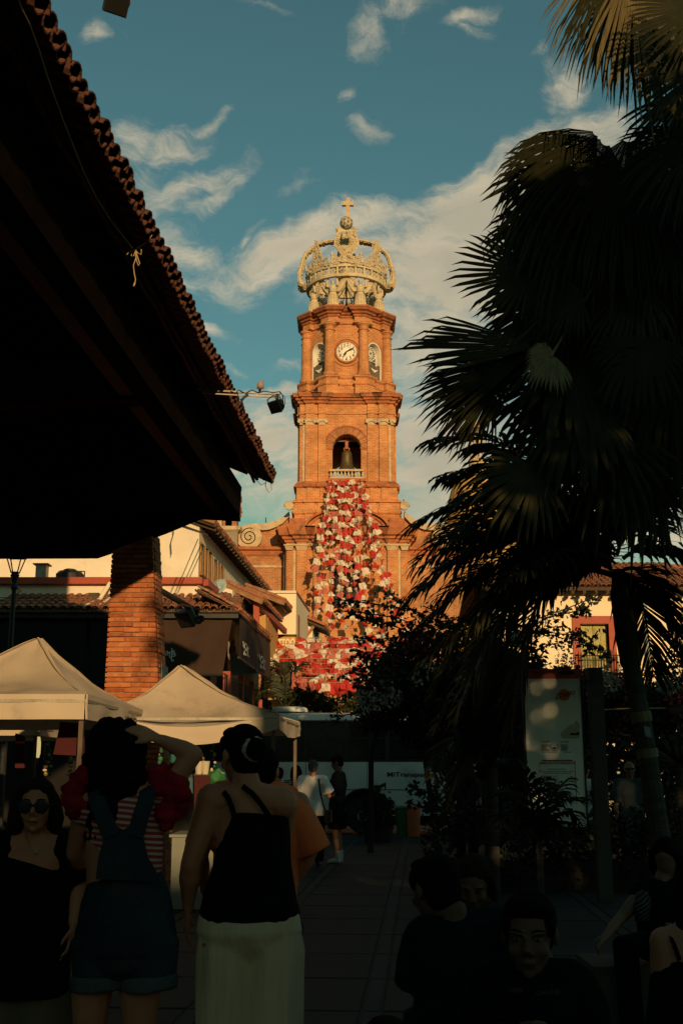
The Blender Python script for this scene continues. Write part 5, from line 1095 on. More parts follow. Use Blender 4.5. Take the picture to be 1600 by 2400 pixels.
    MB().hexa([P(560, 1560, 33.5), P(623, 1560, 33.5), P(623, 1560, 33.5) + AX * 3, P(560, 1560, 33.5) + AX * 3] + [P(560, 1440, 33.5), P(623, 1440, 33.5), P(623, 1440, 33.5) + AX * 3, P(560, 1440, 33.5) + AX * 3]).build('inner_wall', 'ochre', tb)
    # white block
    w = thing('white_block_house', P(665, 1500, 38), 'plain white block house with flat roof and small shuttered window', 'house'); Y = 38; zt = zr(1390, Y); x0, x1 = P(615, 1400, Y).x, P(694, 1400, Y).x
    m = MB(); p = [Vector((x0, Y, 0)), Vector((x1, Y, 0)), Vector((x1, Y, 0)) + AX * 4.6, Vector((x0, Y, 0)) + AX * 4.6]; m.hexa(p + [q + UP * zt for q in p]); m.build('wall', 'cream', w)
    MB().bar(p[1] + UP * (zt + .03) - BX * .05, p[2] + UP * (zt + .03) - BX * .05, .16, .08).build('coping', 'tile', w); MB().bar(p[0] + UP * (zt + .03), p[1] + UP * (zt + .03), .16, .08).build('coping', 'white', w)
    c = p[1] + AX * .75 + UP * zr(1468, 38.7); MB().box(c, (.05, .45, .75), BX, AX).build('shutter', 'tile', w)
    # little canopy with braces beyond it
    q = thing('bracketed_canopy', P(740, 1480, 42), 'small dark tiled canopy on timber braces beside the white block', 'canopy'); a_, b_ = P(711, 1455, 42), P(762, 1476, 42); d = AX * 2.2
    MB().hexa([a_, b_, b_ + d, a_ + d] + [v + UP * .12 for v in (a_, b_, b_ + d, a_ + d)]).build('deck', 'wood', q); tile_rows(q, b_ + UP * .12, b_ + d + UP * .12, (b_ - a_).normalized(), 3, step=.2, limit=60); MB().bar(a_ + UP * .17, b_ + UP * .17, .3, .07).build('verge', 'tile', q)
    for k in (0, 1): MB().bar(P(712, 1497, 42) + d * k * .9, P(735, 1468, 42) + d * k * .9, .1, .1).build('brace', 'wood_lit', q)
    MB().hexa([P(716, 1620, 42.3), P(732, 1620, 42.3), P(732, 1620, 42.3) + AX * 3, P(716, 1620, 42.3) + AX * 3, P(716, 1462, 42.3), P(732, 1462, 42.3), P(732, 1462, 42.3) + AX * 3, P(716, 1462, 42.3) + AX * 3]).build('wall', 'white', q)
    # ochre shop sign wall
    o = thing('tattoo_sign_wall', P(660, 1520, 37), 'ochre shop wall lettered TATTOO in cream capitals, half hidden by paper flags', 'sign'); Y = 37; MB().hexa([P(628, 1640, Y), P(693, 1640, Y), P(693, 1640, Y) + AX, P(628, 1640, Y) + AX, P(628, 1490, Y), P(693, 1488, Y), P(693, 1488, Y) + AX, P(628, 1490, Y) + AX]).build('wall', 'ochre', o)
    MB().box(P(661, 1489, Y - .02), (.95, .12, .05)).build('ledge', 'wood', o)
    text('TATTOO', 'lettering', P(662, 1519, Y - .04), (1, 0, .06), UP, .42, 'cream', o, width=.80, bold=.03)
    # balcony with red columns
    Y = 26.6; bb = thing('balcony', P(540, 1640, Y), 'white edged balcony floor with red columns and iron railing under the side awnings', 'balcony')
    f0 = P(536, 1641, Y); s1 = f0 + AX * 5.2; th = UP * .17
    MB().hexa([f0 + Vector((-1.2, 0, -.17)), f0 - th, s1 - th, s1 + Vector((-1.2, 0, -.17)), f0 + Vector((-1.2, 0, 0)), f0, s1, s1 + Vector((-1.2, 0, 0))]).build('floor_slab', 'white', bb)
    sq = lambda px, py, off=0: (lambda a_, b_: (lambda t_: Vector((a_ * t_, t_, CZ + b_ * t_)))((f0 + BX * off - Vector((0, 0, CZ))).dot(BX) / Vector((a_, 1, b_)).dot(BX)))(*ray(px, py))
    for (x, y0, y1, w_) in ((531, 1573, 1640, .17), (564.5, 1582, 1651, .13), (589, 1597, 1660, .12), (610, 1640, 1668, .10)):
        c0 = sq(x, y1, -.15); c1 = Vector((c0.x, c0.y, sq(x, y0, -.15).z)); MB().bar(c0, c1, w_, w_, Vector((0, 1, 0))).build('column', 'redpaint', bb)
    rl = MB(); 
    for k in range(30):
        c = f0 + AX * (.15 + k * .16) - BX * .12; rl.tube([c, c + UP * .6], .010, 4)
    rl.tube([f0 + UP * .6 - BX * .12, s1 + UP * .6 - BX * .12], .015, 5); rl.build('railing', 'ironrail', bb)
    MB().hexa([P(541, 1582, 29.5), P(604, 1582, 29.5), P(604, 1582, 29.9), P(541, 1582, 29.9), P(541, 1532, 29.5), P(604, 1532, 29.5), P(604, 1532, 29.9), P(541, 1532, 29.9)]).build('grey_wall', 'bluewall', bb)
    vn = MB(); vn.lathe(P(545, 1533, 28.8), [(.09, 0), (.10, .1), (.08, .2), (.05, .22), (.07, .3), (.03, .36)], 12); tv = tag(vn.build('clay_urn', 'winwood'), 'small tan clay urn standing on the grey-blue wall under the awnings', 'urn')
    # black sheet standing in for the shaded shop interior behind tents
    MB().box((-7.2, 27.42, 1.3), (8.4, .1, 2.4)).build('shop_shade_sheet', 'awning_shade_black', b)
    # small palm of lamps etc: street lamp
    Yl = 22.0; L_ = thing('street_lamp', Vector((P(27, 1700, Yl).x, Yl, 0)), 'black iron street lamp with glass lantern at the left edge', 'street lamp'); x = P(36, 1345, Yl).x; zl0 = zr(1342, Yl); zl1 = zr(1308, Yl)
    xl_ = P(22, 1640, Yl).x
    MB().lathe((x, Yl, 0), [(.11, 0), (.11, .5), (.07, .55), (.06, 2.4), (.045, zl0 - .35), (.07, zl0 - .3), (.045, zl0 - .2), (.09, zl0 - .05), (.05, zl0)], 10).build('post', 'black', L_)
    lt = MB(); r0, r1 = .09, .20
    for k in range(4):
        a = k * math.pi / 2 + .785; lt.bar(Vector((x + r0 * math.cos(a), Yl + r0 * math.sin(a), zl0)), Vector((x + r1 * math.cos(a), Yl + r1 * math.sin(a), zl1)), .018, .018)
    lt.lathe((x, Yl, zl1), [(r1 + .03, 0), (r1 + .03, .03), (.12, .10), (.03, .16), (.03, .22)], 4, a0=.785); lt.box((x, Yl, zl0), (.15, .15, .02)); lt.build('lantern_frame', 'black', L_)
    MB().lathe((x, Yl, 0), [(r0 * .92, zl0 + .01), (r1 * .94, zl1 - .01)], 4, a0=.785, cap=False).build('lantern_glass', 'cream', L_) if False else None
    arm = MB(); zz_ = zr(1401, Yl); arm.bar(Vector((x - .3, Yl, zz_)), Vector((x + .52, Yl, zz_)), .012, .012); arm.tube([Vector((x + .05 + .08 * math.cos(i * .5) * (1 - i * .04), Yl, zz_ + .10 + .08 * math.sin(i * .5) * (1 - i * .04))) for i in range(16)], .008, 4); arm.build('scroll_arm', 'black', L_)
left_buildings()

# ---------------------------------------------------------------- right house
def right_house():
    Y = 35; h = thing('cream_house', (P(1450, 1800, Y).x, Y + 4, 0), 'cream house at right with red framed green shutters and clay tile roof', 'house')
    x0, x1 = P(1170, 1500, Y).x, P(2300, 1500, Y).x; zt = zr(1386, Y)
    # wall with a window opening
    wx0, wx1, wz0, wz1 = P(1360, 1520, Y).x, P(1427, 1520, Y).x, zr(1566, Y), zr(1462, Y)
    m = MB(); m.span((x0, Y, 0), (wx0, Y + 6, zt)); m.span((wx1, Y, 0), (x1, Y + 6, zt)); m.span((wx0, Y + .002, 0), (wx1, Y + 6, wz0)); m.span((wx0, Y + .002, wz1), (wx1, Y + 6, zt)); m.span((wx0, Y + .6, wz0), (wx1, Y + 5.9, wz1)); m.build('wall', 'cream', h)
    fx0, fx1, fz1 = P(1341, 1500, Y).x, P(1442, 1500, Y).x, zr(1444, Y); fr = MB()
    for a, b in (((fx0, Y - .05, wz0 - .2), (wx0, Y + .25, fz1)), ((wx1, Y - .05, wz0 - .2), (fx1, Y + .25, fz1)), ((wx0, Y - .05, wz1), (wx1, Y + .25, fz1))): fr.span(a, b)
    w = fr.build('window_frame', 'redpaint', h)
    for s in (0, 1):
        xa = wx0 + (wx1 - wx0) * .5 * s + .01; xb = xa + (wx1 - wx0) * .5 - .02; lf = MB().span((xa, Y + .2, wz0), (xb, Y + .25, wz1 - .03)).build('shutter', 'greenwood', h)
        for z0_, z1_ in ((wz1 - .28, wz1 - .1), (wz1 - .62, wz1 - .34), (wz0 + .1, wz1 - .68)):
            for k in range(2 if z1_ - z0_ < .5 else 2):
                xw = (xb - xa - .1) / 2; MB().span((xa + .04 + k * (xw + .02), Y + .18, z0_), (xa + .04 + k * (xw + .02) + xw - .01, Y + .2, z1_)).build('shutter_panel', 'greenwood', lf)
    rl = MB(); zb = wz0 - .05
    for k in range(17):
        x = fx0 + .1 + (fx1 - fx0 - .0) * k / 16; rl.tube([(x, Y - .28, zb - .35), (x, Y - .28, zb + .45), (x, Y - .28, zb + .55)], [.012, .012, .003], 4)
    rl.tube([(fx0, Y - .28, zb + .4), (fx1 + .1, Y - .28, zb + .4)], .016, 5); rl.tube([(fx0, Y - .28, zb - .35), (fx1 + .1, Y - .28, zb - .35)], .016, 5); rl.build('balcony_rail', 'ironrail', h)
    MB().span((fx0 - .1, Y - .33, zb - .5), (fx1 + .15, Y, zb - .38)).build('balcony_slab', 'cream', h)
    # roof
    zr_ = zr(1312, Y + 3); a, b = Vector((x0 - .5, Y - .5, zt - .05)), Vector((x1, Y - .5, zt - .05)); c, d = Vector((x0 - .5, Y + 3.5, zt + 1.25)), Vector((x1, Y + 3.5, zt + 1.25))
    m = MB(); m.hexa([a, b, d, c] + [p + UP * .1 for p in (a, b, d, c)]); m.build('roof_deck', 'wood', h)
    m = MB(); m.hexa([c, d, d + Vector((0, 4, -1.3)), c + Vector((0, 4, -1.3))] + [p + UP * .1 for p in (c, d, d + Vector((0, 4, -1.3)), c + Vector((0, 4, -1.3)))]); m.build('roof_deck', 'tile', h)
    tile_rows(h, a + UP * .1, Vector((P(1640, 1386, Y).x, Y - .5, zt + .05)), (a - c).normalized(), 12, step=.2, limit=260)
    m = MB(); m.tube([c + UP * .12, d + UP * .12], .1, 8); m.build('ridge', 'tile', h)
    for k in range(40):
        p = a + Vector((.2 + k * .35, .05, -.07)); MB().box(p, (.08, .5, .1)).build('rafter_tail', 'wood', h) if p.x < 14 else None
    dp = thing('downpipe', P(1513, 1560, Y), 'grey drainpipe running down the cream wall right of the shutters', 'pipe'); x = P(1513, 1500, Y).x; MB().tube([(x, Y - .08, zt - .3), (x, Y - .08, 0)], .07, 8).build('pipe', 'bluewall', dp)
    # low dark wall line for the street wall under it
    MB().span((x0, Y - .06, 0), (x1, Y - .004, zr(1640, Y))).build('plinth', 'cream', h)
right_house()

# ---------------------------------------------------------------- paper flags
def flag_mesh(name, m, w, h, fringe=True):
    me_ = []
    for k in range(6):
        b = MB(); n = 5; vs = []; rn = random.Random(k + 3)
        tw = rn.uniform(-.25, .25); bow = rn.uniform(.10, .40)
        for j in range(4):
            for i in range(n):
                x = (i / (n - 1) - .5) * w * (1 + rn.uniform(-.05, .05)); z = -j / 3 * h; vs.append((x, bow * h * math.sin(j / 3 * 2.4 + i * .6) + tw * x * j / 3, z + (rn.uniform(-.06, .06) * h if j == 3 else 0)))
        fs = [(j * n + i, j * n + i + 1, (j + 1) * n + i + 1, (j + 1) * n + i) for j in range(3) for i in range(n - 1)]
        vs = [(x + .16 * w * mnoise.noise(Vector((x * 9, z * 9, k))), y + .30 * h * mnoise.noise(Vector((x * 7 + 5, z * 5, k * 3))), z * (1 + .25 * x / w * (1 if k % 2 else -1))) for x, y, z in vs]
        kk = len(vs)
        for i in range(n * 2 - 2): # fringe teeth
            f = i / (n * 2 - 2); q = Vector(vs[3 * n + min(int(f * (n - 1)), n - 1)]); x = (f - .5) * w; vs += [(x, q.y, q.z + .01), (x + w / (n * 2 - 2), q.y, q.z + .01), (x + w / (n * 4 - 4), q.y, q.z - .05 * h)]; fs.append((kk + 3 * i, kk + 3 * i + 1, kk + 3 * i + 2))
        o = b.add(vs, fs).build(name, m); me_.append(o.data); bpy.data.objects.remove(o)
    return me_
def flags():
    RF, WF, PF = flag_mesh('paper_flag', 'redflag', .40, .40), flag_mesh('paper_flag', 'whiteflag', .40, .40), flag_mesh('paper_flag', 'pinkflag', .40, .40)
    strands = [
        ('leftmost', [(773, 1127), (766, 1152), (763, 1180), (760, 1205), (754, 1240), (750, 1290), (745, 1330), (742, 1380), (741, 1437), (738, 1470)]),
        ('second from left', [(783, 1127), (783, 1152), (782, 1200), (781, 1245), (779, 1293), (777, 1340), (775, 1400), (775, 1452), (772, 1480)]),
        ('third from left', [(796, 1125), (799, 1155), (799, 1200), (798, 1250), (796, 1293), (798, 1340), (800, 1395), (805, 1452), (808, 1480)]),
        ('short left', [(777, 1127), (772, 1160), (770, 1200), (768, 1245), (763, 1300), (759, 1350), (757, 1400)]),
        ('short central', [(803, 1126), (811, 1160), (812, 1210), (809, 1255), (808, 1300), (811, 1345), (818, 1400), (826, 1440)]),
        ('short right', [(820, 1126), (838, 1165), (843, 1205), (846, 1245), (850, 1290), (856, 1330)]),
        ('middle', [(810, 1125), (821, 1150), (822, 1200), (820, 1250), (819, 1293), (824, 1330), (833, 1380), (845, 1420), (858, 1452), (862, 1482)]),
        ('third from right', [(828, 1124), (830, 1160), (832, 1210), (833, 1250), (835, 1293), (840, 1330), (850, 1375), (864, 1420), (882, 1460), (900, 1490)]),
        ('second from right', [(841, 1125), (847, 1150), (855, 1175), (862, 1206), (868, 1242), (878, 1290), (890, 1330), (902, 1362), (912, 1400), (925, 1440), (945, 1480)]),
        ('rightmost', [(845, 1130), (853, 1160), (868, 1195), (878, 1240), (889, 1300), (903, 1340), (915, 1375), (932, 1420), (956, 1470), (975, 1500)]),
    ]
    for si, (nm, pts) in enumerate(strands):
        n = len(pts); Y = lambda f: 80.0 - (4.4 - .25 * (si % 8)) * f
        w = [P(x, y, Y(max(0, (y - 1124) / 360))) for x, y in pts]
        t = thing('flag_strand', w[0], '%s strand of red and white paper flags fanning down from the bell balcony' % nm, 'paper flags', 'flag strands hanging from the tower')
        MB().tube(w, .012, 4).build('cord', 'rope', t)
        # walk along
        dist = 0; k = 0; step = .50
        for i in range(n - 1):
            L = (w[i + 1] - w[i]).length
            while dist < L:
                p = w[i].lerp(w[i + 1], dist / L); red = (k + si) % 2 == 0; me = R.choice(RF if (red and R.random() < .75) else PF if red else WF)
                tan = (w[i + 1] - w[i]).normalized(); X = Vector((1, 0, 0)); 
                rz = Matrix.Rotation(R.uniform(-1.0, 1.0), 4, 'Z'); ry = Matrix.Rotation(R.uniform(-.5, .5), 4, 'Y'); rx = Matrix.Rotation(R.uniform(-.5, .3), 4, 'X')
                s = 1.0 + R.uniform(-.25, .3)
                inst('paper_flag', me, t, Matrix.Translation(p + Vector((R.uniform(-.12, .12), -.02, 0))) @ rz @ ry @ rx @ Matrix.Diagonal((s, s, s, 1)))
                dist += step; k += 1
            dist -= L
    # rows across the street
    RS, WS, PS = flag_mesh('paper_flag', 'redflag', .34, .27), flag_mesh('paper_flag', 'whiteflag', .34, .27), flag_mesh('paper_flag', 'pinkflag', .34, .27)
    rows = [(700, 1494, 900, 1484, 36.8), (694, 1504, 850, 1496, 36.6), (634, 1508, 985, 1498, 36.2), (632, 1520, 1000, 1510, 35.8), (634, 1532, 1000, 1520, 35.2), (634, 1543, 985, 1532, 34.6), (640, 1554, 950, 1544, 34.0),
            (660, 1565, 930, 1558, 33.4), (690, 1576, 880, 1572, 32.8), (705, 1587, 880, 1584, 32.2), (715, 1597, 850, 1594, 31.6)]
    tn = ['highest short', 'topmost long', 'second', 'third', 'fourth', 'fifth', 'sixth', 'seventh', 'eighth', 'ninth', 'lowest']
    for ri, (x0, y0, x1, y1, Y) in enumerate(rows):
        t = thing('bunting_row', P((x0 + x1) / 2, (y0 + y1) / 2, Y), '%s row of red and white paper bunting across the street below the tower' % tn[ri], 'bunting', 'rows of bunting across the street')
        N_ = max(6, int((x1 - x0) / 19)); pts = [P(x0 + (x1 - x0) * i / 24, y0 + (y1 - y0) * i / 24 + 5 * math.sin(math.pi * i / 24), Y) for i in range(25)]; MB().tube(pts, .008, 4).build('cord', 'rope', t)
        for i in range(N_):
            f = (i + .5) / N_; p = P(x0 + (x1 - x0) * f, y0 + (y1 - y0) * f + 5 * math.sin(math.pi * f), Y); me = R.choice(R.choice([RS, WS, WS, PS, RS, RS])); s = 1 + R.uniform(-.15, .25)
            inst('paper_flag', me, t, Matrix.Translation(p + Vector((R.uniform(-.05, .05), -.02, 0))) @ Matrix.Rotation(R.uniform(-.9, .9), 4, 'Z') @ Matrix.Rotation(R.uniform(-.4, .4), 4, 'Y') @ Matrix.Diagonal((s * R.uniform(.7, 1.1), s, s * R.uniform(.8, 1.25), 1)))
flags()
# ---------------------------------------------------------------- building and trees behind the viewer (unseen, placed to shade the plaza)
def behind():
    b = thing('plaza_building', (6, -34, 0), 'long three storey building behind the viewer, unseen, placed to shade the square', 'building')
    H = 8.8; MB().span((-40, -42, 0), (60, -30, H)).build('wall', 'cream', b)
    MB().span((-40.3, -42.3, H), (60.3, -29.7, H + .25)).build('cornice', 'cant', b)
    for i in range(24):
        for z in (1.2, 4.6, 7.6):
            MB().span((-38 + i * 4, -30.02, z), (-36.4 + i * 4, -29.9, z + 2)).build('window', 'glass', b)
behind()
# ---------------------------------------------------------------- market tents
def tent(name, corners, peak, ztop, zbot, label, sag=(0, 0, 0, 0), seed=1, legs=True, m='canvas'):
    """corners fl, fr, br, bl as (x, y); sag per edge fl-fr, fr-br, br-bl, bl-fl"""
    c = [Vector((x, y, ztop)) for x, y in corners]; pk = Vector(peak); t = thing(name, (pk.x, pk.y, 0), label, 'tent'); rn = random.Random(seed)
    rf = None
    for e in range(4):
        a, b = c[e], c[(e + 1) % 4]; N_, K_ = 18, 14; vs = []; ph = rn.uniform(0, 6)
        ed = (b - a).normalized(); nrm = Vector((ed.y, -ed.x, 0))
        for k in range(K_ + 1):
            g = k / K_      # 0 at the eave, 1 at the peak
            for i in range(N_ + 1):
                f = i / N_; q = a.lerp(b, f) + UP * (-sag[e] * math.sin(math.pi * f)); top = pk - UP * .0 + (a.lerp(b, f) - (a + b) / 2) * .04
                p = q.lerp(top, g); dip = .17 * math.sin(math.pi * g) * (1 - .35 * math.cos(math.pi * (2 * f - 1)) * 0 ) * (.55 + .45 * math.sin(math.pi * f)); p.z -= dip
                u = abs(2 * f - 1); w = .018 * math.sin(9 * f + 5 * g + ph) * (1 - u) + .034 * mnoise.noise(p * 2.6 + Vector((seed, 0, 0))) + .012 * mnoise.noise(p * 8) + .010 * math.sin((f - .5) * 26 * (1 - g * .5) + ph) * math.sin(math.pi * min(g * 1.6, 1)) * (1 - u)
                p += UP * w * (1 if 0 < g < 1 else 0); vs.append(p)
        fs = [(k * (N_ + 1) + i, k * (N_ + 1) + i + 1, (k + 1) * (N_ + 1) + i + 1, (k + 1) * (N_ + 1) + i) for k in range(K_) for i in range(N_)]
        MB().add(vs, fs).build('roof_panel', m, t, smooth=True, weld=1e-5)
        # valance
        vs = []
        for k in range(5):
            for i in range(N_ + 1):
                f = i / N_; q = a.lerp(b, f); zt = ztop - sag[e] * math.sin(math.pi * f); zb = zbot - sag[e] * 1.15 * math.sin(math.pi * f)
                o = nrm * (.012 + .03 * (k / 4) * math.sin(f * 15 + ph) * math.sin(math.pi * f) + .02 * mnoise.noise(Vector((f * 6, k * .7, seed)))); vs.append(Vector((q.x, q.y, zt + (zb - zt) * k / 4)) + o)
        fs = [(k * (N_ + 1) + i, k * (N_ + 1) + i + 1, (k + 1) * (N_ + 1) + i + 1, (k + 1) * (N_ + 1) + i) for k in range(4) for i in range(N_)]
        MB().add(vs, fs).build('valance', m, t, smooth=True)
        MB().tube([vs[j * (N_ + 1)] + nrm * .004 for j in range(5)], .010, 5).build('seam', m, t)
        MB().tube([a.lerp(pk, g) - UP * (.17 * math.sin(math.pi * g) * .55) + UP * .006 for g in [i / 12 for i in range(13)]], .007, 4).build('seam', m, t)
    if legs:
        for p in [q_ + (Vector((pk.x, pk.y, q_.z)) - q_).normalized() * .07 for q_ in c]: MB().bar((p.x, p.y, 0), (p.x, p.y, ztop - .02), .04, .04, Vector((0, 1, 0))).build('leg', 'leg', t)
        for e in range(4): MB().bar(c[e] - UP * .06, c[(e + 1) % 4] - UP * .06, .03, .03).build('frame_bar', 'steel', t)
    return t, c
t1, c1 = tent('market_tent', [(-4.45, 10.55), (-2.33, 10.6), (-2.27, 13.3), (-4.45, 13.3)], P(91, 1496, 12.0), zr(1627, 10.6), zr(1686, 10.6), 'large off-white pyramid market tent at the left edge with small lettering on its side', seed=1)
# lettering on the right flank
U = (c1[2] - c1[1]).normalized()
o = c1[1].lerp(c1[2], .62) + BX * .085 - UP * .20
text('variita', 'lettering', o, U, UP, .15, 'ink', t1, width=.62, bold=.02, shear=.15)
t2, c2 = tent('market_tent', [(-2.72, 13.0), (P(652, 1676, 13).x, 13.0), (P(652, 1676, 13).x + .15, 15.4), (-2.6, 15.4)], P(425, 1560, 14.1), zr(1672, 13), zr(1709, 13) , 'smaller dusty pyramid market tent in front of the brick pillar, sagging at its front edge', sag=(.15, .05, 0, 0), seed=5)
t3, c3 = tent('market_tent', [(-6.6, 15.5), (-4.0, 15.5), (-4.0, 18.2), (-6.6, 18.2)], (-5.3, 16.8, 2.55), zr(1697, 15.5), zr(1724, 15.5), 'far grey-looking market tent seen under the left tent', seed=9)
def stalls():
    # tables, banners and goods in the dark under the tents
    t = thing('stall_table', P(430, 1900, 14.2), 'white cloth covered stall table between the two women in front', 'table'); 
    MB().span((P(417, 1900, 14).x, 13.6, 0), (P(620, 1900, 14).x, 14.5, .78)).build('table_cloth', 'tabletop', t); 
    MB().span((P(417, 1900, 14).x - .03, 13.57, .78), (P(620, 1900, 14).x + .03, 14.53, .81)).build('top', 'tabletop', t)
    t = thing('stall_table', (-3.4, 11.6, 0), 'narrow table edge behind the woman in sunglasses', 'table'); MB().span((-3.9, 11.2, .74), (-2.5, 12.0, .78)).build('top', 'tabletop', t)
    for x in (-3.85, -2.55): MB().box((x, 11.5, .37), (.04, .04, .74)).build('leg', 'black', t)
    def hang(q, Y, m, nm, lab, cat):
        o = thing(nm, P(*q[0], Y), lab, cat); c = [P(x, y, Y) for x, y in q]; MB().hexa([c[3], c[2], c[2] + Vector((0, .05, 0)), c[3] + Vector((0, .05, 0)), c[0], c[1], c[1] + Vector((0, .05, 0)), c[0] + Vector((0, .05, 0))]).build('cloth', m, o); MB().bar(c[0], c[1], .03, .03).build('rail', 'black', o); return o
    hang([(142, 1695), (198, 1700), (196, 1772), (125, 1768)], 11.3, 'banner', 'hanging_banner', 'dark maroon cloth panel hanging under the left tent', 'banner')
    hang([(37, 1722), (57, 1728), (57, 1800), (36, 1800)], 12.5, 'banner', 'hanging_banner', 'narrow dark red cloth strip at the left, beside the hanging light', 'banner')
    hang([(455, 1815), (492, 1815), (492, 1905), (455, 1905)], 13.2, 'banner', 'hanging_banner', 'dark red upright board between the women with two cups on top', 'banner')
    hang([(442, 1818), (452, 1818), (452, 1860), (441, 1860)], 13.3, 'teal', 'hanging_cloth', 'turquoise cloth hanging beside the dark red board', 'cloth')
    # lit window strip far under the tent
    g_ = thing('wall_lamp', P(87, 1758, 16), 'tall narrow warm lamp glowing dimly under the left tent', 'lamp'); em = bpy.data.materials.new('lamp_glow'); em.use_nodes = True; b = em.node_tree.nodes['Principled BSDF']; b.inputs['Base Color'].default_value = (.6, .5, .2, 1); b.inputs['Emission Color'].default_value = (1, .78, .30, 1); b.inputs['Emission Strength'].default_value = .55
    MB().lathe(P(87, 1776, 16), [(.03, 0), (.045, .06), (.045, .20), (.03, .28)], 8).build('lamp_shade', em, g_); MB().bar(P(87, 1790, 16), P(87, 1730, 16) , .02, .02, Vector((0, 1, 0))).build('bracket', 'black', g_)
    cups = [(466, 1800, .05), (481, 1803, .05)]
    for i, (x, y, r) in enumerate(cups):
        p = P(x, 1815, 13.2); o = MB().lathe(p, [(r * .7, 0), (r, .14), (r * 1.08, .145)], 12).build('paper_cup', 'paper'); tag(o, ('left' if i == 0 else 'right') + ' paper cup of the pair standing on the dark red board', 'cup', 'cups on the board')
    # shopping bag, bottle
    o = thing('foil_bag', P(508, 1830, 13.5), 'crumpled green foil bag standing on the stall table', 'bag'); c = P(508, 1824, 13.5); rn = random.Random(4); b = MB(); b.sph(c, (.10, .05, .10), 9, 7); b.v = [v + Vector((rn.uniform(-.02, .02), rn.uniform(-.01, .01), rn.uniform(-.02, .02))) for v in b.v]; b.build('bag_body', 'green', o)
    o = thing('water_bottle', P(407, 1775, 13.5), 'turquoise capped bottle above the red ruffle sleeve', 'bottle'); MB().lathe(P(407, 1788, 13.5), [(.04, 0), (.045, .02), (.045, .09), (.02, .12), (.02, .15)], 10).build('bottle_body', 'teal', o)
    # hanging trinkets and goods: countable strings of them
    rn = random.Random(11)
    for s, (x, Y) in enumerate(((476, 13.6), (500, 13.9), (545, 14.1), (108, 12.6), (165, 12.8), (375, 13.2), (118, 15.0))):
        o = thing('bead_string', P(x, 1745, Y), ['string of amber trinkets hanging from the smaller tent', 'second string of trinkets under the smaller tent', 'string of trinkets beside the bun of the woman in black', 'string of shiny trinkets left of the maroon cloth', 'string of trinkets below the maroon cloth', 'string of trinkets behind the raised elbow', 'string of small glints beside the hanging lamp'][s], 'trinkets')
        for k in range(9):
            p = P(x + rn.uniform(-4, 4), 1742 + k * 9, Y); MB().sph(p, (rn.uniform(.012, .03), .015, rn.uniform(.015, .03)), 6, 4).build('trinket', rn.choice(['gold', 'paper', 'green', 'teal', 'bronze']), o)
stalls()

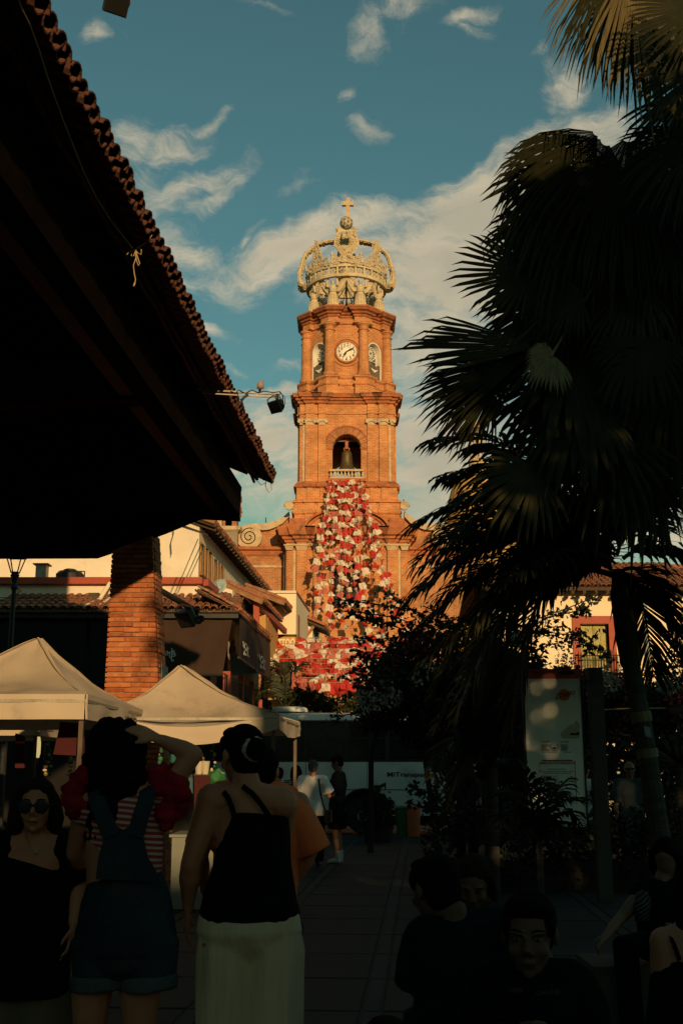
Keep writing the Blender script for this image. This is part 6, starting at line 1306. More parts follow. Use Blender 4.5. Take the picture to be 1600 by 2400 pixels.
# ---------------------------------------------------------------- city bus
def bus():
    Y = 30.0; xl, xr = P(430, 1800, Y).x, P(1290, 1800, Y).x; z = lambda p: zr(p, Y); t = thing('city_bus', ((xl + xr) / 2, Y + 1.2, 0), 'white city bus with dark windows parked across the end of the plaza', 'bus'); D = 2.4
    zf, zw0, zw1, zt = z(1912), z(1783), z(1690), z(1671)
    xw = P(852, 1890, Y).x; xw2 = P(1185, 1890, Y).x; rw = .60
    # side shell with wheel arches
    def shell(y, d):
        pts = [(xl, zf)]
        for c in (xw, xw2): pts += [(c - rw * math.cos(math.pi * i / 12), zf + rw * 1.05 * math.sin(math.pi * i / 12)) for i in range(13)]
        pts += [(xr, zf), (xr, zw0), (xl, zw0)]
        return MB().prism(pts, (0, y, 0), Vector((1, 0, 0)), UP, (0, d, 0))
    shell(Y, .06).build('side_panel', 'buspaint', t); shell(Y + D - .06, .06).build('side_panel', 'buspaint', t)
    MB().span((xl, Y + .1, zf - .02), (xr, Y + D - .1, zf + .02)).build('floor', 'black', t)
    MB().span((xl + .2, Y + .4, .18), (xr - .2, Y + D - .3, zf - .03)).build('chassis', 'black', t)
    MB().span((xl + .003, Y + .062, zf + .021), (xl + .08, Y + D - .062, zw0)).build('end_panel', 'buspaint', t); MB().span((xr - .08, Y + .062, zf + .021), (xr - .003, Y + D - .062, zw0)).build('end_panel', 'buspaint', t)
    m = MB(); prof = [(0, 0), (-.03, .03), (0.02, .17), (.25, .22), (D / 2, .25), (D - .25, .22), (D, .17), (D + .03, .03), (D, 0)]
    m.prism([(a, b) for a, b in prof], (xl, Y, zw1), Vector((0, 1, 0)), UP, (xr - xl, 0, 0)); m.build('roof', 'buspaint', t)
    MB().span((xl, Y + .09, zw0), (xr, Y + .13, zw1)).build('window_backing', 'glass', t)
    n = 9; ww = (xr - xl) / n
    for i in range(n):
        a = xl + i * ww; f = MB(); w = MB().span((a + .07, Y + .03, zw0 + .07), (a + ww - .07, Y + .05, zw1 - .06)).build('window', 'glass', t)
        MB().span((a + .07, Y + .015, zw0 + (zw1 - zw0) * .55), (a + ww - .07, Y + .03, zw0 + (zw1 - zw0) * .55 + .035)).build('sash_bar', 'black', w)
        MB().span((a - .06, Y + .0, zw0 + .001), (a + .06, Y + .06, zw1 - .001)).build('window_pillar', 'black', t)
    MB().span((xl, Y - .004, zw0 - .03), (xr, Y + .07, zw0 + .04)).build('waist_rail', 'black', t); MB().span((xl, Y - .004, zw1 - .04), (xr, Y + .07, zw1 + .02)).build('drip_rail', 'black', t)
    for i in range(1, 6): MB().span((xl + (xr - xl) * i / 6 - .006, Y - .006, zf + .02), (xl + (xr - xl) * i / 6 + .006, Y, zw0 - .04)).build('panel_joint', 'concrete', t)
    MB().span((xl, Y - .008, z(1852)), (xr, Y, z(1850))).build('rub_strip', 'concrete', t)
    for c in (xw, xw2):
        MB().span((c - rw - .1, Y + .32, zf + .03), (c + rw + .1, Y + .36, zw0 - .1)).build('wheel_well', 'black', t)
        w = MB().lathe((c, Y + .02, .42), [(.30, 0), (.40, .0), (.44, -.04), (.44, -.22), (.40, -.26), (.3, -.26)], 26, ax=(0, -1, 0)).build('wheel', 'rubber', t)
        MB().lathe((c, Y + .03, .42), [(.0, -.06), (.10, .02), (.16, .02), (.18, -.03), (.27, -.04), (.29, .0)], 20, ax=(0, -1, 0), cap=False).build('rim', 'steel', w)
        MB().tube([(c - (rw + .02) * math.cos(math.pi * i / 16), Y - .01, zf + (rw * 1.05 + .02) * math.sin(math.pi * i / 16)) for i in range(17)], .03, 6).build('arch_trim', 'black', t)
    MB().lathe((P(676, 1668, Y).x, Y + .7, zt + .05), [(.48, 0), (.46, .10), (.40, .13), (.1, .15)], 20).build('roof_vent', 'buspaint', t)
    text('MiTransporte', 'lettering', (P(906, 1819, Y).x, Y - .012, z(1820)), (1, 0, 0), UP, .16, 'ink', t, width=P(1014, 1800, Y).x - P(906, 1800, Y).x, align='LEFT', bold=.02)
    MB().span((P(909, 1857, Y).x, Y - .014, z(1858)), (P(916, 1857, Y).x, Y, z(1855))).build('side_marker', 'black', t)
    for x in (645, 700, 850, 960): MB().span((P(x, 1700, Y).x, Y + 1.0, zw0), (P(x, 1700, Y).x + .03, Y + 1.03, zw1)).build('grab_pole', 'gold', t)
bus()

# ---------------------------------------------------------------- information sign, post, planters
def sign():
    Y = 14.0; s = thing('information_sign', (P(1368, 1940, Y).x, Y, 0), 'tall scuffed white information panel with red top band behind small palms', 'sign'); x0, x1 = P(1229.5, 1590, Y).x, P(1367, 1590, Y).x; z = lambda p: zr(p, Y); sx = lambda px, py: P(px, py, Y).x
    q = lambda px, py, d=0: P(px, py, Y - .01) - Vector((0, d, 0))
    xL, xR = P(1231, 1750, Y).x, P(1368, 1750, Y).x
    MB().span((xL, Y, z(1938)), (xR, Y + .09, z(1590.5))).build('panel', 'signwhite', s)
    MB().span((xL - .01, Y - .012, z(1590)), (xR + .01, Y + .10, z(1568))).build('top_band', 'signred', s)
    for x in (xL, xR): MB().span((x - .013, Y - .008, z(1941)), (x + .008, Y + .1, z(1569))).build('edge_frame', 'black', s)
    MB().span((xL, Y - .008, z(1942)), (xR, Y + .1, z(1938))).build('edge_frame', 'black', s)
    MB().span((xR, Y + .02, z(1603)), (sx(1394, 1600), Y + .08, z(1593))).build('bracket', 'concrete', s); MB().span((xR, Y + .02, z(1930)), (sx(1400, 1900), Y + .08, z(1922))).build('bracket', 'concrete', s)
    r = lambda a, b, c, d, m, n: MB().span((sx(a, 1750), Y - .004, z(d)), (sx(c, 1750), Y - .001, z(b))).build(n, m, s)
    U = (1, 0, 0)
    text('TAXCO', 'lettering', (sx(1259, 1580), Y - .018, z(1580)), U, UP, .045, 'ink', s, width=.145, bold=.02)
    MB().prism([(sx(1308, 1580) + .19 * (.5 - .5 * math.cos(a)) , z(1577) + .026 * math.sin(a)) for a in [i * .4 for i in range(16)]], (0, Y - .016, 0), Vector((1, 0, 0)), UP, (0, -.002, 0)).build('sticker', 'concrete', s)
    text('IGSTYL', 'lettering', (sx(1330, 1580), Y - .022, z(1580)), U, UP, .05, 'ink', s, width=.15, bold=.015)
    MB().lathe((sx(1321, 1628), Y - .002, z(1628.5)), [(W(13.5, 1628, Y), 0), (W(13.5, 1628, Y), .003)], 28, ax=(0, -1, 0)).build('orange_disc', 'orange', s)
    text('L', 'lettering', (sx(1304, 1638), Y - .008, z(1639)), (1, 0, .2), (.15, 0, 1), .11, 'ink', s, bold=.006, shear=.2)
    text('CKERS', 'lettering', (sx(1326, 1630), Y - .008, z(1632)), (1, 0, .20), (.1, 0, 1), .075, 'ink', s, width=.20, bold=.004, shear=.2)
    # torn sticker: pale peeled strip and printed tag shape
    for pts, m in (([(1313, 1723), (1315, 1716), (1338, 1696), (1344, 1697), (1334, 1722), (1334, 1731), (1318, 1731)], 'paper'), ([(1334, 1722), (1345, 1697), (1346, 1690), (1352, 1689), (1359, 1702), (1356, 1706), (1357, 1728), (1354, 1731), (1334, 1731)], 'paper'), ([(1333, 1723), (1338, 1717), (1344, 1719), (1356, 1715), (1357, 1723)], 'ink')):
        MB().prism([(sx(x, y), z(y)) for x, y in pts], (0, Y - (.003 if m != 'ink' else .006), 0), Vector((1, 0, 0)), UP, (0, -.002, 0)).build('torn_sticker', m, s)
    # two text columns with a round seal
    rn = random.Random(2)
    for cx, w, al in ((1276, .10, 'L'), (1322, .10, 'R')):
        text('TAX FREE' if al == 'L' else 'CALLE PRAL', 'lettering', (sx(cx, 1740), Y - .003, z(1740)), U, UP, .022, 'ink', s, width=w, bold=.02)
        for k in range(6):
            y = 1746 + k * 2.6; ww = rn.uniform(12, 20); a = cx - 9; r(a, y - .7, a + ww, y + .5, 'ink', 'print_line')
    MB().tube([(sx(1298, 1750) + W(9, 1750, Y) * math.cos(a * .3 + 2.2), Y - .004, z(1750) + W(9, 1750, Y) * math.sin(a * .3 + 2.2)) for a in range(17)], .004, 4).build('seal_ring', 'redink', s); MB().prism([(sx(1298, 1750) + .028 * math.cos(a * .35 + 3.1), z(1752) + .02 * math.sin(a * .35 + 3.1)) for a in range(10)], (0, Y - .004, 0), Vector((1, 0, 0)), UP, (0, -.002, 0)).build('seal_mark', 'ink', s)
    r(1268, 1762, 1305, 1763.4, 'redink', 'print_line'); r(1320, 1762, 1337, 1763.4, 'ink', 'print_line')
    # red framed notice
    r(1267, 1781, 1339, 1784, 'redink', 'notice_bar'); text('MIEMBROS DEL CARTEL INMOBILIARIO 10', 'lettering', (sx(1304, 1790), Y - .004, z(1791)), U, UP, .040, 'redink', s, width=.40, bold=.02)
    r(1261, 1788, 1262, 1812, 'redink', 'notice_frame'); r(1262, 1820, 1263.2, 1880, 'redink', 'notice_frame'); r(1344, 1782, 1345.2, 1885, 'redink', 'notice_frame'); r(1275, 1908, 1335, 1910, 'redink', 'notice_frame')
    text('FINANCIERA: H.O SERVICIO', 'lettering', (sx(1303, 1803), Y - .003, z(1804)), U, UP, .018, 'ink', s, width=.22, bold=.01)
    text('GERARDO ALEJANDRO MONTES / ALBERTO MORENO', 'lettering', (sx(1304, 1808), Y - .003, z(1809)), U, UP, .018, 'redink', s, width=.42, bold=.01)
    text('TODO DERECHO AMPARA LA CIUDADANIA', 'lettering', (sx(1304, 1812), Y - .003, z(1813.4)), U, UP, .018, 'ink', s, width=.34, bold=.01)
    text('MIEMBROS DEL CARTEL', 'lettering', (sx(1286, 1820), Y - .003, z(1821.5)), U, UP, .026, 'redink', s, width=.20, bold=.02)
    for k in range(5): r(1267 + k, 1825 + k * 4.2, 1267 + rn.uniform(24, 60), 1826.3 + k * 4.2, 'ink', 'print_line')
    for cx in (1232, 1366):
        for k in range(6):
            a = (k - 2.5) * .42; d = 1 if cx < 1300 else -1
            MB().prism([(sx(cx, 1620) + d * .058 * math.cos(a) + .009 * math.cos(j * 1.05), z(1620) + .07 * math.sin(a) + .006 * math.sin(j * 1.05)) for j in range(6)], (0, Y - .002, 0), Vector((1, 0, 0)), UP, (0, -.002, 0)).build('petal_print', 'concrete', s)
    p = thing('square_post', (P(1405, 1940, 14.4).x, 14.4, 0), 'rough square concrete post right of the information panel', 'post'); a_, b_ = P(1394, 1566, 14.4), P(1420, 2060, 14.4); MB().bar(Vector((P(1409, 1940, 14.4).x, 14.4, 0)), Vector((P(1409, 1940, 14.4).x - .0, 14.4, a_.z)), .17, .17, Vector((0, 1, 0))).build('post', 'concrete', p)
    p2 = thing('thin_pole', (P(869, 1900, 27).x, 27, 0), 'thin dark pole standing in front of the bus beneath the bougainvillea', 'pole'); MB().bar((P(869, 1900, 27).x, 27, 0), (P(868, 1700, 27).x, 27, zr(1672, 27)), .11, .11, Vector((0, 1, 0))).build('pole', 'black', p2)
    # low planter walls
    for (xa, xb, Y_, h, lab) in ((P(1063, 1950, 27.3).x, P(1600, 1950, 27.3).x, 27.3, .42, 'low dark planter wall along the street right of the bus wheel'), ):
        o = thing('planter_wall', (xa, Y_, 0), lab, 'planter'); MB().span((xa, Y_, 0), (xb, Y_ + .4, h)).build('wall', 'concrete', o); MB().span((xa - .04, Y_ - .04, h), (xb, Y_ + .44, h + .07)).build('coping', 'concrete', o)
    o = thing('stone_bench', (1.7, 4.6, 0), 'long low stone bench edge in the lower right corner under the seated people', 'bench')
    MB().span((.28, 4.15, 0), (3.4, 5.0, .30)).build('bench_wall', 'concrete', o); MB().span((.25, 4.10, .30), (3.43, 5.05, .36)).build('bench_top', 'strip', o)
    # pots / crates in front of bus
    o = thing('green_bin', P(950, 1910, 28.6), 'dark green bin behind the low planter wall, beside an orange one', 'bin'); MB().lathe((P(949, 1900, 28.9).x, 28.9, 0), [(.2, 0), (.25, .62), (.27, .66), (.2, .7)], 16).build('bin_body', 'green', o)
    o = thing('orange_bin', P(968, 1910, 28.6), 'orange bin catching light in front of the bus', 'bin'); MB().lathe((P(968, 1900, 28.7).x, 28.7, 0), [(.14, 0), (.18, .66), (.19, .7), (.1, .72)], 14).build('bin_body', 'orange', o)
    o = thing('stone', G(860, 1955), 'pale stone lying beside the bush near the bus wheel', 'stone'); b = MB(); b.sph(G(848, 1953) + UP * .06, (.16, .12, .09), 8, 6); b.v = [v + Vector((R.uniform(-.02, .02),) * 3) for v in b.v]; b.build('rock', 'concrete', o)
    # ribbon of parasol on the right edge
    o = thing('grey_parasol', (P(1640, 1700, 16).x, 16, 0), 'corner of a grey market canopy at the right edge behind the palm trunk', 'canopy'); a_ = P(1558, 1660, 16); MB().add([a_, P(1680, 1640, 15.5), P(1680, 1700, 16), P(1600, 1672, 15.8)], [(0, 1, 2, 3)]).add([a_ - UP * .02, P(1680, 1640, 15.5) - UP * .02, P(1680, 1700, 16) - UP * .02, P(1600, 1672, 15.8) - UP * .02], [(3, 2, 1, 0)]).build('canopy', 'concrete', o); MB().tube([P(1406, 1664, 15.8), P(1480, 1660, 15.9), a_], .008, 4).build('guy_rope', 'rope', o); MB().bar(P(1640, 1680, 16), (P(1640, 1700, 16).x, 16, 0), .04, .04, Vector((0, 1, 0))).build('pole', 'steel', o)
sign()

# ---------------------------------------------------------------- palms
def bez(p0, p1, p2, n): return [p0 * (1 - t) ** 2 + p1 * 2 * t * (1 - t) + p2 * t * t for t in [i / n for i in range(n + 1)]]
def feather(parent, pts3, rn, ll=.75, n=46, m='palm', droop=.5, wid=.030, name='frond'):
    """pinnate frond: curved midrib with two rows of hanging leaflets; pts3 = base, control, tip"""
    p0, p1, p2 = pts3; c = p1 * 2 - (p0 + p2) / 2; rib = bez(p0, c, p2, 24); L = sum((rib[i + 1] - rib[i]).length for i in range(24))
    b = MB(); b.tube(rib, [.022 * (1 - .85 * i / 24) + .003 for i in range(25)], 4, cap=False)
    sideref = None
    for k in range(n):
        f = .10 + .90 * (k + rn.uniform(-.3, .3)) / n; f = min(max(f, 0.05), .995); i = min(int(f * 24), 23); p = rib[i].lerp(rib[i + 1], f * 24 - i); T = (rib[i + 1] - rib[i]).normalized()
        S_ = T.cross(UP); S_ = S_.normalized() if S_.length > .15 else (sideref or Vector((1, 0, 0))); sideref = S_
        up = S_.cross(T).normalized(); ln = ll * (.35 + .65 * math.sin(math.pi * min(1, (f * .9 + .12)))) * rn.uniform(.82, 1.1)
        for s in (-1, 1):
            if rn.random() < .05: continue
            d = (T * (.55 + .5 * f) + S_ * s * (1.0 - .25 * f) + up * rn.uniform(.0, .35)).normalized(); wv = T * wid * rn.uniform(.8, 1.25)
            a = p; q1 = p + d * ln * .4 - UP * droop * ln * .08; q2 = p + d * ln * .75 - UP * droop * ln * .35; q3 = p + d * ln * .95 - UP * droop * ln * .75
            b.add([a - wv * .4, a + wv * .4, q1 - wv, q1 + wv, q2 - wv * .7, q2 + wv * .7, q3], [(0, 1, 3, 2), (2, 3, 5, 4), (4, 5, 6)])
    return b.build(name, m, parent)
def fan(parent, hub, d, nrm, Rl, rn, span=280, n=44, fuse=.5, droop=.25, m='palm', pet=None, name='fan_leaf', fold=.12):
    """palmate leaf: pleated blade split into pointed ribbons; d = main axis, nrm = blade normal"""
    hub = Vector(hub); d = Vector(d).normalized(); nrm = Vector(nrm); nrm = (nrm - d * nrm.dot(d)).normalized(); s = nrm.cross(d); b = MB(); sp = rad(span)
    for k in range(n):
        a = -sp / 2 + sp * (k + .5) / n; da = sp / n * .5; rl = Rl * (1 - .28 * abs(a) / (sp / 2) ) * rn.uniform(.88, 1.06); fz = fuse * rn.uniform(.85, 1.1)
        tw = rn.uniform(-.03, .03); q = []
        def pt(r, an, h=0): 
            v = hub + (d * math.cos(an) + s * math.sin(an)) * r + nrm * (h + fold * r * (1 - math.cos(an)) * .5 + r * r * .0)
            rr = r / Rl; return v - UP * (droop * Rl * rr ** 2.6)
        rs = [0.04 * Rl, fz * rl * .5, fz * rl, rl * (fz + (1 - fz) * .4), rl * (fz + (1 - fz) * .75)]
        ws = [1, 1, 1, .0, .0]; w2 = fz * rl * math.tan(da)
        vs = []
        for j, r in enumerate(rs):
            if j < 3: hw = da
            else: hw = math.atan(w2 * (1.2 if j == 3 else .8) / r)
            vs += [pt(r, a + tw * (j > 2) - hw), pt(r, a + tw * (j > 2), .022 * r if j < 4 else .01), pt(r, a + tw * (j > 2) + hw)]
        vs.append(pt(rl, a + tw * 1.6) - UP * rn.uniform(0, .06) * Rl)
        fs = []
        for j in range(4): fs += [(3 * j, 3 * j + 1, 3 * j + 4, 3 * j + 3), (3 * j + 1, 3 * j + 2, 3 * j + 5, 3 * j + 4)]
        fs += [(12, 13, 15), (13, 14, 15)]; b.add(vs, fs)
    if pet is not None: b.tube(bez(Vector(pet), (Vector(pet) + hub) / 2 + UP * .12, hub + d * Rl * .15, 8), .014, 4)
    return b.build(name, m, parent)
def trunk(parent, pts, r, m='bark', name='trunk', rings=True):
    n = 60; out = []; rr = []
    for i in range(n + 1):
        f = i / n * (len(pts) - 1); k = min(int(f), len(pts) - 2); p = Vector(pts[k]).lerp(Vector(pts[k + 1]), f - k); out.append(p); rr.append((r[k] + (r[k + 1] - r[k]) * (f - k)) * (1 + (.05 if i % 2 else 0) * rings))
    return MB().tube(out, rr, 12).build(name, m, parent, smooth=False)
def palms():
    rn = random.Random(21)
    # --- feather palm whose crown fills the right side
    Yp = 13.0; base = Vector((P(1560, 2100, Yp).x, Yp, 0)); top = P(1448, 1335, Yp)
    t = thing('feather_palm', base, 'tall feather palm with leaning ringed trunk wrapped in tape, crown in front of the sky', 'palm tree')
    tk = trunk(t, [base, P(1545, 1960, Yp), P(1505, 1700, Yp), P(1478, 1560, Yp)], [.17, .115, .105, .10])
    trunk(t, [P(1478, 1562, Yp), P(1470, 1500, Yp), P(1452, 1400, Yp), top], [.115, .135, .11, .07], 'palm2', 'crown_shaft', False)
    # plastic wrap and sticker
    for y0, y1, m in ((1668, 1692, 'straw'), (1755, 1776, 'straw')):
        a, b_ = P(1501 + (y0 - 1680) * .17, y0, Yp), P(1501 + (y1 - 1680) * .17, y1, Yp); MB().tube([a, b_], .122, 12).build('tape_band', m, tk)
    a = P(1516, 1708, Yp - .125); MB().add([a + Vector((-.03, 0, -.08)), a + Vector((.045, .02, -.10)), a + Vector((.04, .02, .02)), a + Vector((-.035, 0, .03))], [(0, 1, 2, 3)]).build('sticker', 'patcloth', tk)
    Q = lambda x, y, dy=0: P(x, y, Yp + dy)
    fr = [[(1440, 1300, 0), (1205, 1262, -.8), (945, 1420, -1.2)], [(1432, 1330, 0), (1235, 1352, -.5), (985, 1560, -.8)], [(1432, 1350, 0), (1268, 1400, -.3), (1195, 1740, -.4)], [(1435, 1345, 0), (1240, 1385, .4), (1120, 1650, .6)],
          [(1430, 1290, 0), (1215, 1165, -.6), (960, 1235, -1)], [(1430, 1280, 0), (1240, 1070, -.5), (1010, 1030, -1.1)], [(1430, 1270, 0), (1290, 1010, .5), (1080, 960, .8)], [(1438, 1262, 0), (1370, 1010, .3), (1240, 850, .5)], [(1445, 1260, 0), (1440, 1000, .2), (1390, 790, .2)],
          [(1452, 1262, 0), (1520, 1060, .4), (1600, 920, .6)], [(1455, 1275, 0), (1550, 1160, -.4), (1660, 1180, -.8)], [(1458, 1310, 0), (1560, 1290, -.2), (1680, 1400, -.5)], [(1460, 1335, 0), (1540, 1370, 0), (1600, 1540, 0)], [(1460, 1345, 0), (1500, 1400, .2), (1530, 1590, .3)],
          [(1435, 1310, 0), (1260, 1240, .9), (1050, 1290, 1.6)], [(1440, 1290, 0), (1310, 1150, -.9), (1130, 1080, -1.6)], [(1440, 1290, 0), (1330, 1190, 1.2), (1180, 1180, 2.2)], [(1450, 1280, 0), (1480, 1130, -1.2), (1500, 1010, -2.0)], [(1450, 1280, 0), (1400, 1130, 1.4), (1350, 1050, 2.4)],
          [(1430, 1290, 0), (1240, 1130, .3), (1030, 1120, .4)], [(1430, 1290, 0), (1225, 1215, .2), (985, 1330, .3)], [(1430, 1300, 0), (1180, 1200, .5), (965, 1330, .9)], [(1430, 1310, 0), (1190, 1260, -.6), (955, 1400, -1)], [(1430, 1320, 0), (1210, 1330, .3), (1000, 1640, .5)], [(1430, 1330, 0), (1230, 1370, -.5), (1060, 1700, -.8)], [(1430, 1300, 0), (1210, 1210, -.9), (1040, 1260, -1.5)], [(1430, 1310, 0), (1230, 1290, 1.2), (1030, 1400, 2)], [(1430, 1290, 0), (1250, 1150, .8), (1070, 1170, 1.3)], [(1430, 1325, 0), (1250, 1360, .9), (1090, 1580, 1.5)], [(1430, 1300, 0), (1220, 1300, -.3), (960, 1490, -.5)], [(1430, 1300, 0), (1290, 1180, .6), (1100, 1200, 1)], [(1430, 1300, 0), (1290, 1240, -.6), (1120, 1290, -1)],
          [(1440, 1320, 0), (1330, 1290, -1.3), (1170, 1370, -2.0)], [(1445, 1300, 0), (1500, 1200, 1.3), (1570, 1250, 2.2)], [(1432, 1335, 0), (1290, 1330, .9), (1100, 1480, 1.4)]]
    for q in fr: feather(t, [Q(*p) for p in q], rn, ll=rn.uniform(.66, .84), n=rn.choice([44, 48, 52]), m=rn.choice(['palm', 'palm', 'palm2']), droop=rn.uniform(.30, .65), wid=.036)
    # --- second feather palm, lower and darker
    Yp2 = 15.5; t = thing('feather_palm', (P(1150, 1950, Yp2).x, Yp2, 0), 'bushy low feather palm in front of the sign, left of it', 'palm tree'); b0 = P(1150, 1950, Yp2); b0.z = 0
    trunk(t, [b0, P(1150, 1800, Yp2)], [.10, .08])
    for q in [[(1150, 1800), (1090, 1640), (1010, 1720)], [(1150, 1800), (1130, 1600), (1060, 1560)], [(1150, 1800), (1160, 1620), (1130, 1520)], [(1150, 1800), (1200, 1640), (1230, 1560)], [(1150, 1800), (1215, 1700), (1225, 1800)], [(1150, 1800), (1080, 1720), (1010, 1830)], [(1150, 1800), (1090, 1780), (1040, 1920)], [(1150, 1810), (1190, 1790), (1225, 1900)], [(1150, 1800), (1110, 1760), (1070, 1880)], [(1150, 1800), (1150, 1680), (1180, 1640)], [(1150, 1800), (1120, 1690), (1040, 1640)]]:
        feather(t, [P(x, y, Yp2 + rn.uniform(-.5, .5) * (i > 0)) for i, (x, y) in enumerate(q)], rn, ll=.55, n=34, m=rn.choice(['palm', 'palm2']), droop=.45, wid=.034)
    # --- small areca in front of the sign
    Ya = 12.6; t = thing('areca_palm', (P(1262, 2000, Ya).x, Ya, 0), 'small areca palm whose fronds cross the bottom of the white sign', 'palm plant'); r0 = P(1262, 1975, Ya); r0.z = .1
    for q in [[(1268, 1960), (1285, 1880), (1340, 1820)], [(1262, 1960), (1262, 1870), (1275, 1822)], [(1268, 1960), (1300, 1890), (1372, 1870)], [(1268, 1965), (1320, 1905), (1366, 1940)], [(1265, 1970), (1300, 1930), (1335, 1965)], [(1262, 1960), (1220, 1880), (1180, 1850)], [(1262, 1960), (1215, 1910), (1165, 1935)], [(1262, 1960), (1240, 1860), (1225, 1790)]]:
        feather(t, [P(x, y, Ya + rn.uniform(-.2, .2) * i) for i, (x, y) in enumerate(q)], rn, ll=.34, n=17, m='palm', droop=.7, wid=.020)
    st = MB()
    for i in range(7): a = P(1262 + rn.uniform(-5, 5), 1975, Ya); st.tube([(a.x, a.y, 0), a], .014, 5)
    st.build('cane_stems', 'bark', t)
    # --- fan palm: crown above right
    Yf = 10.0; cx = P(1500, 520, Yf); t = thing('fan_palm', (cx.x + 1.25, Yf + .6, 0), 'tall dark fan palm with shaggy hanging skirt filling the right of the sky', 'palm tree')
    trunk(t, [(cx.x + 1.25, Yf + .6, 0), (cx.x + .95, Yf + .5, 2.5), (cx.x + .4, Yf + .3, 5), (cx.x, Yf + .1, cx.z - .2)], [.20, .16, .15, .14])
    def fl(x, y, ang, Rp, span=200, droop=.2, dy=0, m='palm', nn=40, tilt=.3, fuse=.5, yaw=0.0, pet=True, fold=.12):
        Y = Yf + dy; hub = P(x, y, Y); a = rad(ang); d = Vector((math.cos(a), -tilt, math.sin(a))); nr = Vector((yaw, -1, .25)); fan(t, hub, d, nr, W(Rp, y, Y), rn, span, nn, fuse, droop, m, cx + Vector((0, .1, rn.uniform(-.2, .2))) if pet else None, fold=fold)
    fl(1245, 640, 183, 205, 190, .03, -.1, 'palm2', 27, .1, .42, .15)
    fl(1255, 812, 179, 345, 44, .06, -.35, 'palm2', 15, .1, .58, -.2)
    fl(1250, 822, 202, 345, 46, .08, -.3, 'palm', 17, .1, .52, -.2)
    fl(1235, 840, 220, 300, 44, .1, -.2, 'palm', 15, .1, .5, -.2); fl(1190, 860, 208, 250, 90, .15, -.1, 'palm', 26, .1, .5, -.2); fl(1160, 900, 222, 210, 90, .2, 0, 'palm', 26, .1, .5)
    fl(1300, 835, 205, 95, 200, .5, -.4, 'straw', 26, .4, .6)  # straw gold colour imitates sunlight on this small leaf
    fl(1420, 330, 232, 360, 120, .55, -.2, 'palm', 44, .2, .62, .2, fold=.3); fl(1400, 310, 215, 300, 90, .75, -.1, 'palm2', 36, .2, .66, .1, fold=.3); fl(1470, 320, 262, 400, 90, .3, -.3, 'palm', 40, .2, .62)
    fl(1520, 330, 290, 360, 110, .4, -.2, 'palm2', 40, .2, .6); fl(1560, 420, 285, 380, 110, .4, 0, 'palm', 40)
    for i in range(34):   # shaggy skirt and inner crown
        x, y = rn.uniform(1310, 1600), rn.uniform(420, 1000); fl(x, y, rn.choice([rn.uniform(200, 300), rn.uniform(235, 280), rn.uniform(190, 340)]), rn.uniform(150, 270), rn.uniform(110, 240), rn.uniform(.25, .7), rn.uniform(-.5, .9), rn.choice(['palm', 'palm', 'palm', 'palm2']), 22, rn.uniform(-.3, .5), rn.uniform(.40, .6), rn.uniform(-.6, .6), pet=False)
    for i, (x, y, a_, r_) in enumerate(((1300, 700, 225, 240), (1290, 560, 232, 210), (1330, 620, 250, 260), (1350, 720, 215, 260), (1280, 900, 250, 200), (1340, 820, 235, 230), (1400, 600, 255, 260), (1260, 1100, 220, 190), (1350, 980, 230, 230), (1500, 1050, 275, 220), (1420, 1000, 260, 250), (1560, 900, 280, 250), (1300, 480, 240, 230), (1380, 450, 250, 260), (1330, 400, 225, 240))):
        fl(x, y, a_, r_, rn.uniform(120, 170), .3, rn.uniform(-.2, .6), rn.choice(['palm', 'palm2', 'palm']), 19, .2, .45, rn.uniform(-.3, .3), pet=False)
    # --- nearer fan palm: golden pendant leaves at the top edge
    Yg = 9.0; t = thing('fan_palm', (P(1560, -180, Yg).x + 1.3, Yg + .5, 0), 'nearer fan palm with dry golden leaves hanging in at the top right', 'palm tree'); cg = P(1560, -180, Yg); trunk(t, [(cg.x + 1.3, Yg + .5, 0), (cg.x + .9, Yg + .4, 5), cg], [.20, .16, .13])
    def fg(x, y, ang, Rp, span, droop, m, n=26, dy=0, tilt=.1, fuse=.5): Y = Yg + dy; fan(t, P(x, y, Y), Vector((math.cos(rad(ang)), -tilt, math.sin(rad(ang)))), Vector((.1, -1, .2)), W(Rp, 0, Y), rn, span, n, fuse, droop, m, cg, fold=.05)
    fg(1490, -150, 268, 520, 44, .05, 'straw', 24, 0, .1, .55); fg(1440, -120, 256, 430, 42, .05, 'palm2', 22, .1, .1, .45); fg(1400, -110, 249, 330, 40, .06, 'straw', 18, .2, .1, .35); fg(1470, -60, 272, 420, 50, .05, 'palm2', 22, .25, .1, .5); fg(1520, -80, 280, 480, 50, .05, 'palm', 26, .3); fg(1450, -40, 262, 330, 60, .08, 'palm', 26, .4)
    fg(1650, 20, 200, 210, 130, .15, 'palm', 26, -.5); fg(1660, 150, 215, 220, 130, .2, 'palm', 26, -.4); fg(1640, 300, 235, 260, 120, .2, 'palm', 30, 0); fg(1620, 200, 260, 300, 110, .2, 'palm', 30, .2); fg(1480, -70, 170, 200, 60, .1, 'palm', 16, .5)
    # --- palm behind the bus, lit by the sun
    Yb = 33.0; b0 = Vector((P(655, 1700, Yb).x, Yb, 0)); t = thing('feather_palm', b0, 'olive green feather palm rising behind the bus roof at centre left', 'palm tree'); trunk(t, [b0, P(668, 1665, Yb)], [.16, .14])
